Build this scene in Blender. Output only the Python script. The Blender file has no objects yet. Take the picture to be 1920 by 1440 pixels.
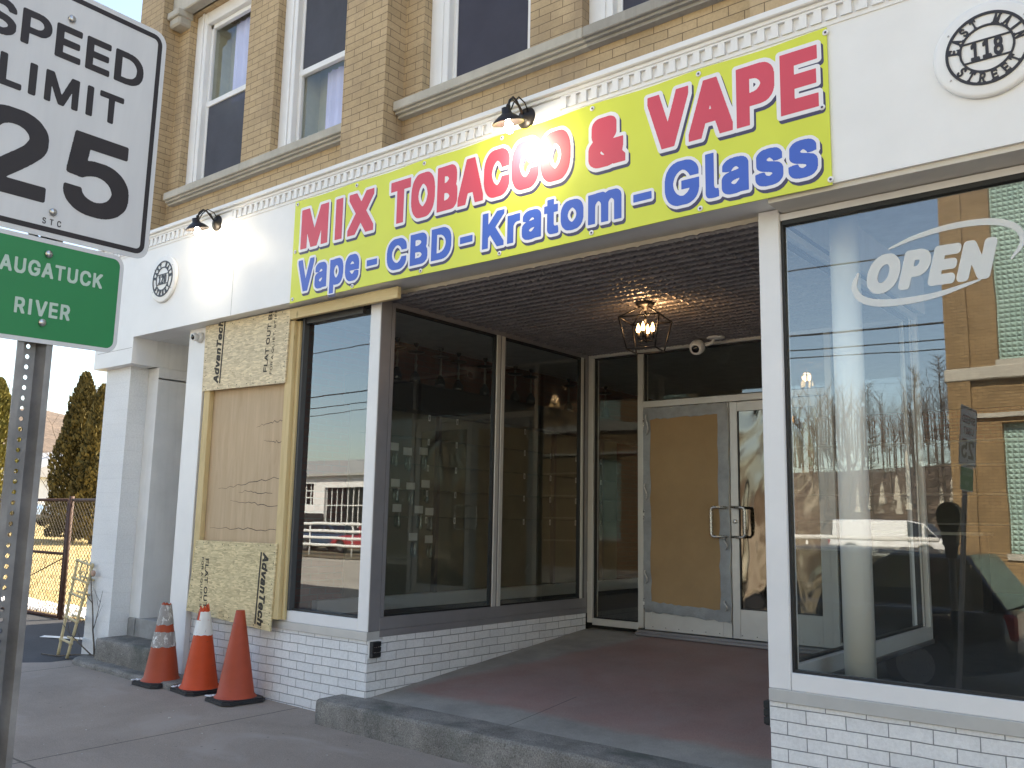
import bpy, math, random
from mathutils import Vector, Matrix, noise

# ---------------------------------------------------------------- camera, world, sun, exposure
scene = bpy.context.scene
COL = scene.collection
R = math.radians

def camera_matrix(yaw, pitch, roll):
    fw = Vector((math.sin(yaw) * math.cos(pitch), math.cos(yaw) * math.cos(pitch), math.sin(pitch)))
    r0 = Vector((math.cos(yaw), -math.sin(yaw), 0)); u0 = r0.cross(fw)
    r = r0 * math.cos(roll) + u0 * math.sin(roll); u = u0 * math.cos(roll) - r0 * math.sin(roll)
    m = Matrix.Identity(4)
    for i in range(3):
        m[i][0], m[i][1], m[i][2] = r[i], u[i], -fw[i]
    return m

cam_data = bpy.data.cameras.new("camera")
cam = bpy.data.objects.new("camera", cam_data)
COL.objects.link(cam)
cam_data.sensor_width = 36.0
cam_data.lens = 1678.56 / 1920.0 * 36.0
cam_data.clip_start = 0.05
cam_data.clip_end = 4000.0
cm = camera_matrix(-0.682295, 0.151938, 0.0195567)
cm.translation = Vector((0.0, -4.6, 1.52))
cam.matrix_world = cm
scene.camera = cam

SUN_EL, SUN_AZ = R(41), R(14)          # azimuth measured from +Y (behind the shop) towards +X
world = bpy.data.worlds.new("World")
scene.world = world
world.use_nodes = True
wn = world.node_tree
bg = wn.nodes["Background"]
sky = wn.nodes.new("ShaderNodeTexSky")
sky.sky_type = 'NISHITA'
sky.sun_disc = False
sky.sun_elevation = SUN_EL
sky.sun_rotation = SUN_AZ
sky.air_density = 1.0
sky.dust_density = 1.3
sky.ozone_density = 1.0
wn.links.new(sky.outputs[0], bg.inputs[0])
bg.inputs[1].default_value = 0.11

sun_data = bpy.data.lights.new("sun", 'SUN')
sun_data.energy = 4.0
sun_data.angle = R(0.5)
sun_data.color = (1.0, 0.93, 0.82)
sun = bpy.data.objects.new("sun", sun_data)
COL.objects.link(sun)
sdir = Vector((math.sin(SUN_AZ) * math.cos(SUN_EL), math.cos(SUN_AZ) * math.cos(SUN_EL), math.sin(SUN_EL)))
sun.rotation_euler = (-sdir).to_track_quat('-Z', 'Y').to_euler()
sun.location = (10, 40, 60)

vs = scene.view_settings
vs.view_transform = 'Standard'
vs.look = 'None'
vs.gamma = 1.0
vs.exposure = 2.08
vs.use_white_balance = True
vs.white_balance_temperature = 7350
vs.white_balance_tint = 9
scene.cycles.max_bounces = 10
scene.cycles.transparent_max_bounces = 16
scene.cycles.sample_clamp_indirect = 6.0

rnd = random.Random(11)

# ---------------------------------------------------------------- materials
MATS = {}
class NT:
    def __init__(self, name):
        self.m = bpy.data.materials.new(name); self.m.use_nodes = True
        self.t = self.m.node_tree; self.b = self.t.nodes["Principled BSDF"]; MATS[name] = self.m
    def n(self, typ, **kw):
        nd = self.t.nodes.new("ShaderNode" + typ)
        for k, v in kw.items():
            if isinstance(k, str) and hasattr(nd, k): setattr(nd, k, v)
        return nd
    def l(self, a, b): self.t.links.new(a, b)
    def coords(self, scale=(1, 1, 1)):
        g = self.n("NewGeometry"); mp = self.n("Mapping"); mp.inputs["Scale"].default_value = scale
        self.l(g.outputs["Position"], mp.inputs["Vector"]); return mp.outputs[0]
    def obj(self, scale=(1, 1, 1)):
        g = self.n("TexCoord"); mp = self.n("Mapping"); mp.inputs["Scale"].default_value = scale
        self.l(g.outputs["Object"], mp.inputs["Vector"]); return mp.outputs[0]
    def noise(self, vec, scale, detail=4.0, rough=0.55, dist=0.0):
        n = self.n("TexNoise"); n.inputs["Scale"].default_value = scale; n.inputs["Detail"].default_value = detail
        n.inputs["Roughness"].default_value = rough; n.inputs["Distortion"].default_value = dist
        self.l(vec, n.inputs["Vector"]); return n.outputs[0]
    def ramp(self, fac, stops):
        r = self.n("ValToRGB"); e = r.color_ramp.elements
        while len(e) < len(stops): e.new(0.5)
        for el, (p, c) in zip(e, stops):
            el.position = p; el.color = c if len(c) == 4 else (*c, 1)
        self.l(fac, r.inputs[0]); return r.outputs[0]
    def mix(self, fac, a, b, mode='MIX'):
        m = self.n("Mix"); m.data_type = 'RGBA'; m.blend_type = mode; m.clamp_result = False
        for sock, v in ((m.inputs[0], fac), (m.inputs[6], a), (m.inputs[7], b)):
            if isinstance(v, (int, float)): sock.default_value = v
            elif isinstance(v, tuple): sock.default_value = v if len(v) == 4 else (*v, 1)
            else: self.l(v, sock)
        return m.outputs[2]
    def math(self, op, a, b=None):
        m = self.n("Math"); m.operation = op
        for i, v in enumerate((a, b)):
            if v is None: continue
            if isinstance(v, (int, float)): m.inputs[i].default_value = v
            else: self.l(v, m.inputs[i])
        return m.outputs[0]
    def bump(self, h, strength=0.3, dist=0.01, normal=None):
        b = self.n("Bump"); b.inputs["Strength"].default_value = strength; b.inputs["Distance"].default_value = dist
        self.l(h, b.inputs["Height"])
        if normal is not None: self.l(normal, b.inputs["Normal"])
        self.l(b.outputs[0], self.b.inputs["Normal"]); return b.outputs[0]
    def set(self, color=None, rough=None, metal=None, spec=None):
        for k, v in (("Base Color", color), ("Roughness", rough), ("Metallic", metal), ("Specular IOR Level", spec)):
            if v is None: continue
            if isinstance(v, tuple): self.b.inputs[k].default_value = v if len(v) == 4 else (*v, 1)
            elif isinstance(v, (int, float)): self.b.inputs[k].default_value = v
            else: self.l(v, self.b.inputs[k])
        return self.m

def paint(name, c, rough=0.5, var=0.12, scale=6.0, metal=0.0, bump=0.05, spec=0.5, streak=0.0, bdist=0.004):
    """one surface colour with worn, uneven variation and fine relief"""
    n = NT(name); v = n.coords()
    f = n.noise(v, scale, 6, 0.6)
    lo = tuple(x * (1 - var) for x in c); hi = tuple(min(1, x * (1 + var * 0.7)) for x in c)
    col = n.ramp(f, [(0.3, lo), (0.7, hi)])
    if streak:
        s = n.noise(n.coords((9, 9, 0.7)), 2.2, 5, 0.6)
        col = n.mix(n.math('MULTIPLY', n.ramp(s, [(0.48, (0, 0, 0)), (0.75, (1, 1, 1))]), streak), col, tuple(x * 0.45 for x in c))
    r = n.math('ADD', n.math('MULTIPLY', n.noise(v, scale * 3, 3), 0.2), rough - 0.1)
    n.set(col, r, metal, spec)
    if bump: n.bump(n.noise(v, scale * 14, 4), bump, bdist)
    return n.m

def brick_material(name, ca, cb, mortar, row, bw, msize, bump=0.5, rough=0.85, var=0.25, offz=0.0, stains=None, msmooth=0.1, mfreq=0.5):
    n = NT(name)
    g = n.n("NewGeometry")
    sp = n.n("SeparateXYZ"); n.l(g.outputs["Position"], sp.inputs[0])
    sn = n.n("SeparateXYZ"); n.l(g.outputs["True Normal"], sn.inputs[0])
    ax = n.math('GREATER_THAN', n.math('ABSOLUTE', sn.outputs[0]), 0.5)
    u = n.math('ADD', n.math('MULTIPLY', sp.outputs[0], n.math('SUBTRACT', 1.0, ax)), n.math('MULTIPLY', sp.outputs[1], ax))
    cb_ = n.n("CombineXYZ"); n.l(u, cb_.inputs[0]); n.l(n.math('ADD', sp.outputs[2], 10.0 * row - offz), cb_.inputs[1])
    vec = cb_.outputs[0]
    # slightly wandering joints
    w = n.n("TexNoise"); w.inputs["Scale"].default_value = 3.0; n.l(g.outputs["Position"], w.inputs["Vector"])
    wm = n.n("VectorMath"); wm.operation = 'MULTIPLY_ADD'; wm.inputs[1].default_value = (0.012, 0.012, 0); n.l(w.outputs[1], wm.inputs[0]); n.l(vec, wm.inputs[2])
    bt = n.n("TexBrick"); bt.offset = 0.5; bt.offset_frequency = 2
    n.l(wm.outputs[0], bt.inputs["Vector"])
    bt.inputs["Scale"].default_value = 1.0; bt.inputs["Brick Width"].default_value = bw; bt.inputs["Row Height"].default_value = row
    bt.inputs["Mortar Size"].default_value = msize; bt.inputs["Mortar Smooth"].default_value = msmooth; bt.inputs["Bias"].default_value = 0.0
    bt.inputs["Color1"].default_value = (*ca, 1); bt.inputs["Color2"].default_value = (*cb, 1); bt.inputs["Mortar"].default_value = (*mortar, 1)
    f = n.noise(g.outputs["Position"], 2.3, 6, 0.6)
    col = n.mix(1.0, bt.outputs[0], n.ramp(f, [(0.25, (1 - var,) * 3), (0.75, (1 + var * 0.6,) * 3)]), 'MULTIPLY')
    fine = n.noise(g.outputs["Position"], 60, 4, 0.7)
    col = n.mix(0.35, col, n.mix(1.0, col, n.ramp(fine, [(0.3, (0.7,) * 3), (0.7, (1.25,) * 3)]), 'MULTIPLY'))
    if stains:
        s = n.noise(n.coords((1, 1, 0.6)), 1.1, 7, 0.65, 0.4)
        col = n.mix(n.ramp(s, [(0.52, (0, 0, 0)), (0.72, (0.75, 0.75, 0.75))]), col, stains)
    # joints only partly open: some are filled with paint
    open_ = n.ramp(n.noise(g.outputs["Position"], 5.0, 3), [(mfreq - 0.12, (0.25,) * 3), (mfreq + 0.12, (1,) * 3)])
    h = n.math('ADD', n.math('MULTIPLY', n.math('MULTIPLY', bt.outputs["Fac"], -1.0), open_), n.math('MULTIPLY', fine, 0.12))
    n.set(col, rough, 0.0, 0.3)
    n.bump(h, bump, 0.02)
    return n.m

def glass_material(name, tint, layers, f0=0.042, rough=0.0, dust=0.0):
    """clear glazing: Fresnel mirror over straight see-through, same from both sides"""
    n = NT(name)
    t = n.t; t.nodes.remove(n.b); out = [x for x in t.nodes if x.type == 'OUTPUT_MATERIAL'][0]
    g = n.n("NewGeometry")
    d = n.n("VectorMath"); d.operation = 'DOT_PRODUCT'; n.l(g.outputs["Normal"], d.inputs[0]); n.l(g.outputs["Incoming"], d.inputs[1])
    c = n.math('SUBTRACT', 1.0, n.math('ABSOLUTE', d.outputs["Value"]))
    F = n.math('ADD', n.math('MULTIPLY', n.math('POWER', c, 5.0), 1 - f0), f0)
    Rf = n.math('DIVIDE', n.math('MULTIPLY', F, float(layers)), n.math('ADD', 1.0, n.math('MULTIPLY', F, layers - 1.0)))
    tr = n.n("BsdfTransparent"); tr.inputs[0].default_value = (*tint, 1)
    gl = n.n("BsdfGlossy"); gl.inputs[0].default_value = (0.93, 0.97, 1.0, 1); gl.inputs["Roughness"].default_value = rough
    b = n.n("Bump"); b.inputs["Strength"].default_value = 0.02; b.inputs["Distance"].default_value = 0.02
    n.l(n.noise(n.coords(), 1.3, 2), b.inputs["Height"]); n.l(b.outputs[0], gl.inputs["Normal"])
    mx = n.n("MixShader"); n.l(Rf, mx.inputs[0]); n.l(tr.outputs[0], mx.inputs[1]); n.l(gl.outputs[0], mx.inputs[2])
    if dust:
        df = n.n("BsdfDiffuse"); df.inputs[0].default_value = (.62, .63, .60, 1)
        tl = n.n("BsdfTranslucent"); tl.inputs[0].default_value = (.62, .63, .60, 1)
        a1 = n.n("MixShader"); n.l(df.outputs[0], a1.inputs[1]); n.l(tl.outputs[0], a1.inputs[2])
        a2 = n.n("MixShader"); n.l(n.math('MULTIPLY', n.ramp(n.noise(n.coords((1, 1, .5)), 2.2, 5, .6), [(.25, (.6,) * 3), (.75, (1.3,) * 3)]), dust), a2.inputs[0]); n.l(mx.outputs[0], a2.inputs[1]); n.l(a1.outputs[0], a2.inputs[2]); mx = a2
    n.l(mx.outputs[0], out.inputs[0])
    return n.m

def emit(name, c, s):
    n = NT(name); n.set(c, 0.4); n.b.inputs["Emission Color"].default_value = (*c, 1); n.b.inputs["Emission Strength"].default_value = s
    return n.m

def ground_material(name, c, var=0.3, scale=1.2, grit=120, gritv=0.35, cracks=0.0, rough=0.9, patch=None, seams=None, spots=0.0, bump=0.25):
    n = NT(name); v = n.coords()
    f = n.noise(v, scale, 8, 0.62, 0.3)
    col = n.ramp(f, [(0.28, tuple(x * (1 - var) for x in c)), (0.72, tuple(x * (1 + var * 0.7) for x in c))])
    g = n.noise(v, grit, 3, 0.8)
    col = n.mix(1.0, col, n.ramp(g, [(0.3, (1 - gritv,) * 3), (0.72, (1 + gritv,) * 3)]), 'MULTIPLY')
    h = n.math('MULTIPLY', g, 0.5)
    if patch:
        p = n.noise(n.coords((1, 1.6, 1)), 0.9, 6, 0.6, 0.6)
        col = n.mix(n.ramp(p, [(0.53, (0, 0, 0)), (0.66, (0.85,) * 3)]), col, patch)
    if spots:
        w = n.n("TexVoronoi"); w.inputs["Scale"].default_value = 9.0; n.l(v, w.inputs["Vector"])
        sel = n.n("SeparateColor"); n.l(w.outputs["Color"], sel.inputs[0])
        on = n.math('MULTIPLY', n.math('LESS_THAN', w.outputs["Distance"], 0.085), n.math('GREATER_THAN', sel.outputs[0], 0.62))
        tone = n.mix(n.math('GREATER_THAN', sel.outputs[1], 0.55), (0.03, 0.028, 0.026), (0.42, 0.4, 0.37))
        col = n.mix(n.math('MULTIPLY', on, spots), col, tone)
    if cracks:
        w = n.n("TexVoronoi"); w.feature = 'DISTANCE_TO_EDGE'; w.inputs["Scale"].default_value = 0.55
        d = n.n("VectorMath"); d.operation = 'MULTIPLY_ADD'; d.inputs[1].default_value = (0.5, 0.5, 0)
        nn = n.n("TexNoise"); nn.inputs["Scale"].default_value = 2.5; nn.inputs["Detail"].default_value = 6; n.l(v, nn.inputs["Vector"])
        n.l(nn.outputs[1], d.inputs[0]); n.l(v, d.inputs[2]); n.l(d.outputs[0], w.inputs["Vector"])
        k = n.math('MULTIPLY', n.math('LESS_THAN', w.outputs["Distance"], 0.006), cracks)
        col = n.mix(k, col, tuple(x * 0.3 for x in c)); h = n.math('SUBTRACT', h, k)
    if seams:
        sp = n.n("SeparateXYZ"); n.l(v, sp.inputs[0])
        wob = n.math('MULTIPLY', n.math('SUBTRACT', n.noise(v, 6, 3), 0.5), 0.02)
        for axis, off, per, wd in seams:
            q = n.math('ADD', n.math('ADD', sp.outputs[axis], 100.0 * per - off), wob)
            m = n.math('ABSOLUTE', n.math('SUBTRACT', n.math('MODULO', q, per), per * 0.5))
            k = n.math('MULTIPLY', n.math('GREATER_THAN', m, per * 0.5 - wd), 0.85)
            col = n.mix(k, col, tuple(x * 0.32 for x in c)); h = n.math('SUBTRACT', h, n.math('MULTIPLY', k, 1.5))
    n.set(col, rough, 0.0, 0.3)
    n.bump(h, bump, 0.012)
    return n.m

def wood_material(name, c1, c2, grain=(1, 1, 14), knots=0.0, strands=False, rough=0.75):
    n = NT(name); v = n.obj(grain)
    f = n.noise(v, 3.5, 7, 0.65, 0.8)
    col = n.ramp(f, [(0.3, c2), (0.55, c1), (0.8, tuple(min(1, x * 1.15) for x in c1))])
    h = f
    if strands:
        o = n.obj((14, 14, 60)); w = n.n("TexVoronoi"); w.inputs["Scale"].default_value = 1.6
        d = n.n("VectorMath"); d.operation = 'MULTIPLY_ADD'; d.inputs[1].default_value = (1.6, 1.6, 1.6)
        nn = n.n("TexNoise"); nn.inputs["Scale"].default_value = 0.35; nn.inputs["Detail"].default_value = 3; n.l(o, nn.inputs["Vector"])
        n.l(nn.outputs[1], d.inputs[0]); n.l(o, d.inputs[2]); n.l(d.outputs[0], w.inputs["Vector"])
        sc = n.n("SeparateColor"); n.l(w.outputs["Color"], sc.inputs[0])
        col = n.ramp(sc.outputs[0], [(0.0, tuple(x * 0.82 for x in c2)), (0.25, c2), (0.6, c1), (1.0, tuple(min(1, x * 1.22) for x in c1))])
        fleck = n.noise(n.obj((30, 30, 9)), 2.3, 3, 0.7)
        col = n.mix(n.ramp(fleck, [(0.65, (0, 0, 0)), (0.69, (0.7,) * 3)]), col, (0.09, 0.055, 0.025))
        h = n.math('ADD', sc.outputs[0], n.math('MULTIPLY', f, 0.3))
    if knots:
        w = n.n("TexVoronoi"); w.inputs["Scale"].default_value = 3.2; n.l(n.obj((2.2, 2.2, 1.0)), w.inputs["Vector"])
        col = n.mix(n.math('MULTIPLY', n.ramp(w.outputs["Distance"], [(0.05, (1,) * 3), (0.13, (0,) * 3)]), knots), col, tuple(x * 0.3 for x in c2))
    n.set(col, rough, 0.0, 0.3)
    n.bump(h, 0.25, 0.004)
    return n.m

WHITE = paint("white_paint", (0.80, 0.80, 0.80), 0.45, 0.04, 2.5, bump=0.04)
WHITE_DIRTY = paint("weathered_white_paint", (0.76, 0.76, 0.75), 0.55, 0.08, 3.0, streak=0.12, bump=0.1)
FRAME = paint("white_frame_paint", (0.74, 0.74, 0.75), 0.35, 0.04, 4)
ALU = paint("grey_aluminium", (0.235, 0.23, 0.245), 0.4, 0.08, 5, metal=0.2)
ALU_PALE = paint("pale_aluminium", (0.52, 0.52, 0.51), 0.36, 0.07, 5, metal=0.2)
GASKET = paint("black_gasket", (0.012, 0.013, 0.015), 0.5, 0.2, 20)
BRICK_WHITE = brick_material("white_painted_brick", (0.76, 0.765, 0.775), (0.70, 0.71, 0.725), (0.27, 0.275, 0.29), 0.069, 0.207, 0.0028, 1.0, 0.6, 0.10, offz=0.018, msmooth=0.25)
PILASTER = brick_material("thick_painted_brick", (0.76, 0.77, 0.78), (0.74, 0.75, 0.76), (0.66, 0.67, 0.68), 0.145, 7.3, 0.0015, 0.45, 0.6, 0.06, msmooth=0.6)
BRICK_TAN = brick_material("tan_brick", (0.52, 0.39, 0.24), (0.465, 0.345, 0.205), (0.19, 0.14, 0.09), 0.067, 0.215, 0.003, 0.6, 0.85, 0.16, stains=(0.27, 0.20, 0.135), mfreq=0.42)
STONE = paint("limestone", (0.46, 0.43, 0.37), 0.8, 0.15, 5, bump=0.3, streak=0.15)
GLASS_FRONT = glass_material("shopfront_glass", (0.96, 0.99, 0.98), 4, dust=0.025)
GLASS_SIDE = glass_material("lobby_glass", (0.92, 0.96, 0.94), 2.6, dust=0.028)
GLASS_UP = glass_material("upstairs_glass", (0.95, 0.97, 0.98), 1.6)
GLASS_CAR = glass_material("vehicle_glass", (0.25, 0.28, 0.28), 2)
GRANITE = ground_material("grey_step_stone", (0.23, 0.215, 0.195), 0.4, 5, 110, 0.6, patch=(0.075, 0.085, 0.075), spots=0.4, bump=0.8)
SIDEWALK = ground_material("sidewalk_concrete", (0.315, 0.262, 0.222), 0.17, 1.4, 150, 0.32, cracks=0.0, spots=0.5, patch=(0.36, 0.31, 0.275), seams=[(0, -3.05, 3.0, 0.008), (1, -1.93, 4.0, 0.009)])
FLOOR_RED = None

LUM = {}
# ---------------------------------------------------------------- mesh helpers
class MB:
    """collects shapes into one mesh object"""
    def __init__(self): self.v = []; self.f = []; self.mi = []; self.sm = []; self.cur = 0
    def face(self, idx, smooth=False): self.f.append(idx); self.mi.append(self.cur); self.sm.append(smooth)
    def pts(self, P):
        b = len(self.v); self.v.extend(tuple(p) for p in P); return b
    def quad(self, a, b, c, d):
        k = self.pts((a, b, c, d)); self.face((k, k + 1, k + 2, k + 3)); return self
    def box(self, x0, x1, y0, y1, z0, z1, ch=0.0, M=None):
        if x0 > x1: x0, x1 = x1, x0
        if y0 > y1: y0, y1 = y1, y0
        if z0 > z1: z0, z1 = z1, z0
        if ch <= 0:
            P = [(x, y, z) for z in (z0, z1) for y in (y0, y1) for x in (x0, x1)]
            F = [(0, 2, 3, 1), (4, 5, 7, 6), (0, 1, 5, 4), (2, 6, 7, 3), (0, 4, 6, 2), (1, 3, 7, 5)]
        else:
            c = min(ch, (x1 - x0) * .45, (y1 - y0) * .45, (z1 - z0) * .45); P = []; ix = {}
            for i, (sx, X) in enumerate(((1, x0), (-1, x1))):
                for j, (sy, Y) in enumerate(((1, y0), (-1, y1))):
                    for k, (sz, Z) in enumerate(((1, z0), (-1, z1))):
                        ix[i, j, k] = len(P)
                        P += [(X, Y + sy * c, Z + sz * c), (X + sx * c, Y, Z + sz * c), (X + sx * c, Y + sy * c, Z)]
            F = []
            for ax in range(3):
                for s in (0, 1):
                    q = []
                    for a, b in ((0, 0), (1, 0), (1, 1), (0, 1)):
                        key = [0, 0, 0]; key[ax] = s; key[(ax + 1) % 3] = a; key[(ax + 2) % 3] = b
                        q.append(ix[tuple(key)] + ax)
                    F.append(tuple(q if s else q[::-1]))
            for ax in range(3):
                b_, c_ = (ax + 1) % 3, (ax + 2) % 3
                for s in (0, 1):
                    for t in (0, 1):
                        k0 = [0, 0, 0]; k0[b_] = s; k0[c_] = t; k1 = list(k0); k1[ax] = 1
                        A, B = ix[tuple(k0)], ix[tuple(k1)]
                        q = (A + b_, B + b_, B + c_, A + c_)
                        F.append(q if s == t else q[::-1])
            for key, A in ix.items():
                q = (A, A + 1, A + 2); F.append(q if sum(key) % 2 else q[::-1])
        if M is not None: P = [tuple(M @ Vector(p)) for p in P]
        b = self.pts(P)
        for f in F: self.face(tuple(b + i for i in f))
        return self
    def tube(self, P, r, seg=8, caps=True, closed=False, r1=None):
        P = [Vector(p) for p in P]; n = len(P); rings = []
        up = None
        for i, p in enumerate(P):
            if closed: d = (P[(i + 1) % n] - P[i - 1])
            else: d = (P[min(i + 1, n - 1)] - P[max(i - 1, 0)])
            if d.length < 1e-9: d = Vector((0, 0, 1))
            d.normalize()
            if up is None:
                up = Vector((0, 0, 1)) if abs(d.z) < 0.9 else Vector((1, 0, 0))
            a = d.cross(up)
            if a.length < 1e-4: a = d.cross(Vector((0, 1, 0)))
            a.normalize(); b = a.cross(d); up = b
            rr = r if r1 is None else r + (r1 - r) * i / max(1, n - 1)
            rings.append(self.pts([p + (a * math.cos(t) + b * math.sin(t)) * rr for t in [2 * math.pi * k / seg for k in range(seg)]]))
        for i in range(n if closed else n - 1):
            A, B = rings[i], rings[(i + 1) % n]
            for k in range(seg):
                self.face((A + k, A + (k + 1) % seg, B + (k + 1) % seg, B + k), True)
        if caps and not closed:
            self.face(tuple(rings[0] + k for k in range(seg))[::-1]); self.face(tuple(rings[-1] + k for k in range(seg)))
        return self
    def lathe(self, prof, c=(0, 0, 0), axis='z', seg=24, M=None, smooth=True):
        """prof: (radius, height) pairs round the axis"""
        rings = []; T = M or Matrix.Identity(4)
        for r, h in prof:
            ring = []
            for k in range(seg):
                t = 2 * math.pi * k / seg; x, y = r * math.cos(t), r * math.sin(t)
                p = {'z': (x, y, h), 'y': (x, h, -y), 'x': (h, x, y)}[axis]
                ring.append(T @ Vector((p[0] + c[0], p[1] + c[1], p[2] + c[2])) if M else (p[0] + c[0], p[1] + c[1], p[2] + c[2]))
            rings.append(self.pts(ring))
        for A, B in zip(rings, rings[1:]):
            for k in range(seg): self.face((A + k, A + (k + 1) % seg, B + (k + 1) % seg, B + k), smooth)
        if prof[0][0] > 1e-5: self.face(tuple(rings[0] + k for k in range(seg))[::-1])
        if prof[-1][0] > 1e-5: self.face(tuple(rings[-1] + k for k in range(seg)))
        return self
    def prism(self, poly, d0, d1, fn):
        """poly of 2-D points; fn(u, v, depth) -> xyz"""
        n = len(poly); a = self.pts([fn(u, v, d0) for u, v in poly]); b = self.pts([fn(u, v, d1) for u, v in poly])
        self.face(tuple(range(a, a + n))); self.face(tuple(range(b, b + n))[::-1])
        for i in range(n): self.face((a + i, b + i, b + (i + 1) % n, a + (i + 1) % n))
        return self
    def wall(self, x0, x1, z0, z1, y0, y1, holes=()):
        """slab along X with rectangular holes (hx0,hx1,hz0,hz1)"""
        xs = sorted({x0, x1, *[h[0] for h in holes], *[h[1] for h in holes]}); zs = sorted({z0, z1, *[h[2] for h in holes], *[h[3] for h in holes]})
        xs = [x for x in xs if x0 <= x <= x1]; zs = [z for z in zs if z0 <= z <= z1]
        solid = {}
        for i in range(len(xs) - 1):
            for k in range(len(zs) - 1):
                cx, cz = (xs[i] + xs[i + 1]) / 2, (zs[k] + zs[k + 1]) / 2
                solid[i, k] = not any(h[0] < cx < h[1] and h[2] < cz < h[3] for h in holes)
        for (i, k), s in solid.items():
            if not s: continue
            a, b, c, d = xs[i], xs[i + 1], zs[k], zs[k + 1]
            self.quad((a, y0, c), (b, y0, c), (b, y0, d), (a, y0, d)); self.quad((b, y1, c), (a, y1, c), (a, y1, d), (b, y1, d))
            if not solid.get((i - 1, k)): self.quad((a, y1, c), (a, y0, c), (a, y0, d), (a, y1, d))
            if not solid.get((i + 1, k)): self.quad((b, y0, c), (b, y1, c), (b, y1, d), (b, y0, d))
            if not solid.get((i, k - 1)): self.quad((a, y1, c), (b, y1, c), (b, y0, c), (a, y0, c))
            if not solid.get((i, k + 1)): self.quad((a, y0, d), (b, y0, d), (b, y1, d), (a, y1, d))
        return self
    def build(self, name, mat, parent=None, local=False):
        me = bpy.data.meshes.new(name)
        me.from_pydata(self.v, [], self.f)
        mats = mat if isinstance(mat, (list, tuple)) else [mat]
        for m in mats: me.materials.append(m)
        me.polygons.foreach_set("material_index", self.mi); me.polygons.foreach_set("use_smooth", self.sm)
        me.update()
        o = bpy.data.objects.new(name, me); COL.objects.link(o)
        if parent is not None:
            o.parent = parent
            if not local: o.matrix_parent_inverse = parent_world(parent).inverted()
        return o

def parent_world(p):
    m = Matrix.LocRotScale(p.location, p.rotation_euler, p.scale)
    if p.parent: m = parent_world(p.parent) @ p.matrix_parent_inverse @ m
    return m

def tag(o, label, cat, group=None):
    o["label"] = label; o["category"] = cat
    if group: o["group"] = group
    return o
def thing(name, label, cat, loc=(0, 0, 0), rot=(0, 0, 0), group=None):
    o = bpy.data.objects.new(name, None); o.empty_display_size = 0.2; COL.objects.link(o)
    o.location = loc; o.rotation_euler = rot
    return tag(o, label, cat, group)
def structure(o): o["kind"] = "structure"; return o
def stuff(o): o["kind"] = "stuff"; return o
def dup(root, loc, rot=None, label=None, scale=None):
    r = root.copy(); COL.objects.link(r); r.location = loc
    if rot is not None: r.rotation_euler = rot
    if scale is not None: r.scale = scale
    if label: r["label"] = label
    def kids(src, dst):
        for ch in list(src.children):
            c = ch.copy(); COL.objects.link(c); c.parent = dst; c.matrix_parent_inverse = ch.matrix_parent_inverse.copy(); kids(ch, c)
    kids(root, r)
    return r

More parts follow.
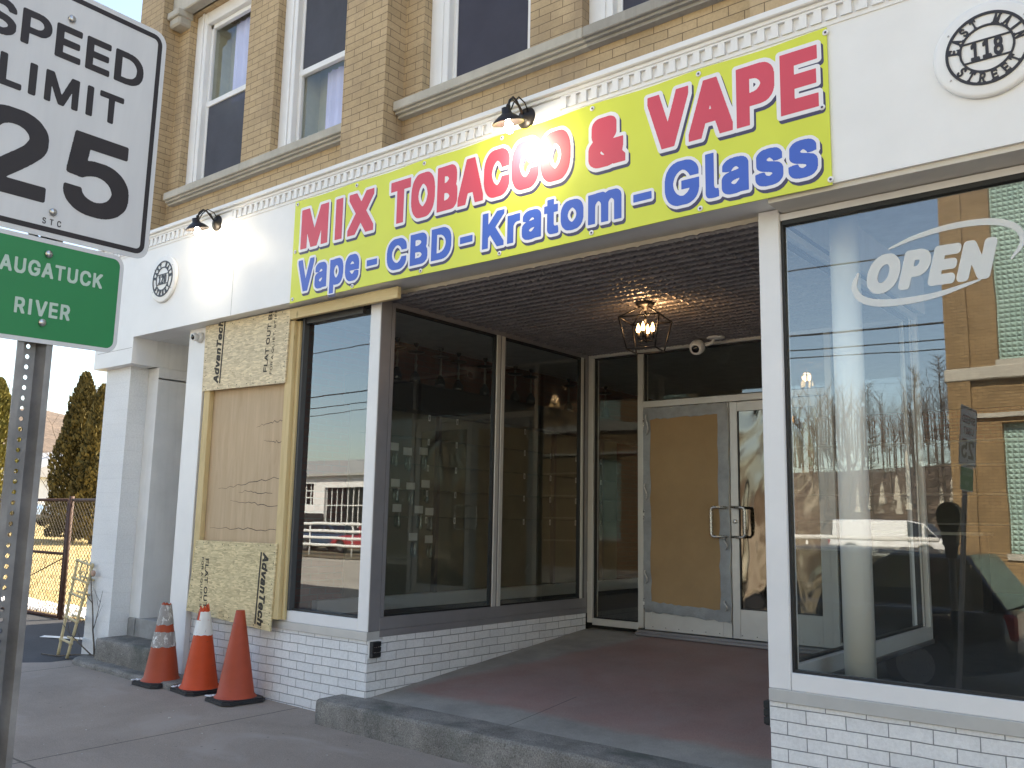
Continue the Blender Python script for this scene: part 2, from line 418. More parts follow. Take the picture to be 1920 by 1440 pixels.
# ---------------------------------------------------------------- lettering outlines (metres, 1/5000 steps)
GLYPH_DATA = {
"banner_red": (1000, [
[1525,448,-2,2,-10,0,-2,2,-5,1,-10,4,-4,5,-4,1,-15,16,-6,6,-1,2,-4,5,-14,28,-1,5,-1,2,-1,8,-2,2,0,7,-2,2,-1,10,-2,2,0,17,-2,7,0,86,2,5,0,16,2,5,1,10,2,2,3,17,4,7,0,5,12,23,9,12,17,17,4,1,4,5,5,2,5,1,7,4,10,0,4,2,67,0,5,-2,9,0,3,-2,4,-1,10,-4,5,-5,3,-1,9,-8,3,-2,1,-2,8,-10,1,-2,9,-12,5,-9,0,-5,5,-7,0,-5,2,-2,0,-8,2,-2,1,-7,2,-2,0,-10,2,-2,0,-17,3,-7,0,-86,-2,-5,-1,-16,-2,-5,0,-10,-2,-2,-1,-7,-2,-2,0,-8,-2,-2,0,-5,-5,-7,0,-5,-3,-4,-2,-5,-4,-5,-3,-7,-8,-8,-2,-4,-4,-5,-4,-1,-14,-12,-10,-4,-4,-1,-3,-2,-9,0,-5,-2],
[2256,448,-2,2,-8,0,-2,2,-5,1,-14,7,-5,4,-3,1,-15,15,-6,9,-1,3,-4,4,-7,15,-1,4,-4,8,-1,4,-2,3,0,7,-2,2,0,7,-2,3,-1,14,-2,5,0,114,2,5,1,14,2,3,0,7,2,2,0,7,2,3,1,4,4,8,1,4,7,15,4,4,1,3,4,4,1,4,16,16,3,1,5,4,14,7,5,1,2,2,8,0,4,2,72,0,2,-2,7,0,3,-2,4,-1,22,-12,14,-14,2,-3,4,-5,0,-2,5,-5,4,-10,1,-4,4,-7,1,-8,1,-2,1,-7,2,-3,0,-57,-3,-1,-69,0,-4,4,0,7,-2,2,-1,5,-12,21,-11,12,-4,2,-5,4,-7,0,-4,-4,-4,-2,-14,-14,-1,-2,-4,-5,-9,-19,-1,-5,-4,-9,-1,-10,-1,-2,-1,-12,-2,-5,2,-5,1,-12,1,-2,1,-10,2,-2,3,-12,9,-19,4,-5,1,-2,14,-14,4,-2,4,-4,3,0,4,0,5,4,3,1,12,13,12,21,1,5,2,2,0,7,4,4,71,-1,1,-3,0,-52,-2,-5,-1,-9,-1,-3,-1,-5,-2,-2,0,-5,-3,-4,-4,-10,-5,-5,-5,-9,-14,-15,-4,-1,-4,-4,-15,-7,-4,-1,-3,-2,-7,0,-5,-2],
[2508,448,-2,2,-7,0,-3,2,-4,1,-15,7,-7,6,-3,2,-11,11,-2,3,-4,5,0,2,-4,5,-12,24,-1,5,-4,9,-1,7,-2,3,0,9,-2,3,0,14,-3,5,0,104,3,5,0,12,2,5,0,9,2,3,1,7,2,2,3,12,12,24,11,14,1,4,9,8,3,2,7,6,15,7,4,1,3,2,7,0,5,2,69,0,5,-2,9,0,7,-4,5,-1,5,-2,4,-5,3,0,18,-18,7,-9,11,-24,1,-7,4,-10,1,-12,2,-4,0,-46,-4,-1,-71,1,-3,5,-1,7,-2,3,0,4,-10,17,-17,18,-5,2,-5,0,-5,-2,-4,-5,-3,0,-10,-11,-1,-2,-9,-12,-2,-5,-1,-4,-4,-8,-1,-4,-4,-10,0,-9,-2,-5,0,-24,2,-5,0,-9,2,-3,3,-11,4,-8,1,-4,2,-5,4,-5,1,-2,4,-5,1,-2,10,-11,3,0,4,-5,7,-2,9,3,16,17,10,17,0,4,2,3,1,7,3,5,74,0,1,-3,0,-43,-2,-4,-1,-12,-2,-3,0,-7,-2,-2,-1,-5,-11,-24,-5,-4,0,-3,-19,-19,-8,-4,-5,-4,-5,-1,-7,-4,-9,0,-5,-2],
[2763,448,-2,2,-10,0,-2,2,-5,1,-9,4,-5,5,-4,1,-8,8,-3,2,-1,2,-9,10,-1,2,-8,12,-5,9,-1,5,-4,7,-1,5,-4,10,0,7,-2,2,-1,12,-2,2,0,15,-2,4,0,5,0,88,2,5,0,17,2,2,1,10,2,2,0,9,2,3,3,12,7,12,0,4,4,5,3,7,4,5,1,2,21,22,4,1,5,5,9,4,5,1,2,2,10,0,4,2,67,0,5,-2,9,0,3,-2,5,-1,4,-2,5,-2,5,-5,2,0,22,-21,1,-4,4,-5,12,-23,1,-5,4,-7,1,-8,1,-2,1,-7,2,-2,0,-12,2,-5,1,-17,2,-5,0,-80,-2,-5,-1,-19,-2,-5,0,-10,-2,-2,-1,-7,-1,-2,-1,-8,-2,-2,0,-5,-7,-12,-1,-4,-4,-5,-3,-7,-4,-5,-1,-4,-17,-16,-12,-10,-9,-4,-5,-1,-3,-2,-9,0,-5,-2],
[1280,453,-1,3,-1,262,-3,1,-64,0,-3,1,0,76,3,2,214,-1,1,-3,0,-74,-3,-1,-65,0,-3,-1,-1,-264,-3,-2],
[1711,453,-1,3,0,340,3,2,138,0,5,-2,7,-1,17,-10,9,-9,11,-18,0,-4,4,-10,1,-14,2,-5,0,-60,-2,-4,-1,-12,-1,-3,-1,-4,-2,-5,0,-2,9,-17,1,-5,2,-2,0,-7,2,-5,0,-86,-2,-5,0,-7,-2,-2,-1,-5,-7,-14,-16,-17,-11,-6,-5,0,-2,-2,-7,-1,-3,-1],
[1920,453,-1,3,0,50,2,2,3,17,4,10,3,16,4,10,1,7,4,9,3,17,4,10,3,16,2,3,1,4,1,3,1,7,4,9,3,17,2,2,1,5,1,3,1,7,4,9,1,7,2,3,0,7,4,9,3,17,2,3,1,4,1,3,1,7,4,9,1,7,2,3,0,7,4,10,1,7,2,4,4,2,76,-1,3,-5,1,-5,1,-2,1,-8,4,-9,3,-17,4,-9,1,-7,2,-3,0,-5,2,-2,1,-7,4,-10,3,-16,2,-3,0,-4,2,-3,1,-7,4,-10,3,-16,4,-10,0,-7,5,-9,3,-17,4,-10,0,-7,5,-9,0,-7,4,-10,3,-17,4,-9,1,-7,4,-10,1,-7,2,-2,0,-7,2,-3,0,-47,-3,-2,-74,1,-2,8,-4,9,-3,17,-4,9,-3,17,-2,2,0,5,-2,3,-1,7,-2,5,-3,1,-38,0,-3,-1,-2,-2,-3,-6,-1,-7,-2,-2,-3,-17,-4,-9,-1,-7,-1,-3,-3,-17,-2,-2,-1,-5,-3,-5],
[3149,453,-3,1,-14,1,-2,2,-7,0,-8,5,-4,0,-5,3,-14,11,-3,0,-15,20,-2,5,-1,5,-2,2,0,7,-2,3,0,74,2,2,3,12,2,5,4,4,1,3,23,24,-4,4,-1,5,-4,7,0,10,-3,5,1,64,2,2,0,7,2,3,1,5,5,10,14,14,20,10,9,0,5,2,78,0,3,-2,7,0,2,-2,5,-1,18,-10,9,-10,10,-19,0,-78,-2,-3,-1,-4,-4,-10,-5,-5,-1,-3,-12,-13,5,-1,66,0,4,-2,0,-62,-2,-4,-1,-12,-2,-3,0,-7,-2,-4,1,-4,22,-25,0,-48,-3,-1,-83,0,-3,0,-4,4,-3,-1,-5,-1,-2,-2,-7,0,-2,-2,-12,-1,-5,-2],
[104,458,-2,5,0,341,2,3,97,0,3,0,2,-2,1,-6,5,-7,3,-12,4,-7,0,-5,5,-7,0,-5,4,-7,1,-5,4,-7,1,-5,4,-7,0,-5,5,-7,0,-5,4,-7,3,-12,4,-7,1,-5,4,-7,1,-5,4,-7,1,-4,4,-8,0,-4,5,-7,0,-5,6,-10,3,5,1,5,4,7,3,12,4,7,1,5,4,7,0,5,4,7,3,12,5,7,0,5,4,7,1,4,4,8,1,4,4,8,3,11,4,8,1,4,4,7,0,5,5,7,3,12,4,7,0,5,3,5,5,1,96,0,3,-1,0,-345,-1,-3,-81,-1,-3,1,-1,117,-1,10,-1,-5,-4,-7,-3,-12,-5,-7,0,-5,-4,-7,-1,-5,-4,-7,-1,-5,-4,-7,0,-5,-5,-7,0,-5,-4,-7,-1,-5,-4,-7,-1,-5,-4,-7,0,-5,-3,-4,-3,-4,-76,0,-4,1,-2,3,-1,4,-4,8,0,4,-5,8,0,4,-4,7,-1,5,-4,7,-1,5,-4,7,0,5,-5,7,0,5,-4,7,-1,5,-4,7,-1,5,-4,7,0,5,-5,7,-1,5,-1,-10,-1,-117,-3,-1],
[551,458,-1,3,0,345,4,1,83,0,1,-3,0,-346,-3,-1],
[708,458,-1,3,0,45,14,19,1,2,6,8,6,9,6,7,6,10,6,7,1,2,4,5,5,10,7,7,5,9,7,7,5,10,7,7,6,12,-8,12,-1,2,-6,7,-1,3,-4,4,-5,10,-7,7,-1,3,-4,4,0,3,-5,4,-5,10,-6,7,-1,2,-4,5,-6,10,-6,7,-1,2,-13,19,0,48,3,1,88,0,10,-13,1,-2,4,-5,1,-2,4,-5,0,-3,5,-4,5,-10,7,-7,0,-2,4,-5,1,-3,4,-4,5,-10,6,-5,6,5,0,3,5,4,0,3,4,4,6,10,6,7,1,2,4,5,5,10,7,7,0,2,5,5,5,10,3,3,91,0,1,-3,0,-46,-7,-7,-1,-2,-4,-5,-5,-9,-7,-8,-5,-9,-7,-7,0,-3,-4,-4,-6,-10,-6,-7,-1,-2,-4,-5,-5,-10,-7,-7,0,-2,-5,-5,-5,-10,-7,-7,0,-2,3,-5,4,-5,1,-2,6,-7,1,-3,13,-19,1,-2,7,-7,0,-2,4,-5,6,-10,6,-7,1,-2,4,-5,1,-2,4,-5,5,-10,7,-7,0,-2,4,-5,6,-10,6,-7,0,-50,-3,-1,-88,1,-6,7,0,3,-4,5,-1,2,-7,7,0,3,-4,4,-6,10,-6,7,-1,2,-4,5,-5,10,-7,7,0,2,-11,15,-6,-5,-5,-10,-6,-7,-6,-10,-6,-7,-1,-2,-4,-5,-5,-9,-7,-7,-5,-10,-7,-7,-1,-3,-5,-7],
[3606,462,-2,6,-1,2,-1,5,-2,2,0,5,-2,3,-1,7,-1,2,-1,5,-2,2,0,5,-2,2,-1,5,-2,2,0,5,-4,10,-1,7,-2,2,0,5,-2,2,-1,5,-2,3,0,4,-2,3,0,4,-5,10,0,7,-2,3,-1,4,-1,3,-1,4,-2,3,0,5,-2,2,-1,5,-4,9,-1,7,-1,3,-1,5,-2,2,0,5,-2,2,-1,5,-1,2,-1,5,-4,9,-1,8,-2,2,0,5,-2,2,-1,5,-1,2,-1,5,-2,2,0,5,-5,10,0,7,-2,2,0,5,-2,2,-1,5,-2,3,0,4,-2,3,-1,4,-4,10,0,7,-5,10,1,50,5,1,74,0,3,-1,3,-12,2,-3,1,-7,1,-2,1,-5,2,-2,0,-5,4,-10,1,-7,2,-2,0,-5,2,-2,1,-5,4,-10,1,-7,1,-2,1,-5,4,-9,1,-8,2,-2,0,-5,2,-2,0,-5,5,-9,0,-7,2,-3,1,-5,1,-2,1,-5,4,-9,1,-7,2,-3,3,-12,1,-2,2,-8,1,6,2,2,1,5,1,2,1,7,2,3,0,4,5,10,0,7,2,2,1,5,4,10,0,7,2,2,1,5,4,9,0,8,2,2,1,5,4,9,1,7,4,10,0,7,2,2,1,5,4,10,1,7,1,2,1,5,4,10,1,7,1,2,1,5,3,5,3,1,78,-1,1,-3,0,-43,-2,-4,0,-8,-2,-2,-1,-5,-1,-2,-1,-5,-4,-9,-1,-7,-2,-3,0,-5,-2,-2,0,-5,-2,-2,-1,-5,-4,-9,-1,-8,-1,-2,-1,-5,-2,-2,0,-5,-2,-2,-1,-5,-4,-10,-1,-7,-1,-2,-1,-5,-2,-2,0,-5,-2,-2,-1,-5,-4,-10,0,-7,-2,-2,-1,-5,-2,-2,0,-5,-2,-2,-1,-5,-4,-10,0,-7,-2,-2,-1,-5,-2,-2,0,-5,-4,-10,-1,-7,-2,-2,0,-5,-2,-2,-1,-5,-1,-2,-1,-5,-4,-10,-1,-7,-2,-2,0,-5,-2,-2,-1,-5,-1,-3,-1,-4,-4,-10,-1,-7,-1,-2,-1,-5,-3,-5,-3,-1],
[3792,462,-2,3,0,43,3,5,0,7,2,3,1,4,1,3,1,5,4,9,1,7,1,3,1,4,2,3,0,4,2,3,1,5,4,9,1,7,1,3,1,4,2,3,0,5,2,2,1,5,4,9,0,7,2,3,1,5,2,2,0,5,2,2,1,5,4,9,0,7,2,3,1,5,2,2,0,5,2,2,1,5,4,9,0,8,2,2,1,5,1,2,1,5,4,9,1,8,2,2,0,5,2,2,1,5,1,2,1,5,4,9,1,8,2,2,0,5,2,2,0,5,2,2,1,5,4,10,1,7,1,2,1,5,2,5,4,1,83,-1,1,-5,2,-3,1,-4,2,-3,0,-7,2,-2,1,-5,1,-2,1,-5,2,-2,0,-5,2,-3,1,-4,4,-10,1,-7,1,-2,1,-5,2,-3,0,-4,2,-3,1,-4,1,-3,1,-5,4,-9,1,-7,2,-3,0,-4,2,-3,1,-5,1,-2,1,-5,4,-9,1,-7,2,-3,0,-5,2,-2,0,-5,2,-2,1,-5,2,-2,0,-5,4,-9,1,-8,2,-2,0,-5,2,-2,1,-5,2,-2,0,-5,2,-2,1,-5,4,-10,0,-7,2,-2,1,-5,1,-2,1,-5,2,-3,0,-4,5,-10,0,-7,2,-2,1,-5,1,-2,1,-5,2,-3,0,-4,5,-10,-1,-50,-3,-1,-78,0,-4,6,0,7,-2,2,-1,5,-4,10,0,7,-2,2,-1,5,-2,2,0,5,-4,10,-1,7,-2,2,-3,12,-3,6,-59,0,-4,-1,-2,-5,-1,-5,-1,-2,-1,-7,-2,-3,0,-4,-5,-10,0,-7,-2,-2,-1,-5,-4,-10,0,-7,-2,-2,-3,-12,-3,-6],
[4099,462,-1,3,0,358,3,1,145,0,5,-2,12,-1,2,-2,8,0,19,-10,19,-19,4,-8,4,-5,0,-4,5,-8,0,-7,2,-2,0,-10,3,-4,-1,-86,-2,-2,0,-10,-2,-2,-3,-12,-9,-19,-20,-20,-19,-10,-8,0,-2,-2,-12,-1,-5,-2,-66,0,-1,-3,-1,-110,-3,-1],
[4363,462,-1,3,0,358,3,1,208,-1,1,-5,0,-74,-1,-3,-127,-1,-3,-1,0,-2,0,-48,1,-3,119,0,3,-1,0,-81,-3,-2,-119,0,-1,-3,0,-50,1,-4,2,-2,3,0,126,-1,1,-3,0,-76,-3,-1],
[1786,532,3,-1,7,0,3,2,9,1,3,1,4,1,6,3,12,12,2,5,0,2,-4,10,-13,13,-10,4,-4,1,-5,2,-12,0,-3,-3,-1,-48,1,-2],
[3179,535,3,-2,5,1,1,3,-4,5,-2,3,-13,13,0,3,-4,1,-7,-8,2,-5,8,-8],
[1557,537,1,-1,5,0,5,2,19,19,1,4,5,4,7,15,0,5,4,9,1,7,2,3,0,9,3,5,-1,17,-2,2,0,9,-2,3,-1,7,-1,2,-3,12,-7,15,-5,4,-1,4,-18,18,-8,3,-9,-3,-17,-18,-2,-4,-4,-4,-7,-15,-1,-5,-4,-9,-1,-7,-1,-3,-1,-11,-2,-5,0,-15,2,-2,1,-9,1,-3,1,-7,2,-2,3,-12,7,-15,4,-4,2,-4,17,-18],
[2795,537,1,-1,5,0,5,2,19,19,1,4,5,4,7,15,0,5,5,9,0,7,2,3,1,11,2,5,-1,12,-1,3,-1,11,-2,3,0,7,-2,2,-3,12,-7,15,-5,4,-1,4,-18,18,-8,3,-8,-3,-18,-18,-2,-4,-4,-4,-7,-15,-1,-5,-4,-9,-1,-7,-1,-3,-1,-9,-2,-5,0,-17,2,-2,1,-9,1,-3,1,-7,2,-2,3,-12,7,-15,4,-4,2,-4,18,-18],
[3925,632,7,-1,6,1,0,5,-2,2,-1,7,-1,3,-2,5,-3,-5,-1,-7,-2,-3],
[4179,658,6,-1,4,2,17,1,2,2,5,0,10,5,15,15,7,14,0,8,-7,14,-15,15,-10,5,-5,0,-2,2,-17,1,-4,2,-6,-1],
[1784,668,3,-1,7,0,5,2,5,0,5,4,15,14,2,5,0,4,-3,6,-10,10,-9,4,-10,1,-2,2,-5,0,-3,-4]]),
"banner_red_edge": (1000, [
[1515,424,-19,5,-23,14,-27,27,-22,41,-9,38,-1,16,-2,8,0,104,2,12,-1,5,-2,1,-29,0,-3,-3,0,-243,-3,-10,-8,-8,-10,-2,-85,0,-8,2,-7,7,-3,11,0,243,-4,3,-52,1,-10,6,-5,9,-1,93,5,9,11,8,233,0,7,-2,8,-8,3,-7,1,-16,24,21,29,14,14,3,86,0,21,-5,21,-12,18,-15,18,-25,3,0,1,37,7,9,8,6,162,0,10,-2,23,-14,15,-16,12,-21,5,-14,1,-12,2,-7,0,-79,-2,-7,1,-5,5,12,39,145,7,12,6,6,7,2,93,0,11,-6,4,-4,7,-17,30,-109,5,-13,4,36,5,22,9,24,17,28,22,23,10,6,19,10,19,5,88,0,19,-5,29,-16,19,-20,14,-22,3,0,16,25,14,14,12,9,19,10,19,5,88,0,15,-3,11,-4,18,-11,24,-23,13,-22,3,0,12,18,26,26,24,14,21,5,86,0,21,-5,14,-7,10,-7,25,-25,7,-9,14,-29,9,-31,3,-17,0,-14,3,-7,0,-100,-3,-7,0,-17,-7,-33,-12,-29,-14,-21,-27,-26,-8,-6,-21,-9,-19,-3,-81,0,-14,3,-22,9,-21,16,-14,17,-12,18,-3,0,-13,-22,-24,-23,-18,-11,-11,-4,-15,-3,-88,0,-19,5,-19,10,-12,9,-16,17,-15,22,-2,0,-16,-24,-19,-19,-27,-15,-19,-5,-91,0,-16,5,-19,10,-22,16,-4,-16,-7,-7,-5,-3,-93,0,-10,4,-8,11,-15,60,-3,7,-2,1,-6,-4,-15,-59,-7,-12,-6,-6,-7,-2,-88,0,-7,2,-10,8,-11,-5,-20,-5,-161,0,-10,4,-8,11,-1,37,-3,0,-5,-9,-19,-22,-19,-14,-14,-7,-21,-5],
[3139,429,-16,2,-22,8,-27,17,-9,9,-12,17,-5,10,-5,16,0,91,10,26,17,21,-3,19,0,79,3,12,9,21,16,17,6,6,24,11,19,3,91,0,11,-3,22,-9,9,-7,15,-15,12,-24,1,-93,-2,-9,36,-2,9,-6,6,-9,1,-81,-3,-14,6,-10,13,-17,0,-66,-8,-11,-9,-5,-105,0,-22,-4],
[94,434,-11,8,-4,9,0,360,0,4,4,8,6,5,7,3,115,0,7,-3,9,-9,3,-6,44,-114,6,-8,22,53,25,67,4,9,8,8,7,3,115,0,4,-1,8,-4,5,-6,3,-9,0,-357,-1,-5,-4,-7,-6,-6,-7,-3,-98,0,-9,5,-10,14,-11,-14,-10,-5,-93,0,-9,5,-12,15,-6,-11,-6,-6,-7,-3],
[542,434,-11,8,-5,9,1,364,8,11,9,5,102,-1,11,-7,5,-10,-1,-364,-7,-11,-10,-5],
[699,434,-11,8,-5,9,1,64,16,27,68,95,-77,112,0,64,3,8,7,7,7,3,107,-1,6,-3,9,-8,28,-42,5,-4,6,4,27,42,9,8,6,3,107,1,8,-4,7,-7,3,-7,-1,-64,-70,-100,-7,-12,82,-119,0,-67,-3,-8,-7,-7,-7,-3,-108,1,-11,9,-41,58,-7,-6,-36,-52,-12,-9],
[3596,439,-8,5,-7,10,-97,309,-1,67,3,7,8,8,7,3,95,0,8,-3,7,-7,3,-6,32,-107,3,-5,3,5,29,102,5,10,7,7,11,4,92,0,8,-3,7,-8,3,-7,0,-65,-93,-300,-7,-16,-8,-8,-7,-3],
[3782,439,-11,7,-4,10,0,64,95,307,7,12,11,8,102,1,7,-3,7,-7,8,-20,56,-181,13,-33,1,226,5,9,10,8,165,1,19,-3,9,-3,24,-12,31,-32,2,34,7,11,10,5,224,0,9,-5,8,-11,1,-97,-3,-8,-6,-6,-9,-4,-110,0,-3,-4,3,-3,103,-1,9,-4,8,-11,0,-98,-2,-7,-6,-6,-9,-4,-103,0,-3,-2,0,-4,0,-5,3,-1,112,0,7,-3,6,-6,5,-9,0,-93,-5,-10,-10,-7,-227,-1,-9,3,-8,8,-3,7,-1,146,-30,-32,-25,-12,-26,-6,-53,-1,-1,-95,-4,-10,-11,-7,-93,-1,-7,2,-10,-2,-95,1,-6,3,-6,7,-5,9,-18,62,-3,5,-7,1,-17,-1,-21,-67,-4,-9,-8,-8,-7,-3],
[2291,568,3,0,6,7,10,29,10,10,7,3,67,0,4,3,-1,12,-72,2,-6,3,-9,9,-10,29,-6,7,-2,1,-8,-10,-7,-15,-5,-14,-3,-17,3,-21,5,-14],
[2544,568,3,0,7,9,8,24,3,6,8,7,7,3,66,0,4,3,-1,12,-72,2,-5,3,-7,7,-11,29,-5,8,-5,1,-10,-14,-5,-12,-5,-14,-3,-17,3,-17,5,-14,5,-12],
[1557,570,4,-2,2,1,10,16,7,19,5,21,-2,12,-7,24,-10,16,-5,5,-6,-5,-9,-16,-8,-26,0,-20,3,-11,5,-15],
[2795,570,4,-2,2,1,8,11,5,9,7,26,0,20,-7,26,-10,16,-5,5,-6,-5,-9,-16,-7,-24,-2,-12,2,-12,7,-24],
[4203,689,1,-1,4,1,7,6,2,4,-2,6,-9,7,-3,-1]]),
"banner_blue": (1000, [
[513,10,-1,3,0,281,3,1,50,0,8,3,50,0,4,-2,5,-1,14,-7,13,-13,10,-17,0,-4,2,-3,1,-5,4,-9,0,-12,3,-5,0,-64,-3,-5,0,-12,-2,-2,0,-7,-2,-3,-1,-4,-9,-19,-7,-8,-1,-3,-5,-3,-7,-6,-5,-3,-5,0,-2,-2,-7,-1,-5,-2,-41,0,-12,4,-1,-67,-1,-3],
[363,76,-2,2,-7,1,-3,2,-5,0,-4,3,-16,15,-4,9,-1,5,-2,5,0,59,2,5,1,5,4,5,1,3,10,9,9,5,12,3,3,2,10,1,-29,2,-3,2,-4,0,-3,2,-6,2,-2,2,0,2,0,31,7,15,12,12,3,1,5,4,5,3,5,0,2,2,7,1,3,1,4,1,48,0,5,-2,7,-1,9,-5,12,-9,11,-18,0,-7,2,-2,0,-172,-3,-1,-45,0,-17,-5],
[765,76,-2,2,-9,1,-15,7,-4,4,-4,2,-6,6,-1,3,-7,7,-7,15,-1,4,-2,3,0,7,-2,2,-1,10,-2,5,0,66,2,5,1,10,2,2,0,7,2,2,1,5,7,14,4,5,2,4,14,14,14,7,5,1,2,1,55,0,2,-1,8,-1,14,-7,14,-14,8,-13,1,-5,4,-7,1,-7,1,-3,1,-9,2,-5,0,-60,-4,-1,-100,0,-5,-1,5,-9,2,-3,15,-15,7,-3,3,1,7,4,10,11,3,7,3,3,31,1,5,-3,5,0,2,-2,7,-1,2,-3,-1,-28,-1,-3,-1,-5,-9,-16,-11,-11,-19,-9,-10,-1,-4,-2],
[4046,76,-2,2,-9,1,-15,7,-9,7,-2,3,-4,5,-5,10,0,4,-2,5,0,53,5,14,8,10,16,10,5,0,3,2,7,1,2,2,10,1,-31,2,-10,4,-7,0,-3,4,-1,2,1,29,4,9,11,13,2,0,7,7,5,2,5,3,5,0,2,2,5,1,2,2,17,0,5,2,26,0,5,-2,16,0,3,-2,12,-3,4,-3,5,-4,2,0,6,-6,1,-2,4,-5,2,-5,3,-5,0,-4,2,-3,0,-169,-3,-1,-50,0,-5,-2,-10,-1,-4,-2],
[4261,76,-3,2,-12,1,-2,2,-5,0,-14,7,-13,13,-7,14,-1,8,-1,2,0,29,8,1,2,2,10,0,4,3,29,0,3,-4,6,-12,3,-4,2,-2,15,-6,2,1,5,1,4,4,4,1,4,5,-5,6,-10,4,-4,1,-3,2,-7,0,-2,2,-8,1,-2,2,-7,0,-2,2,-8,1,-7,4,-4,0,-5,5,-4,1,-11,11,-3,6,0,4,-2,5,0,55,7,14,12,12,15,8,5,1,2,2,17,0,5,2,28,0,5,-2,14,0,3,-2,7,-1,5,-2,4,-4,3,-1,12,-12,8,-15,0,-36,-8,-1,-3,-2,-9,-1,-5,-2,-26,0,-5,10,-13,13,-6,3,-11,-5,-4,-5,0,-3,5,-5,5,-3,5,0,2,-2,7,-1,3,-1,7,-1,2,-2,7,0,3,-2,5,-1,2,-2,7,0,14,-7,13,-13,5,-10,1,-4,2,-5,0,-43,-2,-5,-1,-7,-5,-9,-14,-15,-15,-8,-5,0,-2,-2,-12,-1,-5,-2],
[4454,76,-3,2,-12,1,-2,2,-5,0,-14,7,-13,13,-7,14,-1,8,-1,2,0,29,8,1,2,2,9,0,5,3,29,0,3,-4,5,-12,4,-4,9,-6,5,-1,2,-1,15,6,5,6,-5,6,-10,4,-5,1,-2,2,-7,0,-3,2,-7,1,-2,2,-7,0,-3,2,-7,1,-7,4,-5,0,-4,5,-4,1,-11,11,-3,6,-1,4,-2,5,1,55,1,2,1,5,4,5,1,2,11,12,16,8,5,1,2,2,14,0,5,2,5,0,26,0,5,-2,14,0,2,-2,12,-3,5,-4,4,-2,11,-12,7,-14,0,-36,-3,-1,-7,0,-2,-2,-7,-1,-5,-2,-26,0,-5,10,-13,13,-6,3,-11,-5,-4,-5,0,-3,5,-5,5,-3,5,0,2,-2,7,-1,3,-1,7,-1,2,-2,7,0,3,-2,4,-1,10,-4,5,-1,9,-4,13,-13,5,-10,0,-4,3,-5,0,-43,-3,-5,0,-7,-5,-9,-14,-15,-15,-8,-5,0,-3,-2,-11,-1,-5,-2],
[3708,79,-2,2,-7,0,-3,2,-4,1,-15,7,-4,4,-4,1,-19,19,0,3,-4,5,-10,19,-1,4,-4,10,0,7,-2,2,-1,10,-2,5,0,74,2,4,1,12,2,3,0,7,2,2,1,5,1,2,1,5,2,5,5,9,4,5,6,10,15,15,2,0,5,5,2,0,5,4,5,3,5,0,9,4,7,1,5,2,60,0,4,-2,8,-1,2,-1,12,-3,16,-10,20,-19,1,-3,4,-5,7,-14,1,-5,2,-2,0,-7,2,-3,0,-31,-3,-1,-55,0,-1,6,-8,14,-9,10,-1,3,-5,3,-7,7,-9,4,-5,1,-5,2,-5,-2,-4,-1,-3,-1,-5,-1,-12,-9,-2,-1,-7,-6,-2,-4,-6,-7,-7,-14,-1,-5,-4,-10,-1,-7,-2,-5,0,-19,2,-4,1,-10,2,-2,0,-5,10,-19,4,-5,2,-3,8,-9,3,-1,8,-7,9,-5,5,0,2,-2,12,0,14,7,10,7,8,8,1,3,4,4,4,10,-5,1,-45,0,-4,1,0,50,1,4,115,0,1,-4,0,-59,-2,-5,-1,-12,-2,-2,0,-7,-2,-3,-1,-4,-7,-15,-4,-5,-1,-3,-17,-16,-22,-12,-4,-1,-3,-2,-7,0,-5,-2],
[3932,79,-2,2,-12,0,-11,6,-4,5,-5,9,-1,7,-1,3,-1,240,1,3,3,1,47,0,4,-1,0,-203,2,-2,1,-7,8,-8,14,-1,2,-2,1,-1,1,-10,2,-2,0,-33,-1,-4,-12,0,-5,-2],
[168,81,-2,6,-1,2,-1,7,-2,3,0,5,-2,2,-1,5,-4,9,-1,7,-4,10,0,5,-2,2,-1,5,-1,2,-1,7,-2,3,0,4,-2,3,-1,5,-4,9,-1,7,-1,3,-1,4,-2,3,0,5,-2,2,-1,5,-4,9,0,7,-2,3,-1,5,-4,9,-1,5,-1,2,-1,7,-4,10,-1,5,-2,2,0,5,-2,2,-1,7,-1,3,-1,4,-2,3,0,5,-4,9,-1,5,-2,2,0,7,-3,5,1,26,5,2,48,0,3,-2,3,-12,2,-2,1,-7,1,-2,1,-5,4,-10,1,-7,2,-2,0,-5,4,-10,1,-7,4,-9,1,-7,2,-3,0,-5,4,-9,1,-7,2,-3,0,-4,4,-10,1,-7,2,-2,0,-5,5,-10,0,-7,2,-2,1,-5,3,-1,1,8,4,10,1,7,2,2,0,5,5,10,0,7,4,9,1,7,4,10,1,7,2,2,0,5,4,10,1,7,4,9,1,7,4,10,0,7,2,3,1,4,4,10,1,7,3,3,2,1,50,-1,1,-3,0,-31,-2,-2,0,-5,-4,-10,-1,-7,-2,-2,0,-5,-5,-9,0,-8,-2,-2,-1,-5,-1,-2,-1,-5,-4,-9,-1,-8,-2,-2,0,-5,-2,-2,0,-5,-5,-9,0,-8,-2,-2,-1,-5,-4,-9,0,-7,-2,-3,-1,-4,-2,-3,0,-5,-4,-9,-1,-7,-2,-3,0,-4,-2,-3,-1,-5,-4,-9,0,-7,-2,-3,-1,-4,-4,-10,-1,-7,-1,-2,-1,-5,-2,-3,-3,-11,-3,-4,-2,0],
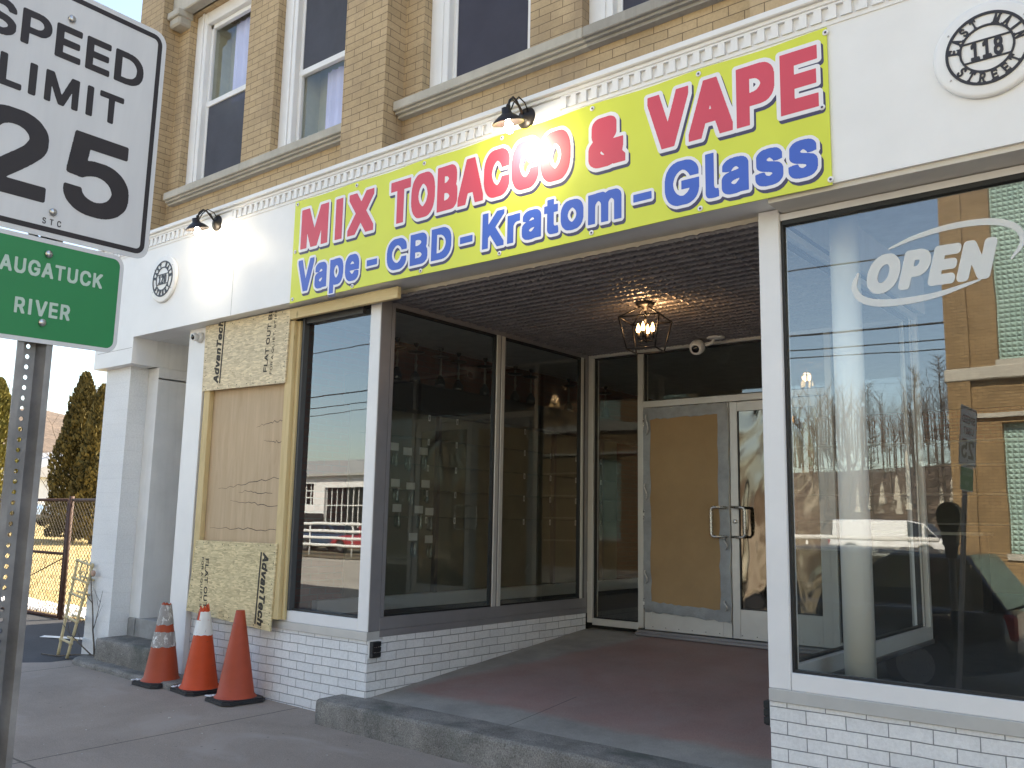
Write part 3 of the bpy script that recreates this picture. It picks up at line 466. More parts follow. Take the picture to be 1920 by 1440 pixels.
[2577,81,-2,2,-12,1,-2,1,-5,1,-10,5,-15,15,-5,9,0,10,-2,2,0,5,0,33,2,5,0,10,5,9,11,11,12,5,2,2,7,1,-9,2,-3,2,-5,0,-2,2,-7,1,-6,3,0,33,5,10,14,14,15,8,5,1,3,1,9,1,5,2,48,0,4,-2,10,-1,2,-1,5,-1,9,-5,15,-14,5,-10,1,-8,2,-2,0,-157,-3,-1,-50,0,-5,-2,-12,-1,-5,-2],
[2925,81,-2,2,-17,1,-2,1,-5,1,-14,7,-20,20,-10,19,-1,7,-1,3,-1,7,-2,5,0,61,2,5,1,10,1,2,1,5,4,7,1,5,4,5,1,2,4,5,1,3,6,6,4,2,7,6,9,5,5,1,3,1,9,1,5,2,45,0,5,-2,9,-1,3,-1,5,-1,9,-5,10,-7,10,-10,12,-22,0,-7,2,-2,1,-7,2,-5,0,-67,-2,-5,-1,-7,-2,-2,0,-5,-2,-2,0,-5,-3,-5,-4,-5,-5,-9,-7,-7,-4,-2,-5,-4,-14,-7,-5,-1,-2,-1,-17,-1,-4,-2],
[1270,84,-2,1,-7,1,-10,4,-5,1,-4,2,-5,4,-2,1,-5,4,-3,1,-12,12,-1,3,-9,12,-5,9,0,5,-2,2,-1,5,-4,10,0,14,-3,5,0,55,3,4,0,15,2,2,1,7,1,2,1,5,9,19,7,10,16,15,21,12,5,0,2,2,7,1,3,2,5,0,64,0,5,-2,7,-1,2,-2,5,0,9,-5,15,-11,3,-2,12,-14,7,-14,1,-5,1,-2,1,-8,2,-2,0,-28,-3,-2,-53,1,-1,5,-5,10,-4,5,-2,3,-8,8,-18,11,-7,0,-2,2,-3,0,-2,-2,-5,0,-14,-7,-20,-20,-10,-19,0,-7,-2,-3,0,-26,2,-2,3,-12,9,-17,14,-14,13,-8,5,-1,5,-2,12,0,14,8,5,4,3,1,5,5,0,2,7,7,5,15,4,1,50,0,1,-4,-1,-35,-4,-7,0,-5,-3,-5,-7,-10,-15,-15,-21,-12,-5,0,-3,-2,-9,-1,-5,-2],
[2775,84,-2,1,-10,1,-9,5,-8,8,-5,9,-1,5,-2,5,0,114,-3,1,-22,1,-1,3,0,48,3,1,20,0,3,1,0,36,0,2,4,1,50,0,1,-3,0,-36,3,-1,27,0,3,-1,0,-3,0,-47,-3,-2,-27,0,-3,-1,0,-81,3,-7,5,-6,22,0,3,-1,2,-5,1,-9,2,-5,0,-31,-8,-2,-5,-2],
[1446,86,-1,3,1,238,3,2,121,0,5,-3,5,0,2,-2,5,0,9,-5,16,-15,4,-10,1,-7,2,-2,0,-53,-7,-17,0,-2,9,-12,5,-9,0,-10,3,-5,0,-40,-3,-5,0,-7,-2,-2,0,-5,-3,-5,-15,-15,-14,-7,-5,-1,-2,-2,-10,0,-2,-2],
[1668,86,-1,3,0,238,3,2,117,0,5,-3,9,0,3,-2,4,0,19,-10,5,-4,3,-1,12,-13,1,-2,4,-5,1,-2,4,-5,2,-5,1,-4,2,-3,0,-5,4,-9,1,-12,2,-5,0,-66,-2,-3,-1,-9,-1,-3,-1,-7,-2,-2,0,-5,-12,-21,-17,-17,-3,-2,-5,-4,-14,-7,-5,0,-10,-5,-11,0,-5,-2],
[2168,86,-1,3,0,255,6,1,45,0,3,-1,0,-79,2,-5,16,16,3,5,19,19,2,5,20,20,4,6,14,14,64,0,2,-3,-1,-27,-20,-20,-2,-4,-24,-24,-2,-5,-24,-24,-1,-3,-5,-5,0,-3,0,-2,12,-14,0,-3,4,-4,1,-3,4,-5,6,-9,6,-7,1,-3,4,-4,5,-10,7,-7,0,-2,5,-5,5,-10,6,-7,1,-2,9,-12,0,-31,-3,-1,-57,0,-6,8,-1,2,-6,8,-1,2,-4,5,-5,9,-7,7,0,3,-5,5,-5,9,-7,7,0,3,-4,4,-1,3,-4,4,-5,10,-4,3,-17,-17,-1,-74,-3,-1],
[2396,86,-1,3,1,196,3,1,52,0,7,2,48,0,1,-3,0,-50,-3,-2,-24,0,-15,-7,-8,-8,0,-3,-4,-4,-1,-5,-2,-2,0,-117,-4,-1],
[3068,86,-1,6,0,190,1,3,57,1,7,2,48,0,5,-2,4,-1,12,-8,5,4,9,4,5,1,3,2,54,0,5,-2,5,-1,9,-4,16,-16,2,-4,1,-5,1,-2,1,-8,2,-4,0,-153,-1,-3,-50,0,-3,1,-1,124,-2,2,0,5,-5,5,-1,3,-12,7,-2,0,-12,-9,-2,-4,-4,-5,0,-4,-2,-3,-1,-119,-1,-3,-50,0,-3,1,-1,121,-5,13,-10,10,-5,2,-4,-2,-11,-8,0,-3,-5,-5,-2,-4,0,-7,-2,-3,-1,-114,-3,-1],
[386,135,3,-2,5,1,5,4,3,1,6,6,2,4,4,5,2,4,0,5,-3,1,-9,0,-3,-2,-12,-3,-6,-3,-9,-10],
[593,135,6,1,13,13,0,2,4,5,3,5,0,4,2,3,1,7,2,5,0,16,-2,5,-1,7,-10,21,-7,6,-3,1,-5,4,-2,0,-2,0,-7,-6,-3,-1,-1,-3,-7,-7,-5,-10,0,-5,-2,-2,-1,-7,-2,-5,1,-14,1,-3,1,-7,2,-2,0,-5,8,-15,9,-9],
[4069,135,4,-2,7,0,7,3,17,18,3,4,0,5,-6,1,-2,-2,-12,0,-2,-2,-8,-1,-2,-2,-5,0,-5,-4,-2,-1,-6,-6,0,-2,7,-7],
[2598,137,1,-1,5,0,9,5,15,15,3,5,0,2,-4,1,-2,-2,-14,0,-3,-2,-7,-1,-9,-5,-8,-8,5,-5],
[2938,137,4,-1,9,5,13,13,1,2,4,5,2,4,1,5,2,3,0,7,2,5,-2,4,0,7,-2,3,-1,5,-5,9,-16,17,-8,3,-12,-5,-12,-11,-2,-4,-4,-5,0,-4,-2,-3,-1,-5,-2,-4,0,-17,2,-2,1,-5,7,-14,13,-13],
[1500,139,4,-1,35,0,5,2,7,1,6,3,11,11,1,1,0,5,-4,6,-9,9,-10,5,-4,0,-3,2,-38,0,-1,-3],
[1724,139,3,-1,27,0,2,2,7,1,2,2,5,0,10,5,5,4,3,2,9,9,10,17,2,5,1,4,2,3,0,9,2,5,0,7,-2,2,0,8,-2,2,-1,5,-2,2,0,5,-3,5,-4,4,-1,4,-16,15,-15,9,-7,0,-3,2,-14,0,-5,3,-12,0,-3,-2],
[965,165,-4,1,-1,2,0,43,1,4,114,0,2,0,2,-2,1,-43,-1,-2,-2,-2],
[1973,165,-15,0,-2,1,-1,2,0,43,1,4,114,0,3,0,2,-2,0,-43,0,-2,-2,-2],
[3411,165,-5,1,-1,2,0,43,1,4,124,0,2,0,2,-2,1,-43,-1,-2,-2,-2],
[2586,213,3,-1,3,2,14,0,5,2,12,1,4,2,1,4,-8,8,-5,2,-7,0,-10,-6,-11,-10],
[4058,215,3,-1,7,0,5,2,16,1,3,2,7,0,5,3,0,3,-10,10,-5,3,-7,0,-11,-6,-8,-8],
[377,218,5,-1,5,2,14,0,3,2,7,1,3,3,0,5,-10,10,-8,0,-5,-3,-11,-11,-4,-6],
[763,218,2,-1,8,0,33,0,3,1,-2,5,-7,9,-11,8,-2,0,-8,-3,-11,-11],
[1502,235,4,-2,17,0,4,2,10,1,18,10,7,10,0,2,-5,5,-1,4,-10,7,-4,0,-3,2,-9,0,-5,3,-21,-1,-4,-3,0,-2,0,-34,0,-2]]),
"banner_blue_edge": (1000, [
[496,1,-3,7,-1,74,-1,-5,-5,-7,-6,-5,-7,-3,-46,0,-16,-5,-50,0,-19,5,-10,5,-21,21,-11,25,0,69,3,10,10,16,-8,15,-1,38,-6,-12,-44,-148,-10,-27,-9,-9,-8,-3,-62,0,-9,5,-6,6,-4,12,-30,100,-42,130,-3,12,0,34,5,9,6,6,7,3,60,0,9,-5,8,-11,25,-86,5,-13,3,1,3,8,25,88,10,13,9,5,58,0,7,-3,8,-8,2,-7,0,-38,-13,-43,-2,-13,9,16,19,18,17,10,19,6,60,0,12,-3,14,-7,9,-7,11,-11,12,-21,4,-14,1,45,8,11,10,4,50,0,9,3,60,-1,28,-14,18,-17,13,-27,3,0,14,25,19,19,29,14,61,1,12,-3,22,-12,18,-17,6,-10,10,-21,5,-24,0,-67,-2,-7,-1,-38,-12,-26,-17,-18,-26,-14,-15,-3,-52,0,-14,3,-29,16,-20,23,-8,16,-3,1,-11,-22,-8,-10,-19,-17,-9,-5,-19,-5,-39,-1,-1,-48,-3,-7],
[4042,58,-12,2,-29,16,-2,-1,-7,-8,-7,-5,-17,-2,-38,0,-17,2,-14,8,-13,12,-7,14,-2,10,-2,59,-3,-7,-1,-12,-5,-16,-15,-27,-23,-23,-27,-15,-19,-5,-76,0,-19,5,-29,16,-22,23,-7,9,-12,24,-5,14,-5,24,0,83,3,17,7,24,19,33,21,22,25,15,26,7,69,0,27,-7,21,-12,26,-26,15,-27,5,-19,0,-36,-1,-7,4,-7,1,-5,1,126,3,7,8,8,7,3,57,0,8,-4,7,-7,3,-7,0,-198,3,-4,3,-2,4,4,0,24,13,26,-9,14,1,38,7,15,16,19,11,8,14,7,17,5,12,0,7,2,33,0,24,-3,24,-9,18,-15,11,-19,5,-14,2,-92,14,13,-8,21,0,65,9,19,18,18,28,13,15,1,7,2,38,0,29,-5,17,-10,17,-17,13,-26,7,17,6,9,18,18,19,9,29,5,38,0,7,-2,9,0,17,-5,14,-9,18,-18,9,-19,1,-43,-9,-17,11,-19,3,-9,-1,-55,-2,-10,-9,-16,-20,-19,-20,-11,-23,-5,-53,0,-16,3,-28,13,-18,18,-7,12,-3,-2,-5,-9,-19,-19,-20,-11,-24,-5,-53,0,-23,5,-20,11,-19,18,-11,23,-2,-37,-7,-9,-8,-6,-53,0,-19,-5],
[2573,62,-22,5,-15,8,-21,20,-7,16,-3,14,0,45,3,15,10,19,-5,8,-5,2,-23,0,-10,-6,-5,-9,-1,-114,-5,-10,-10,-8,-60,0,-14,8,-15,-8,-66,0,-12,9,-40,59,-5,4,-2,-54,-2,-8,-7,-7,-6,-3,-7,0,-53,0,-8,3,-7,7,-2,8,0,261,4,10,11,8,60,0,7,-3,7,-6,3,-6,2,-40,45,48,9,7,72,0,7,-3,6,-5,5,-10,0,-33,-3,-7,-72,-79,54,-78,10,-11,1,149,3,7,4,5,11,6,114,2,7,-3,8,-8,4,-16,15,12,26,12,14,3,57,0,22,-5,14,-7,17,-15,1,9,8,11,7,4,10,2,2,24,3,5,7,7,7,3,57,0,10,-5,7,-10,2,-24,17,-2,5,-3,7,-7,3,-7,1,-22,21,22,10,8,15,7,21,5,55,0,21,-5,23,-13,18,-19,16,-29,2,48,7,10,8,5,57,1,7,2,58,0,19,-6,16,6,60,0,12,-3,16,-9,20,-20,7,-17,3,-12,0,-161,-5,-10,-10,-8,-60,0,-7,3,-8,7,-3,8,-1,120,-2,-1,-1,-3,-1,-116,-2,-8,-8,-7,-7,-3,-58,0,-8,3,-7,7,-2,8,0,116,-2,3,-2,1,-3,-11,-1,-109,-4,-10,-11,-8,-60,0,-8,3,-7,7,-2,8,-2,44,-8,-18,-10,-15,-13,-13,-9,-6,-26,-12,-26,-3,-31,0,-8,2,-14,1,-26,12,-24,21,-2,-16,-2,-5,-7,-7,-5,-3,-17,-3,-45,0,-15,3,-14,7,-13,13,-11,24,-1,100,-1,2,-5,1,-5,-1,-1,-2,0,-126,-5,-10,-6,-5,-7,-3,-50,0,-21,-5],
[1265,65,-23,7,-10,5,-15,10,-18,18,-18,30,-7,21,0,12,-3,7,0,64,8,36,12,24,7,9,21,22,27,15,24,5,72,0,19,-5,21,-12,20,-18,9,-11,14,-30,2,58,5,8,10,7,133,1,17,-6,15,-7,16,-16,5,-6,7,-14,3,-12,0,-57,-4,-15,12,-19,0,-4,2,138,4,9,11,8,129,1,14,-3,31,-15,9,-6,17,-17,15,-25,7,-21,3,-17,0,-74,-5,-24,-12,-26,-7,-9,-21,-22,-28,-15,-14,-4,-16,-3,-122,0,-9,7,-6,8,-2,41,-8,-19,-20,-21,-29,-13,-14,-3,-131,0,-9,4,-8,11,-2,59,-11,-26,-7,-9,-22,-21,-27,-15,-21,-6],
[956,148,-11,8,-4,9,0,50,2,8,8,7,7,3,122,0,7,-3,8,-7,3,-8,0,-50,-3,-7,-8,-8,-7,-2],
[1951,148,-11,8,-4,9,0,50,3,8,7,7,8,3,121,0,7,-3,8,-7,3,-8,0,-50,-3,-7,-8,-8,-7,-2],
[3401,148,-6,3,-6,7,-3,12,0,48,7,9,8,6,134,0,9,-4,8,-11,0,-55,-7,-9,-8,-6],
[1300,158,6,0,10,5,12,12,8,17,6,5,7,3,59,-1,11,-7,5,-7,1,-5,1,21,-1,25,-10,-9,-7,-3,-59,0,-7,3,-6,6,-13,23,-10,8,-5,3,-7,0,-12,-5,-12,-12,-7,-15,-3,-12,0,-12,5,-16,8,-13,14,-12],
[1520,158,15,-1,5,4,-5,3,-12,0,-3,-1],
[1744,158,5,0,16,4,13,8,12,19,4,19,-6,24,-7,10,-8,8,-10,4,-12,3,-7,-1,-1,-2],
[2813,158,14,-1,4,4,0,50,-4,3,-12,0,-3,-3],
[2938,158,4,0,4,4,6,8,3,10,0,9,-3,10,-3,6,-7,6,-3,0,-5,-5,-8,-19,3,-14,5,-10],
[593,161,1,-1,5,5,6,20,-3,19,-5,9,-3,2,-5,-7,-6,-19,6,-21],
[4387,173,2,-1,3,3,-8,19,-2,26,-1,-5,-9,-11,0,-3],
[3715,177,3,-1,1,1,0,55,4,8,12,9,37,2,-5,12,-12,12,-6,3,-10,0,-16,-10,-13,-19,-7,-24,-1,-12,6,-21],
[1519,256,1,-2,8,2,-5,3,-3,0]]),
"speed_text": (2000, [
[212,-488,-4,1,-18,0,-16,4,-8,1,-29,9,-27,13,-24,18,-15,14,-8,10,-11,21,-5,14,-1,9,-2,4,1,29,6,7,3,1,92,-1,7,-7,3,-13,5,-10,13,-14,9,-6,14,-7,20,-6,9,-1,4,-2,22,0,5,2,9,1,20,6,8,5,15,9,13,14,11,20,2,6,3,11,-3,12,-9,20,-6,8,-11,12,-15,9,-8,5,-18,6,-11,3,-7,0,-7,2,-15,0,-7,-2,-7,0,-4,-2,-9,-1,-27,-9,-24,-13,-24,0,-7,3,-18,0,-7,2,-20,0,-4,2,-9,1,-5,5,-3,4,0,29,3,7,0,9,4,20,0,8,2,7,0,9,2,7,0,9,3,6,0,9,2,7,0,9,2,6,0,9,2,7,0,9,3,6,2,25,2,7,0,6,2,7,0,9,3,11,6,7,3,1,318,-1,8,-7,0,-7,0,-62,-1,-3,-7,-7,-224,0,-5,-1,-3,-13,0,-9,-2,-7,0,-9,-5,-20,1,-10,9,1,14,4,9,0,6,2,78,0,7,-2,11,-1,18,-4,20,-7,11,-6,4,-1,25,-15,12,-10,13,-13,10,-13,12,-18,7,-16,4,-15,0,-9,3,-7,0,-51,-3,-7,0,-9,-7,-22,-6,-13,-10,-14,-32,-33,-15,-9,-20,-11,-4,-1,-18,-8,-6,-1,-9,-4,-9,-1,-5,-1,-6,0,-7,-3,-16,0,-6,-2],
[-439,-482,-7,7,-1,3,0,60,1,3,12,11,18,15,10,9,39,31,23,20,39,31,23,20,15,11,9,9,16,11,28,25,6,5,15,14,10,14,14,24,2,9,-5,16,-5,7,-11,11,-9,7,-9,4,-20,7,-8,1,-3,1,-29,0,-20,-4,-6,-4,-5,-1,-9,-4,-10,-8,-10,-11,-9,-18,-3,-11,0,-11,-8,-7,-91,0,-6,6,-1,3,0,36,7,29,6,13,10,14,24,25,18,13,22,11,25,9,22,5,9,0,4,2,91,0,7,-2,11,-1,38,-11,27,-13,14,-10,28,-28,9,-14,7,-15,5,-23,0,-44,-2,-7,-1,-9,-4,-13,-11,-22,-14,-19,-51,-51,-6,-3,-12,-13,-19,-14,-9,-9,-71,-56,-8,-8,7,-2,202,0,7,-6,1,-4,0,-64,-1,-5,-6,-6,-3,-1],
[-357,94,-4,4,-1,3,0,162,1,3,4,5,27,0,6,-3,2,-5,1,-133,4,-1,74,-1,4,-4,1,-3,0,-20,-3,-5,-5,-3],
[-197,94,-4,4,-1,3,0,162,1,3,4,5,29,0,6,-3,2,-5,0,-162,-3,-5,-5,-3],
[-108,94,-5,5,0,4,0,160,3,6,4,2,34,0,3,-1,5,-4,28,-63,1,-4,8,-16,7,-20,6,-7,14,30,0,4,15,31,1,5,15,31,1,4,4,7,3,3,7,0,31,0,5,-3,2,-2,0,-5,0,-158,0,-4,-3,-3,-4,-3,-25,0,-3,1,-4,5,-1,80,-1,5,-5,-7,-1,-5,-8,-15,-1,-5,-24,-53,-5,-5,-7,-1,-20,1,-6,6,-21,43,-1,5,-8,15,-1,5,-7,13,-2,3,-2,-5,0,-80,-4,-5,-3,-1],
[137,94,-5,4,-1,3,0,162,1,3,5,5,26,0,6,-3,2,-5,0,-162,-1,-3,-4,-4],
[272,94,-4,4,-1,3,-1,133,-3,2,-49,0,-4,4,-1,3,0,23,5,4,3,1,140,0,5,-5,0,-7,0,-18,-5,-5,-49,0,-3,-2,-1,-135,-4,-5,-3,-1],
[-403,360,-5,2,-9,1,-15,4,-18,11,-11,11,-7,12,-3,11,0,7,2,4,6,4,33,-1,5,-5,3,-9,5,-5,7,-4,7,-3,15,-2,18,0,9,2,13,7,5,4,3,6,0,6,-7,7,-5,3,-20,7,-9,0,-20,6,-9,1,-20,7,-16,9,-13,13,-5,10,0,31,7,13,11,11,7,5,20,9,11,3,11,0,5,2,6,0,14,0,6,-2,12,0,11,-3,20,-9,18,-18,5,-9,2,-9,0,-9,-4,-4,-4,-1,-31,0,-6,6,-2,6,-5,5,-13,7,-11,2,-18,0,-9,-2,-13,-7,-6,-7,0,-7,7,-7,5,-3,29,-9,29,-5,20,-7,16,-9,11,-11,5,-7,2,-7,0,-31,-9,-15,-7,-8,-9,-6,-18,-9,-11,-3,-9,0,-4,-2],
[-263,363,-5,4,-1,3,0,178,1,5,5,4,2,1,82,0,7,-2,13,0,11,-3,16,-7,7,-5,9,-9,7,-9,4,-11,3,-11,0,-18,-3,-11,-4,-11,-5,-7,-7,-7,-11,-9,-9,-4,-16,-5,-66,-1,-1,-2,-1,-58,-4,-5,-3,-1],
[-72,363,-5,4,-1,3,0,178,1,5,5,4,2,1,133,0,6,-1,4,-5,0,-2,0,-22,-1,-3,-4,-5,-96,0,-5,-1,0,-33,1,-5,91,-1,4,-5,1,-3,0,-20,-1,-5,-4,-4,-2,-1,-89,-1,-1,-2,0,-33,0,-5,3,-1,98,0,4,-5,1,-3,0,-22,-1,-3,-4,-4,-2,-1],
[108,363,-5,4,-1,3,0,178,1,5,5,4,2,1,133,0,6,-1,4,-5,0,-2,0,-22,-1,-3,-4,-5,-96,0,-5,-1,0,-33,1,-5,91,-1,4,-5,1,-3,0,-20,-1,-5,-4,-4,-2,-1,-89,-1,-1,-2,0,-33,0,-5,3,-1,98,0,4,-5,1,-3,0,-22,-1,-3,-4,-4,-2,-1],
[288,363,-5,4,-1,3,0,178,1,4,1,2,4,3,4,1,74,0,6,-2,18,0,4,-2,9,-1,14,-5,9,-4,15,-11,11,-11,10,-14,6,-18,1,-9,2,-7,0,-28,-5,-23,-9,-17,-8,-12,-7,-6,-14,-10,-14,-6,-13,-5,-9,-1,-2,-1,-20,-1,-7,-2],
[327,401,3,-1,38,0,4,2,9,1,18,6,9,7,9,10,5,8,4,16,1,20,-3,11,-7,13,-14,14,-13,7,-20,5,-40,0,-3,-1],
[-224,466,3,-2,42,0,11,3,9,5,7,7,5,13,-5,14,-7,7,-9,4,-11,3,-44,-1,-1,-5]]),
"speed_small": (3000, [
[-71,-26,-3,1,-4,4,-1,4,0,6,2,0,3,0,4,-6,5,-2,3,1,3,3,1,1,0,4,0,1,-3,3,-12,5,-4,4,-1,1,-1,5,0,6,1,5,5,5,4,1,10,0,2,-1,4,-4,1,-4,0,-6,-1,0,-4,0,-4,6,-3,2,-1,0,-3,-2,-3,-3,-1,-1,0,-3,4,-4,12,-5,4,-4,2,-5,-1,-8,-1,-4,-2,-3,-5,-3],
[-5,-26,-1,3,0,39,0,1,-2,1,-9,0,-1,2,0,5,3,0,28,0,0,-3,0,-4,-10,0,-1,-1,-1,-42,0,-1,-2,0],
[58,-26,-3,1,-5,6,-3,6,0,5,-1,5,0,7,1,4,0,3,2,8,7,6,3,1,9,0,3,-1,4,-3,3,-3,1,-5,0,-5,-2,-1,-3,1,-3,4,-4,5,-3,1,-3,-1,-6,-5,-2,-6,0,-14,2,-6,6,-5,3,-1,3,1,4,5,3,4,1,1,4,-1,0,-5,-1,-5,-3,-3,-4,-3,-3,-1]]),
"river_text": (4000, [
[-319,137,-16,8,-9,8,-7,11,-6,16,0,125,4,4,8,0,16,0,3,-4,1,-109,3,-8,5,-8,6,-6,14,-6,10,3,10,6,7,14,3,10,1,104,3,4,3,0,21,0,4,-4,0,-5,0,-112,-2,-5,-1,-11,-13,-21,-12,-9,-10,-5],
[-159,137,-8,2,-8,5,-18,19,-6,12,-6,16,0,16,-3,8,0,18,3,8,0,16,6,16,5,11,22,22,16,6,37,-1,15,-6,21,-21,8,-21,0,-14,-4,-3,-2,-1,-24,1,-4,3,-6,16,-6,6,-8,6,-8,2,-11,-2,-13,-11,-6,-9,-6,-13,0,-11,-3,-10,6,-27,8,-13,6,-6,11,-6,8,-2,8,2,6,4,10,9,3,7,1,8,-4,1,-22,0,-3,1,-3,6,0,18,1,4,5,3,54,0,3,-1,3,-6,0,-40,-3,-10,-8,-16,-14,-14,-11,-6,-10,-3],
[276,137,-16,8,-11,10,-8,17,-3,11,0,122,3,4,8,0,16,0,4,-4,1,-106,3,-11,7,-11,9,-6,11,-2,13,5,4,3,8,14,2,8,2,106,3,4,3,0,21,0,3,-4,1,-5,0,-115,-3,-13,-13,-21,-12,-9,-11,-5],
[436,137,-19,10,-13,13,-9,15,-6,21,1,59,8,24,7,10,15,14,19,9,37,-1,13,-5,9,-6,8,-8,8,-13,5,-16,0,-14,-3,-3,-3,-1,-21,1,-6,6,-1,5,-5,8,-8,8,-7,4,-8,2,-8,-2,-10,-6,-6,-5,-6,-9,-5,-16,-1,-10,-2,-6,3,-18,5,-16,6,-9,6,-5,10,-6,8,-2,8,2,8,5,9,9,4,11,6,6,24,0,3,-3,0,-14,-5,-16,-8,-13,-8,-8,-9,-6,-16,-6],
[-663,139,-3,4,-1,2,1,160,3,4,3,0,24,0,5,-3,34,-67,4,-6,7,-13,3,-3,2,6,0,82,4,4,2,0,22,0,3,-4,1,-2,-1,-160,-3,-4,-3,0,-24,0,-5,3,-29,57,-4,5,-12,24,-3,3,-2,-6,0,-82,-4,-4,-2,0],
[-511,139,-3,4,0,10,48,152,3,4,3,0,27,0,6,-6,5,-16,1,-8,18,-51,1,-8,17,-51,4,-13,-1,-13,-3,-4,-3,0,-19,0,-3,1,-5,8,-10,32,-40,1,-3,-1,-9,-24,-1,-8,-5,-8,-4,-1],
[-52,139,-3,4,0,13,6,19,2,8,12,34,1,8,15,43,1,8,8,24,6,9,29,0,6,-9,4,-16,18,-51,1,-8,17,-50,2,-8,4,-14,0,-10,-4,-4,-2,0,-19,0,-4,1,-5,5,-8,24,-1,8,-3,4,-38,0,-2,0,-4,-4,-9,-34,-2,-3,-4,-1],
[140,139,-3,4,-1,2,0,128,-1,3,-3,1,-32,0,-4,2,-3,5,1,21,3,4,3,0,107,0,3,-4,1,-2,0,-19,-3,-5,-4,-2,-32,0,-3,-1,-1,-3,-1,-130,-3,-4,-3,0],
[551,139,-4,4,0,2,0,160,4,4,8,0,16,0,3,-4,1,-50,1,-5,3,1,34,45,13,12,3,1,27,0,3,-4,1,-2,-1,-8,-2,-6,-12,-12,-2,-5,-30,-35,-1,-4,22,-37,23,-35,3,-8,-1,-10,-3,-4,-3,0,-21,0,-4,1,-10,13,-4,8,-27,42,-3,-1,-9,-11,-1,-48,-3,-4,-3,0],
[-458,215,11,-2,10,2,-6,26,-4,6,-3,-3,-3,-8],
[1,215,8,-2,11,2,1,5,-9,27,-3,0,-3,-8,-1,-8,-4,-11]]),
"river_word": (4000, [
[-311,-298,-3,3,-1,3,1,165,3,4,3,0,72,0,12,-6,9,-10,6,-12,3,-10,0,-38,-8,-18,-12,-11,0,-3,25,-53,0,-11,-3,-3,-3,-1,-24,0,-3,2,-5,8,-2,5,-21,45,-3,4,-14,0,-2,-1,-2,-3,0,-56,-4,-3,-2,-1],
[-159,-298,-3,3,-1,3,0,163,1,2,3,4,24,0,4,-1,3,-5,0,-163,-3,-5,-4,-2],
[-36,-298,-6,6,-8,24,-1,8,-39,120,0,13,3,4,8,0,16,0,3,0,3,-4,4,-16,10,-26,1,-8,7,-19,1,-8,7,-19,1,-8,3,-5,6,16,2,8,12,37,6,27,8,21,4,4,2,0,22,0,3,-4,1,-2,0,-11,-4,-13,-9,-27,-1,-8,-10,-27,-1,-8,-9,-26,-2,-8,-10,-32,-6,-9],
[71,-298,-4,3,0,3,0,165,4,4,2,0,88,0,4,-4,0,-8,0,-16,-4,-3,-58,-1,-3,-1,-1,-29,1,-6,59,-2,3,-3,1,-3,0,-18,-1,-6,-3,-3,-3,-1,-56,-1,-1,-3,0,-32,1,-3,3,-1,61,0,3,-4,1,-2,-1,-22,-3,-3,-3,-1],
[201,-298,-3,3,-1,3,1,165,3,4,6,0,64,0,10,-3,17,-17,5,-10,1,-11,3,-8,0,-13,-3,-8,-1,-11,-5,-11,-11,-12,-2,-4,24,-50,0,-14,-4,-3,-2,-1,-22,0,-3,2,-5,5,-2,5,-24,51,-3,1,-11,0,-2,-1,-2,-3,0,-56,-4,-3,-2,-1],
[-282,-201,3,-2,22,1,8,3,8,7,3,9,0,8,-3,8,-7,8,-9,4,-22,0,-3,-1],
[230,-201,3,-2,19,0,16,9,4,9,0,13,-3,8,-5,5,-12,4,-19,0,-3,-1]]),
"medal_118": (3000, [
[-54,-555,-46,6,-58,14,-49,17,-48,22,-23,12,-32,20,-37,27,-30,26,-51,53,-39,52,-26,44,-21,46,-21,58,-12,46,-9,65,-2,46,2,48,9,65,12,46,21,58,21,46,26,44,39,52,51,53,30,26,37,27,32,20,23,12,48,22,58,20,49,11,53,7,74,1,32,-2,41,-6,33,-7,41,-12,42,-16,57,-28,39,-23,35,-26,30,-26,51,-53,39,-52,26,-44,21,-46,21,-58,12,-46,9,-65,2,-46,-2,-48,-9,-65,-12,-46,-21,-58,-21,-46,-26,-44,-39,-52,-51,-53,-23,-20,-42,-32,-34,-21,-41,-21,-63,-25,-41,-12,-33,-7,-41,-6,-32,-2,-56,0],
[-33,-516,62,-1,7,2,0,8,2,4,12,4,-22,119,1,10,-2,2,-37,-1,-40,3,0,-2,8,-9,5,-12,0,-23,-7,-23,-7,-9,-8,-7,-1,-12,7,-34,3,-3,12,-3,2,-4,-1,-6],
[-93,-509,11,-1,2,8,-6,42,-3,5,-7,3,-2,-1,-6,-24,-1,-27,2,-3],
[134,-497,3,-2,23,7,35,13,21,9,1,3,-4,9,10,9,-4,9,-62,100,-1,5,-45,-17,-3,-2,7,-39,-1,-3,-11,-3,-3,3,-2,9,-5,2,-32,-6,-2,-2,4,-26,12,-1,30,7,6,-4,4,-6,0,-14,-5,-6,-35,-5,-5,-2,-1,-3,6,-26,7,-1,18,5,10,0,3,3,-1,12,2,2,12,1],
[-158,-493,9,-1,5,10,11,-1,3,2,5,34,5,19,0,7,5,18,0,7,4,18,1,12,-8,5,1,11,-1,2,-35,14,-24,-35,-4,0,-7,5,0,3,5,9,0,2,-10,5,-2,0,-51,-83,-1,-5,4,-5,0,-2,-5,-9,0,-2,2,-2,51,-24],
[-291,-428,4,-2,2,2,7,9,7,-2,3,2,51,86,-1,2,-7,5,-5,-1,-7,-9,-9,5,-1,4,20,35,-35,32,-14,15,-3,-1,-1,-9,-7,-16,-10,-11,-4,-2,-6,4,-7,9,1,7,6,9,0,7,-6,8,-9,2,-9,-4,-5,-8,8,-37,-2,-16,-3,-6,-18,-18,-10,-5,-19,-3,-16,4,3,-5,22,-25,24,-23,30,-25],
[-85,-426,12,0,8,7,3,9,0,10,-3,7,-3,2,-9,3,-10,1,0,-2,-5,-32,1,-3],
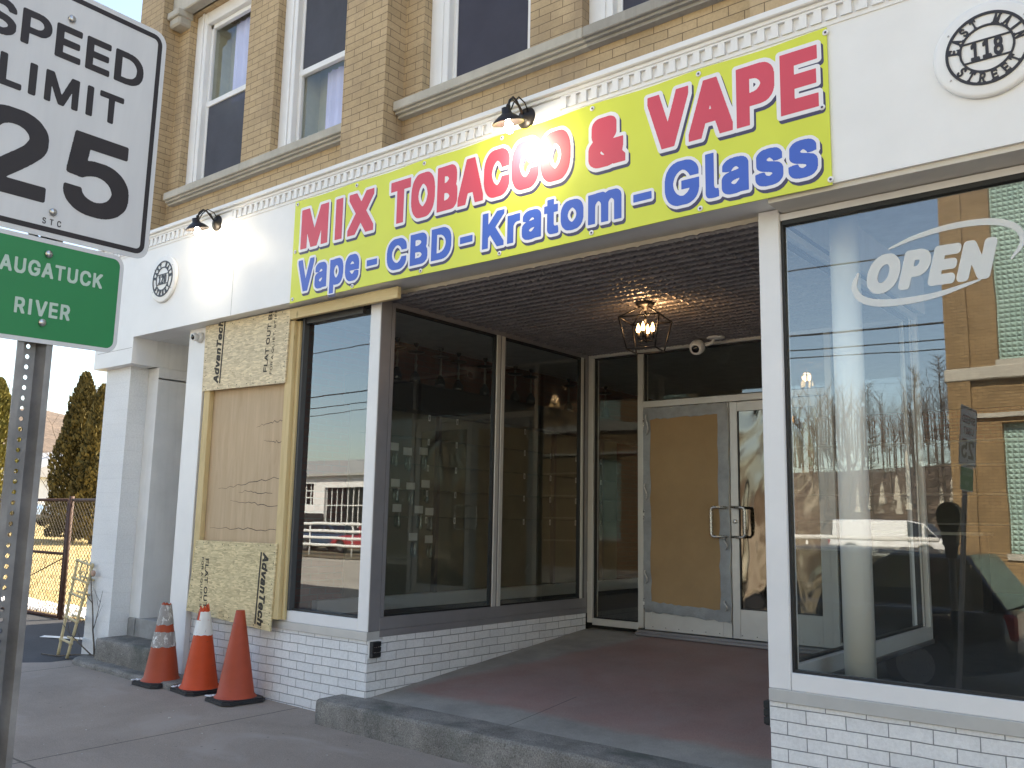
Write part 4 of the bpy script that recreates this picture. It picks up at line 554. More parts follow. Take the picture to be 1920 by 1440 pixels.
[238,-419,3,-2,5,1,27,17,1,3,-5,11,9,6,2,0,3,-2,18,-32,5,0,7,5,34,28,24,23,21,23,1,2,-1,3,-9,6,2,10,-79,63,-5,-2,-5,-8,10,-9,0,-3,-7,-8,-5,1,-30,23,-7,-4,-30,-28,20,-35,-1,-4,-9,-5,-7,9,-5,1,-30,-19,-1,-2,15,-23,4,1,33,20,7,0,5,-5,5,-9,-1,-8,-5,-5,-32,-20,2,-4],
[-22,-338,32,-1,30,2,28,5,37,10,46,19,43,25,38,31,26,27,19,25,10,16,-2,2,-5,0,-565,0,-2,-2,0,-2,9,-13,33,-40,36,-33,39,-26,26,-14,39,-15,48,-12],
[-378,-306,8,-1,7,3,7,10,-2,14,-4,11,0,26,8,14,7,7,16,9,28,2,-30,53,-20,51,-7,25,-5,30,-5,46,-14,5,1,11,-1,3,-3,1,-11,0,-7,2,-9,0,-7,2,-9,0,-7,3,-58,7,-14,3,-4,3,-3,0,-1,-5,0,-58,5,-46,5,-30,9,-37,21,-60,23,-46,35,-56,2,-1,1,2,1,18,5,12,11,13,8,2,6,-4,6,-9,0,-5,-6,-7,-3,-9,3,-9],
[418,-299,3,-1,2,3,15,21,16,28,19,37,23,62,9,37,7,37,5,44,0,46,-1,4,-3,1,-9,-1,-2,8,-2,2,-21,-4,-9,0,-7,-2,-10,0,-6,-2,-10,0,-7,-3,-9,0,-7,-2,-9,0,-7,-2,-11,0,-7,-2,-5,0,-5,3,-2,-2,1,-19,-3,-44,-11,-50,-16,-47,-23,-43,2,-5,25,-19,5,-6,-4,-7,-4,-3,-9,6,-4,0,-6,-8,2,-5,77,-60,10,4],
[-270,-153,571,0,3,4,10,21,13,39,10,49,2,32,-1,35,-6,41,-7,28,-10,27,-2,2,-5,1,-115,0,-5,-2,2,-5,6,-7,7,-14,5,-21,0,-41,-5,-21,-8,-16,5,-7,7,-14,5,-18,0,-56,-5,-16,-7,-14,-19,-19,-11,-5,-35,0,-5,0,-10,6,-17,17,-8,15,-5,19,0,50,5,21,7,14,5,7,-7,16,-5,21,0,41,5,21,7,14,6,7,1,5,-4,2,-88,-1,-1,-6,0,-212,1,-3,2,-1,26,0,4,-5,2,-17,6,-2,1,-2,0,-24,-2,-3,-2,0,-104,0,-5,0,-7,8,0,39,5,6,30,0,2,1,1,3,1,143,-2,4,-2,-1,-14,-16,-11,0,-6,3,-2,5,0,42,1,3,24,29,1,4,-4,3,-100,-1,-1,-6,0,-212,1,-3,3,-1,25,0,5,-5,2,-17,4,-4,0,-24,-2,-3,-2,0,-102,0,-7,1,-7,7,-1,37,2,3,4,5,32,0,3,1,1,3,0,143,-1,4,-3,-1,-13,-16,-12,0,-6,3,-2,5,0,42,8,12,17,20,2,5,-5,2,-125,-1,-2,-2,-3,-6,-7,-21,-7,-28,-5,-28,-2,-39,2,-41,5,-28,7,-28,7,-21,15,-34,4,-2],
[148,-98,8,-1,9,9,5,10,3,14,-3,14,-7,14,-5,5,-7,3,-7,-3,-5,-5,-5,-9,-5,-19,3,-14,5,-9,6,-7],
[148,24,5,0,6,5,4,7,3,9,0,18,-3,10,-6,9,-6,2,-7,-4,-8,-17,1,-20,4,-12],
[367,38,1,-2,2,1,21,12,39,23,6,5,-52,-6,-7,-2,-4,-4,-7,-2,-2,-2],
[-402,43,4,-1,5,1,1,14,4,23,-3,2,-10,2,-2,5,3,8,41,-4,3,3,8,30,-12,7,5,14,-2,3,-85,72,-12,12,-2,8,-2,-2,-15,-29,-13,-33,-10,-29,-8,-32,2,-4,35,-5,6,-3,-1,-9,-2,-3,-13,0,-3,-6,0,-12,-2,-7,1,-14,11,-1,7,-2,10,1,6,41,5,6,5,0,11,-3,5,-5,1,-11,-5,-23,1,-10,7,-3],
[440,47,11,-1,7,2,12,0,7,3,34,4,3,2,-1,6,-4,28,-2,2,-2,-4,-5,-5,-47,-27,-11,-7],
[372,96,12,-1,7,2,9,0,7,2,10,0,39,7,30,3,3,3,1,7,1,2,9,2,1,3,-3,16,-12,36,-13,33,-12,23,-3,3,-2,-5,-5,-6,-14,-9,-80,-43,-24,-11,20,-56,1,-1,14,2],
[-302,151,5,-1,594,0,4,1,1,2,-25,42,-31,39,-37,33,-41,27,-42,21,-37,12,-49,10,-48,2,-49,-5,-48,-12,-42,-16,-36,-21,-40,-29,-34,-35,-30,-40,-13,-23],
[-334,167,3,-1,2,2,10,18,-10,9,-14,5,-7,0,-5,-5,-4,-12,14,-12],
[317,190,23,15,51,26,30,18,19,9,7,-1,0,3,-28,43,-19,26,-29,32,-24,23,-11,7,-5,6,-14,12,-30,21,-27,18,-30,15,-3,-1,-4,-9,-7,0,-6,-6,-34,-93,-2,-11,9,-5,1,-5,-4,-9,1,-2,11,-7,5,-3,10,10,2,1,11,-8,6,2,7,7,91,68,9,1,7,-7,4,-4,-1,-7,-62,-113,10,-12,-9,-11],
[-388,207,4,-3,2,1,2,4,-1,2,-15,5,0,-3],
[-321,218,4,-1,2,2,7,10,14,-5,35,40,-14,2,-12,4,-14,13,0,8,9,9,5,2,14,-8,7,0,9,6,3,10,-5,11,-10,4,-30,-9,-20,1,-14,7,-9,9,-10,17,0,30,-21,-19,-29,-32,-19,-26,-19,-27,-11,-19,-1,-4,8,1,12,-3],
[247,273,3,-1,3,0,10,8,9,17,-2,4,-10,10,-7,-2,-10,-8,-9,-14,0,-2],
[-225,294,2,0,40,26,30,16,2,4,-2,7,7,7,-34,93,-3,2,-10,-2,-1,-3,3,-11,-4,-3,-9,-2,-16,39,-7,-2,-21,-11,-37,-22,-32,-23,-11,-11,25,1,14,-8,9,-8,1,-3,-3,-5,-10,-10,-5,0,-11,7,-7,-1,-6,-3,-4,-9,5,-11,5,-4,9,0,30,9,9,0,12,-3,9,-6,12,-13,7,-14],
[284,327,3,-2,2,2,6,13,-13,-9],
[147,352,5,0,4,11,0,5,-8,-9,-2,-5],
[-108,354,3,0,46,10,49,5,39,-1,46,-6,7,13,11,-3,3,3,5,12,35,92,-1,4,-6,5,2,12,-40,10,-34,4,-30,3,-54,0,-64,-7,-32,-7,-17,-6,1,-4,12,-33,0,-4,-8,-4,-5,0,-4,10,-3,2,-9,-4,0,-7,24,-62,6,-18,5,-10,7,0],
[118,363,3,-1,1,1,3,10,-1,9,2,2,0,3,-3,-3,0,-4,-5,-10],
[153,412,6,5,26,43,11,14,1,3,-2,2,-25,10,-5,0,-1,-1,0,-11,-9,-49]]),
"medal_120": (3000, [
[-54,-555,-46,6,-58,14,-49,17,-48,22,-23,12,-32,20,-37,27,-30,26,-51,53,-39,52,-26,44,-21,46,-21,58,-12,46,-9,65,-2,46,2,48,9,65,12,46,21,58,21,46,26,44,39,52,51,53,30,26,37,27,32,20,23,12,48,22,58,20,49,11,53,7,74,1,32,-2,41,-6,33,-7,41,-12,42,-16,57,-28,39,-23,35,-26,30,-26,51,-53,39,-52,26,-44,21,-46,21,-58,12,-46,9,-65,2,-46,-2,-48,-9,-65,-12,-46,-21,-58,-21,-46,-26,-44,-39,-52,-51,-53,-23,-20,-42,-32,-34,-21,-41,-21,-63,-25,-41,-12,-33,-7,-41,-6,-32,-2,-56,0],
[-33,-516,62,-1,7,2,0,8,2,4,12,4,-22,119,1,10,-2,2,-37,-1,-40,3,0,-2,8,-9,5,-12,0,-23,-7,-23,-7,-9,-8,-7,-1,-12,7,-34,3,-3,12,-3,2,-4,-1,-6],
[-93,-509,11,-1,2,8,-6,42,-3,5,-7,3,-2,-1,-6,-24,-1,-27,2,-3],
[134,-497,3,-2,23,7,35,13,21,9,1,3,-4,9,10,9,-4,9,-62,100,-1,5,-45,-17,-3,-2,7,-39,-1,-3,-11,-3,-3,3,-2,9,-5,2,-32,-6,-2,-2,4,-26,12,-1,30,7,6,-4,4,-6,0,-14,-5,-6,-35,-5,-5,-2,-1,-3,6,-26,7,-1,18,5,10,0,3,3,-1,12,2,2,12,1],
[-158,-493,9,-1,5,10,11,-1,3,2,5,34,5,19,0,7,5,18,0,7,4,18,1,12,-8,5,1,11,-1,2,-35,14,-24,-35,-4,0,-7,5,0,3,5,9,0,2,-10,5,-2,0,-51,-83,-1,-5,4,-5,0,-2,-5,-9,0,-2,2,-2,51,-24],
[-291,-428,4,-2,2,2,7,9,7,-2,3,2,51,86,-1,2,-7,5,-5,-1,-7,-9,-9,5,-1,4,20,35,-35,32,-14,15,-3,-1,-1,-9,-7,-16,-10,-11,-4,-2,-6,4,-7,9,1,7,6,9,0,7,-6,8,-9,2,-9,-4,-5,-8,8,-37,-2,-16,-3,-6,-18,-18,-10,-5,-19,-3,-16,4,3,-5,22,-25,24,-23,30,-25],
[-85,-426,12,0,8,7,3,9,0,10,-3,7,-3,2,-9,3,-10,1,0,-2,-5,-32,1,-3],
[238,-419,3,-2,5,1,27,17,1,3,-5,11,9,6,2,0,3,-2,18,-32,5,0,7,5,34,28,24,23,21,23,1,2,-1,3,-9,6,2,10,-79,63,-5,-2,-5,-8,10,-9,0,-3,-7,-8,-5,1,-30,23,-7,-4,-30,-28,20,-35,-1,-4,-9,-5,-7,9,-5,1,-30,-19,-1,-2,15,-23,4,1,33,20,7,0,5,-5,5,-9,-1,-8,-5,-5,-32,-20,2,-4],
[-22,-338,32,-1,30,2,28,5,37,10,46,19,43,25,38,31,26,27,19,25,10,16,-2,2,-5,0,-565,0,-2,-2,0,-2,9,-13,33,-40,36,-33,39,-26,26,-14,39,-15,48,-12],
[-378,-306,8,-1,7,3,7,10,-2,14,-4,11,0,26,8,14,7,7,16,9,28,2,-30,53,-20,51,-7,25,-5,30,-5,46,-14,5,1,11,-1,3,-3,1,-11,0,-7,2,-9,0,-7,2,-9,0,-7,3,-58,7,-14,3,-4,3,-3,0,-1,-5,0,-58,5,-46,5,-30,9,-37,21,-60,23,-46,35,-56,2,-1,1,2,1,18,5,12,11,13,8,2,6,-4,6,-9,0,-5,-6,-7,-3,-9,3,-9],
[418,-299,3,-1,2,3,15,21,16,28,19,37,23,62,9,37,7,37,5,44,0,46,-1,4,-3,1,-9,-1,-2,8,-2,2,-21,-4,-9,0,-7,-2,-10,0,-6,-2,-10,0,-7,-3,-9,0,-7,-2,-9,0,-7,-2,-11,0,-7,-2,-5,0,-5,3,-2,-2,1,-19,-3,-44,-11,-50,-16,-47,-23,-43,2,-5,25,-19,5,-6,-4,-7,-4,-3,-9,6,-4,0,-6,-8,2,-5,77,-60,10,4],
[-273,-153,574,0,3,4,10,21,13,39,10,49,2,32,-1,35,-6,41,-7,28,-10,27,-2,2,-5,1,-120,0,-5,-2,13,-17,7,-16,9,-48,0,-102,-2,-7,0,-9,-10,-37,-11,-21,-12,-11,-10,-6,-30,0,-4,0,-10,6,-10,9,-6,9,-10,21,-7,32,0,12,-2,7,0,92,2,7,0,12,10,39,9,18,8,10,-5,2,-76,0,-5,-3,12,-18,7,-23,1,-16,2,-9,-2,-33,-5,-21,-12,-27,-38,-69,0,-3,3,-1,48,0,4,-1,4,-7,0,-37,-4,-5,-4,-1,-99,0,-5,1,-5,5,0,39,66,123,8,25,-1,16,-9,19,-3,3,-7,0,-8,-8,-4,-14,-1,-11,-3,-7,-3,-4,-4,-2,-26,0,-4,5,-1,3,0,25,7,30,15,24,-5,2,-88,-1,-1,-6,0,-212,1,-3,3,-1,25,0,5,-5,2,-17,4,-4,0,-24,-2,-3,-2,0,-102,0,-7,1,-7,7,-1,37,2,3,4,5,32,0,3,1,1,3,0,143,-1,4,-3,-1,-13,-16,-12,0,-6,3,-2,5,0,42,8,12,15,18,4,7,-5,2,-125,-1,-2,-2,-3,-6,-7,-21,-7,-28,-5,-28,-2,-39,2,-41,5,-28,7,-28,7,-21,15,-34,4,-2],
[146,-96,5,-2,2,1,6,6,4,9,5,16,3,14,0,9,2,7,0,56,-2,7,0,11,-8,28,-7,14,-5,3,-8,-6,-4,-7,-7,-20,-3,-17,0,-11,-2,-7,0,-44,2,-7,0,-14,8,-30],
[367,38,1,-2,2,1,21,12,39,23,6,5,-52,-6,-7,-2,-4,-4,-7,-2,-2,-2],
[-402,43,4,-1,5,1,1,14,4,23,-3,2,-10,2,-2,5,3,8,41,-4,3,3,8,30,-12,7,5,14,-2,3,-85,72,-12,12,-2,8,-2,-2,-15,-29,-13,-33,-10,-29,-8,-32,2,-4,35,-5,6,-3,-1,-9,-2,-3,-13,0,-3,-6,0,-12,-2,-7,1,-14,11,-1,7,-2,10,1,6,41,5,6,5,0,11,-3,5,-5,1,-11,-5,-23,1,-10,7,-3],
[440,47,11,-1,7,2,12,0,7,3,34,4,3,2,-1,6,-4,28,-2,2,-2,-4,-5,-5,-47,-27,-11,-7],
[372,96,12,-1,7,2,9,0,7,2,10,0,39,7,30,3,3,3,1,7,1,2,9,2,1,3,-3,16,-12,36,-13,33,-12,23,-3,3,-2,-5,-5,-6,-14,-9,-80,-43,-24,-11,20,-56,1,-1,14,2],
[-302,151,5,-1,594,0,4,1,1,2,-25,42,-31,39,-37,33,-41,27,-42,21,-37,12,-49,10,-48,2,-49,-5,-48,-12,-42,-16,-36,-21,-40,-29,-34,-35,-30,-40,-13,-23],
[-334,167,3,-1,2,2,10,18,-10,9,-14,5,-7,0,-5,-5,-4,-12,14,-12],
[317,190,23,15,51,26,30,18,19,9,7,-1,0,3,-28,43,-19,26,-29,32,-24,23,-11,7,-5,6,-14,12,-30,21,-27,18,-30,15,-3,-1,-4,-9,-7,0,-6,-6,-34,-93,-2,-11,9,-5,1,-5,-4,-9,1,-2,11,-7,5,-3,10,10,2,1,11,-8,6,2,7,7,91,68,9,1,7,-7,4,-4,-1,-7,-62,-113,10,-12,-9,-11],
[-388,207,4,-3,2,1,2,4,-1,2,-15,5,0,-3],
[-321,218,4,-1,2,2,7,10,14,-5,35,40,-14,2,-12,4,-14,13,0,8,9,9,5,2,14,-8,7,0,9,6,3,10,-5,11,-10,4,-30,-9,-20,1,-14,7,-9,9,-10,17,0,30,-21,-19,-29,-32,-19,-26,-19,-27,-11,-19,-1,-4,8,1,12,-3],
[247,273,3,-1,3,0,10,8,9,17,-2,4,-10,10,-7,-2,-10,-8,-9,-14,0,-2],
[-225,294,2,0,40,26,30,16,2,4,-2,7,7,7,-34,93,-3,2,-10,-2,-1,-3,3,-11,-4,-3,-9,-2,-16,39,-7,-2,-21,-11,-37,-22,-32,-23,-11,-11,25,1,14,-8,9,-8,1,-3,-3,-5,-10,-10,-5,0,-11,7,-7,-1,-6,-3,-4,-9,5,-11,5,-4,9,0,30,9,9,0,12,-3,9,-6,12,-13,7,-14],
[284,327,3,-2,2,2,6,13,-13,-9],
[147,352,5,0,4,11,0,5,-8,-9,-2,-5],
[-108,354,3,0,46,10,49,5,39,-1,46,-6,7,13,11,-3,3,3,5,12,35,92,-1,4,-6,5,2,12,-40,10,-34,4,-30,3,-54,0,-64,-7,-32,-7,-17,-6,1,-4,12,-33,0,-4,-8,-4,-5,0,-4,10,-3,2,-9,-4,0,-7,24,-62,6,-18,5,-10,7,0],
[118,363,3,-1,1,1,3,10,-1,9,2,2,0,3,-3,-3,0,-4,-5,-10],
[153,412,6,5,26,43,11,14,1,3,-2,2,-25,10,-5,0,-1,-1,0,-11,-9,-49]]),
"board_mark": (3000, [
[2,-101,-2,5,0,47,1,4,5,2,1783,0,9,-1,2,-5,0,-47,-2,-5,-4,-2],
[298,1,-15,5,-19,20,-6,10,-5,22,0,34,3,9,2,17,17,38,27,28,13,8,17,5,64,2,6,13,6,34,6,6,47,0,5,-6,1,-4,0,-30,-16,-64,-2,-17,-7,-22,-6,-38,-7,-22,-6,-34,-8,-9,-6,-2,-43,0,-12,-4],
[675,1,-13,4,-15,14,-3,5,-5,17,0,25,5,22,7,13,25,21,-11,9,0,30,23,22,30,13,68,1,18,-5,12,-12,6,-11,1,-55,-12,-48,-2,-17,-7,-21,-2,-17,-5,-6,-4,-1,-47,0,-13,-4],
[1296,1,-12,4,-13,8,-10,11,-9,17,-1,68,14,39,10,14,15,16,15,10,21,8,69,1,13,-5,21,-21,7,-15,0,-64,-7,-11,-11,-6,0,-39,-14,-15,-18,-11,-25,-9],
[1489,1,-17,8,-15,15,-8,12,-4,13,-1,47,4,9,1,17,9,22,12,17,19,19,30,16,73,1,13,-5,19,-18,8,-13,1,-30,-2,-6,-5,-4,-17,-5,-25,0,-6,2,-18,21,-11,2,-21,-14,-10,-13,-9,-18,0,-21,6,-11,13,-6,17,7,21,20,30,0,13,-5,6,-5,0,-30,-17,-21,-32,-19,-17,-5],
[11,5,-6,6,-1,4,1,21,101,168,23,42,6,6,4,1,47,0,6,-2,9,-17,0,-18,5,-12,0,-13,3,-9,5,-43,5,-13,0,-17,3,-8,5,-43,4,-13,0,-30,-2,-6,-8,-5,-43,1,-10,10,-1,17,-3,9,-3,22,-56,1,-4,-1,-6,-5,-23,-43,-10,-10],
[508,5,-9,8,-2,6,-4,39,-13,60,0,13,-9,34,0,21,3,6,8,5,34,0,13,-1,5,-4,6,-27,0,-17,4,-13,0,-13,2,-6,5,-1,14,20,23,43,12,17,15,2,34,0,6,-2,5,-9,-1,-21,-95,-156,-9,-5],
[838,5,-6,6,-1,4,0,26,12,47,2,17,7,21,6,39,4,17,6,10,8,5,35,0,8,-2,9,2,60,0,17,-8,10,-11,5,-13,0,-56,-24,-100,-8,-5,-39,0,-4,1,-5,6,-1,30,12,47,1,17,7,21,0,5,-3,4,-11,6,-17,-8,-9,-9,-5,-10,-25,-105,-8,-5],
[1095,5,-5,6,-1,21,16,64,2,18,6,21,11,60,-8,2,-42,0,-6,2,-5,9,1,34,8,9,6,2,184,-1,6,-6,1,-4,0,-21,-6,-17,-3,-5,-6,-2,-56,0,-5,-2,-5,-13,-2,-17,-7,-21,-1,-18,-7,-21,-6,-39,-7,-21,-6,-34,-6,-6,-4,-1],
[1639,5,-5,6,-1,4,0,34,16,65,2,17,7,21,6,39,7,21,6,34,5,6,4,1,43,-1,6,-6,1,-4,-2,-43,60,-3,17,-12,10,-15,0,-55,-7,-26,-2,-17,-7,-22,-6,-34,-8,-9,-6,-2,-34,0,-5,1,-5,6,-1,38,8,26,1,17,8,30,-1,13,-10,5,-4,0,-10,-5,-17,-17,-8,-30,-2,-17,-14,-58,-9,-8,-4,-1],
[712,58,6,-1,17,8,4,6,-17,1,-10,-6,-3,-4],
[1329,58,6,-1,13,4,10,10,1,4,-24,2,-20,-2,3,-10],
[326,62,10,-4,5,1,13,6,9,10,13,26,5,17,-5,13,-10,9,-8,1,-9,-5,-22,-22,-9,-22,-1,-8,1,-9],
[136,122,8,-2,7,2,-3,20,-6,-3],
[1341,131,15,-2,12,2,-3,6,-9,4,-12,-5],
[737,135,15,-2,5,2,0,4,-5,2,-8,-1]]),
"board_line": (3000, [
[828,1,-30,6,-13,7,-15,11,-9,13,-7,14,-1,13,-3,10,0,13,7,34,10,13,11,11,17,10,23,7,54,0,26,-7,18,-11,11,-10,12,-23,1,-54,-4,-13,-13,-20,-15,-11,-13,-7,-33,-7],
[1032,1,-4,2,-13,1,-23,10,-15,14,-6,10,0,124,11,1,20,0,4,-1,1,-104,10,-13,15,-11,16,-4,10,0,7,1,17,6,13,13,4,8,2,104,7,1,27,-1,2,-7,0,-113,-4,-10,-7,-10,-11,-8,-23,-10,-14,-1,-6,-3],
[1815,1,-27,6,-16,10,-11,18,-1,13,2,4,36,0,12,-14,18,-8,20,0,14,4,10,6,6,8,-10,11,-33,10,-30,5,-23,10,-10,7,-5,11,0,33,8,12,13,9,27,7,50,0,27,-7,13,-9,8,-12,0,-17,-1,-4,-34,0,-10,12,-13,7,-13,3,-20,-3,-10,-6,-7,-9,7,-8,10,-6,26,-7,14,0,16,-4,25,-11,13,-14,0,-36,-4,-8,-9,-9,-21,-11,-14,-1,-6,-3],
[5,4,-2,8,1,150,8,1,123,-1,2,-10,0,-14,-2,-4,-90,-1,-4,-1,-1,-27,2,-7,80,-1,3,-1,2,-4,0,-20,-2,-4,-3,-1,-80,-1,-2,-4,-1,-57,-7,-2],
[165,4,-2,8,0,146,1,4,4,1,30,0,4,-1,1,-4,1,-126,8,-2,80,0,3,-1,2,-4,0,-17,-1,-3,-4,-2],
[305,4,-2,4,1,14,70,140,4,1,37,0,4,-5,70,-140,0,-13,-4,-2,-33,1,-5,4,-4,14,-11,20,-64,1,-7,-1,-19,-38],
[562,4,-2,8,-1,120,-4,1,-57,1,-1,8,1,20,7,1,153,-1,2,-10,0,-14,-2,-4,-56,-1,-4,-1,-1,-124,-1,-3,-4,-2],
[1228,4,-1,8,-1,120,-4,1,-57,1,-2,8,1,20,8,1,153,-1,2,-10,0,-14,-2,-4,-57,-1,-4,-1,-1,-124,-1,-4,-4,-1],
[1425,4,-2,8,1,150,8,1,80,0,10,-3,13,-1,10,-3,10,-6,11,-12,4,-13,-1,-20,-3,-10,-7,-10,13,-12,5,-11,0,-27,-7,-13,-8,-8,-14,-7,-16,-4],
[1605,4,-2,8,1,150,8,1,126,-1,2,-10,0,-14,-2,-4,-93,-1,-4,-1,-1,-27,1,-3,4,-5,83,0,4,-1,1,-4,0,-14,-1,-6,-4,-2,-83,-1,-4,-4,-1,-3,0,-20,1,-7,4,-4,3,-1,90,-1,2,-4,-1,-20,-7,-2],
[1998,4,-1,8,-1,120,-4,1,-57,1,-2,8,1,20,8,1,153,-1,2,-10,0,-14,-2,-4,-57,-1,-4,-1,-1,-124,-1,-4,-4,-1],
[837,32,5,-2,13,1,23,10,20,19,5,12,0,20,-7,16,-14,15,-20,10,-30,0,-20,-10,-14,-13,-7,-15,-1,-23,4,-10,21,-21],
[1464,32,4,-2,34,0,6,3,14,1,10,6,6,8,-6,11,-10,7,-10,3,-47,0,-4,-4,-1,-3,0,-24],
[378,75,14,-2,16,0,6,2,-1,7,-15,31,-3,1,-4,-6,-2,-6,-12,-24],
[1464,98,4,-1,30,0,17,4,13,9,1,8,-11,11,-10,4,-43,0,-3,-1,-2,-4,0,-23]]),
"board_small": (3000, [
[1152,-21,-3,3,-1,8,6,25,6,4,11,-1,4,-3,0,-5,-11,-28,-4,-3],
[672,-8,-16,11,-8,-3,-19,0,-17,3,-16,8,-11,11,-6,9,-4,14,0,14,6,16,17,16,22,10,33,0,22,-9,14,-13,6,-15,0,-24,-3,-11,-7,-11,-8,-6,0,-2,12,-14,-3,-4],
[149,1,-11,2,-11,6,-15,11,-8,14,-3,16,3,17,6,11,5,5,9,9,11,6,16,3,28,0,11,-3,13,-8,14,-14,3,-6,4,-20,-4,-16,-5,-11,-9,-9,-19,-11,-14,-3],
[757,1,-11,2,-11,6,-14,14,-4,14,1,60,3,3,6,1,8,-1,3,-3,1,-63,4,-9,14,-8,27,-1,14,7,6,8,1,66,4,3,11,0,3,-3,1,-6,0,-62,-4,-9,-10,-10,-12,-7,-14,-3],
[1278,1,-11,2,-14,8,-9,12,3,6,14,0,17,-12,16,-3,16,3,7,3,5,6,0,8,-12,6,-32,7,-19,8,-9,8,-3,7,3,13,11,12,14,5,35,1,11,-3,7,-4,11,-11,2,-8,-3,-3,-14,0,-7,8,-7,4,-10,3,-11,0,-18,-7,-2,-2,0,-8,9,-7,43,-9,11,-5,9,-9,3,-14,-6,-12,-17,-11,-13,-3],
[2066,1,-11,2,-11,6,-14,11,-9,17,-1,13,1,17,6,11,5,5,9,9,11,6,17,3,27,0,11,-3,13,-8,14,-14,4,-6,3,-20,-3,-16,-6,-11,-9,-9,-19,-11,-14,-3],
[2205,1,-25,8,-16,16,-7,17,1,22,13,22,9,6,20,8,32,1,19,-6,14,-10,9,-13,3,-11,0,-24,-7,-12,-16,-16,-27,-9],
[7,3,-4,7,0,81,1,7,6,3,68,0,4,-1,2,-3,0,-6,-4,-6,-57,-2,-1,-19,1,-6,49,-1,6,-4,0,-5,-6,-4,-49,-1,-2,-36,-3,-4],
[250,3,-5,7,0,81,2,7,5,3,49,0,23,-7,10,-10,4,-6,0,-17,-3,-5,-17,-16,5,-10,17,-20,0,-4,-6,-3,-14,0,-27,35,-24,0,-4,-1,0,-3,-1,-27,-4,-4],
[402,3,-2,4,1,5,41,82,7,6,16,0,6,-6,37,-74,4,-5,3,-8,-6,-4,-11,0,-7,7,-6,13,-4,4,-46,0,-5,-3,-8,-14,-5,-6],
[871,3,-4,7,0,84,4,6,11,1,6,-3,1,-4,0,-84,-4,-7],
[934,3,-4,7,0,81,1,7,6,3,71,0,4,-1,2,-3,0,-6,-4,-6,-60,-2,-1,-16,1,-6,52,-1,6,-4,1,-6,-1,-3,-6,-3,-52,-1,-1,-20,1,-5,3,-2,57,0,4,-4,-1,-6,-5,-3],
[1076,3,-4,7,-1,73,-36,2,-3,4,0,8,6,4,90,-1,4,-6,-1,-5,-3,-4,-36,-2,-1,-73,-4,-7],
[1403,3,-4,7,-1,73,-36,2,-3,4,0,8,6,4,93,-1,4,-6,-1,-5,-3,-4,-39,-2,-1,-73,-4,-7],
[1499,3,-4,7,0,84,4,6,11,1,3,-1,3,-6,0,-84,-4,-7],
[1561,3,-4,7,0,81,2,7,5,3,71,0,4,-1,2,-3,1,-6,-4,-6,-58,-2,-1,-19,1,-6,50,-1,6,-4,0,-5,-6,-4,-50,-1,-2,-36,-6,-4],
[1668,3,-4,7,0,81,1,7,5,3,71,0,4,-1,3,-3,0,-6,-4,-6,-58,-2,-1,-19,2,-6,46,-1,6,-4,0,-5,-6,-4,-46,-1,-2,-36,-6,-4],
[1820,3,-4,7,0,81,2,7,5,3,71,0,4,-1,2,-3,1,-6,-4,-6,-58,-2,-1,-19,2,-6,49,-1,6,-4,0,-5,-6,-4,-49,-1,-2,-36,-7,-4],
[1927,3,-4,7,0,84,4,6,11,1,4,-1,3,-6,0,-76,53,-2,5,-3,1,-3,-1,-4,-5,-3],
[2303,3,-4,7,0,81,1,7,6,3,52,0,13,-3,14,-8,9,-15,0,-11,-8,-14,-12,-7,-1,-3,21,-30,2,-3,-2,-3,-9,-1,-9,1,-26,33,-22,1,-6,-1,-1,-3,-1,-27,-6,-4],
[147,18,29,-1,8,3,12,9,5,11,1,19,-4,11,-8,9,-11,5,-19,3,-14,-3,-11,-5,-6,-7,-6,-13,0,-14,3,-11,11,-11],
[622,18,9,-2,10,2,-10,13,3,4,14,0,13,-10,4,1,8,8,3,11,0,14,-6,13,-6,7,-11,5,-19,3,-14,-3,-10,-5,-9,-9,-4,-9,1,-21,8,-14,9,-6],
[2065,18,28,-1,8,3,12,9,6,13,0,19,-3,9,-9,9,-11,5,-19,3,-14,-3,-11,-5,-6,-7,-6,-13,0,-14,3,-11,11,-11],
[2204,18,28,-1,11,5,9,9,6,14,0,11,-3,11,-15,14,-19,6,-11,0,-16,-6,-12,-11,-6,-17,4,-16,3,-7,7,-7],
[441,45,13,-1,18,1,-6,19,-9,15,-6,-9],
[265,53,23,-1,19,3,9,6,3,6,0,5,-4,7,-8,5,-41,0,-1,-6],
[2322,53,19,-1,9,3,13,0,9,9,0,11,-6,6,-8,4,-36,-1,-1,-6]]),
"open_logo": (2000, [
[384,-16,-63,4,-62,8,-60,12,-43,13,-37,15,-38,20,-27,20,-15,13,-13,15,-10,12,-15,23,-8,15,-10,25,-10,37,-3,20,0,20,7,30,6,18,10,20,13,22,30,48,7,7,3,0,10,-4,1,-8,-5,-25,-19,-63,-5,-27,0,-23,8,-25,15,-32,15,-23,12,-15,10,-10,18,-14,15,-9,25,-13,45,-17,60,-15,63,-10,82,-8,55,-2,153,0,107,5,90,7,43,5,77,13,218,44,85,14,2,2,-1,3,-7,5,-10,18,-1,7,-6,18,-2,7,-6,18,-6,25,-11,35,-2,7,-5,13,-3,-3,-32,-127,-5,-10,-7,-10,-8,-6,-13,-5,-47,0,-13,5,-7,5,-11,18,0,25,83,330,5,10,7,10,8,6,13,5,55,0,12,-5,9,-6,7,-10,5,-10,1,-7,11,-35,2,-8,11,-35,1,-7,13,-40,3,5,32,127,10,19,10,7,13,5,47,0,13,-5,7,-5,6,-8,5,-13,0,-22,-83,-330,-10,-19,-10,-7,-13,-5,-52,-1,-3,-1,0,-7,-5,-4,-137,-44,-155,-46,-40,-10,-70,-15,-63,-10,-57,-7,-113,-10,-117,-5],
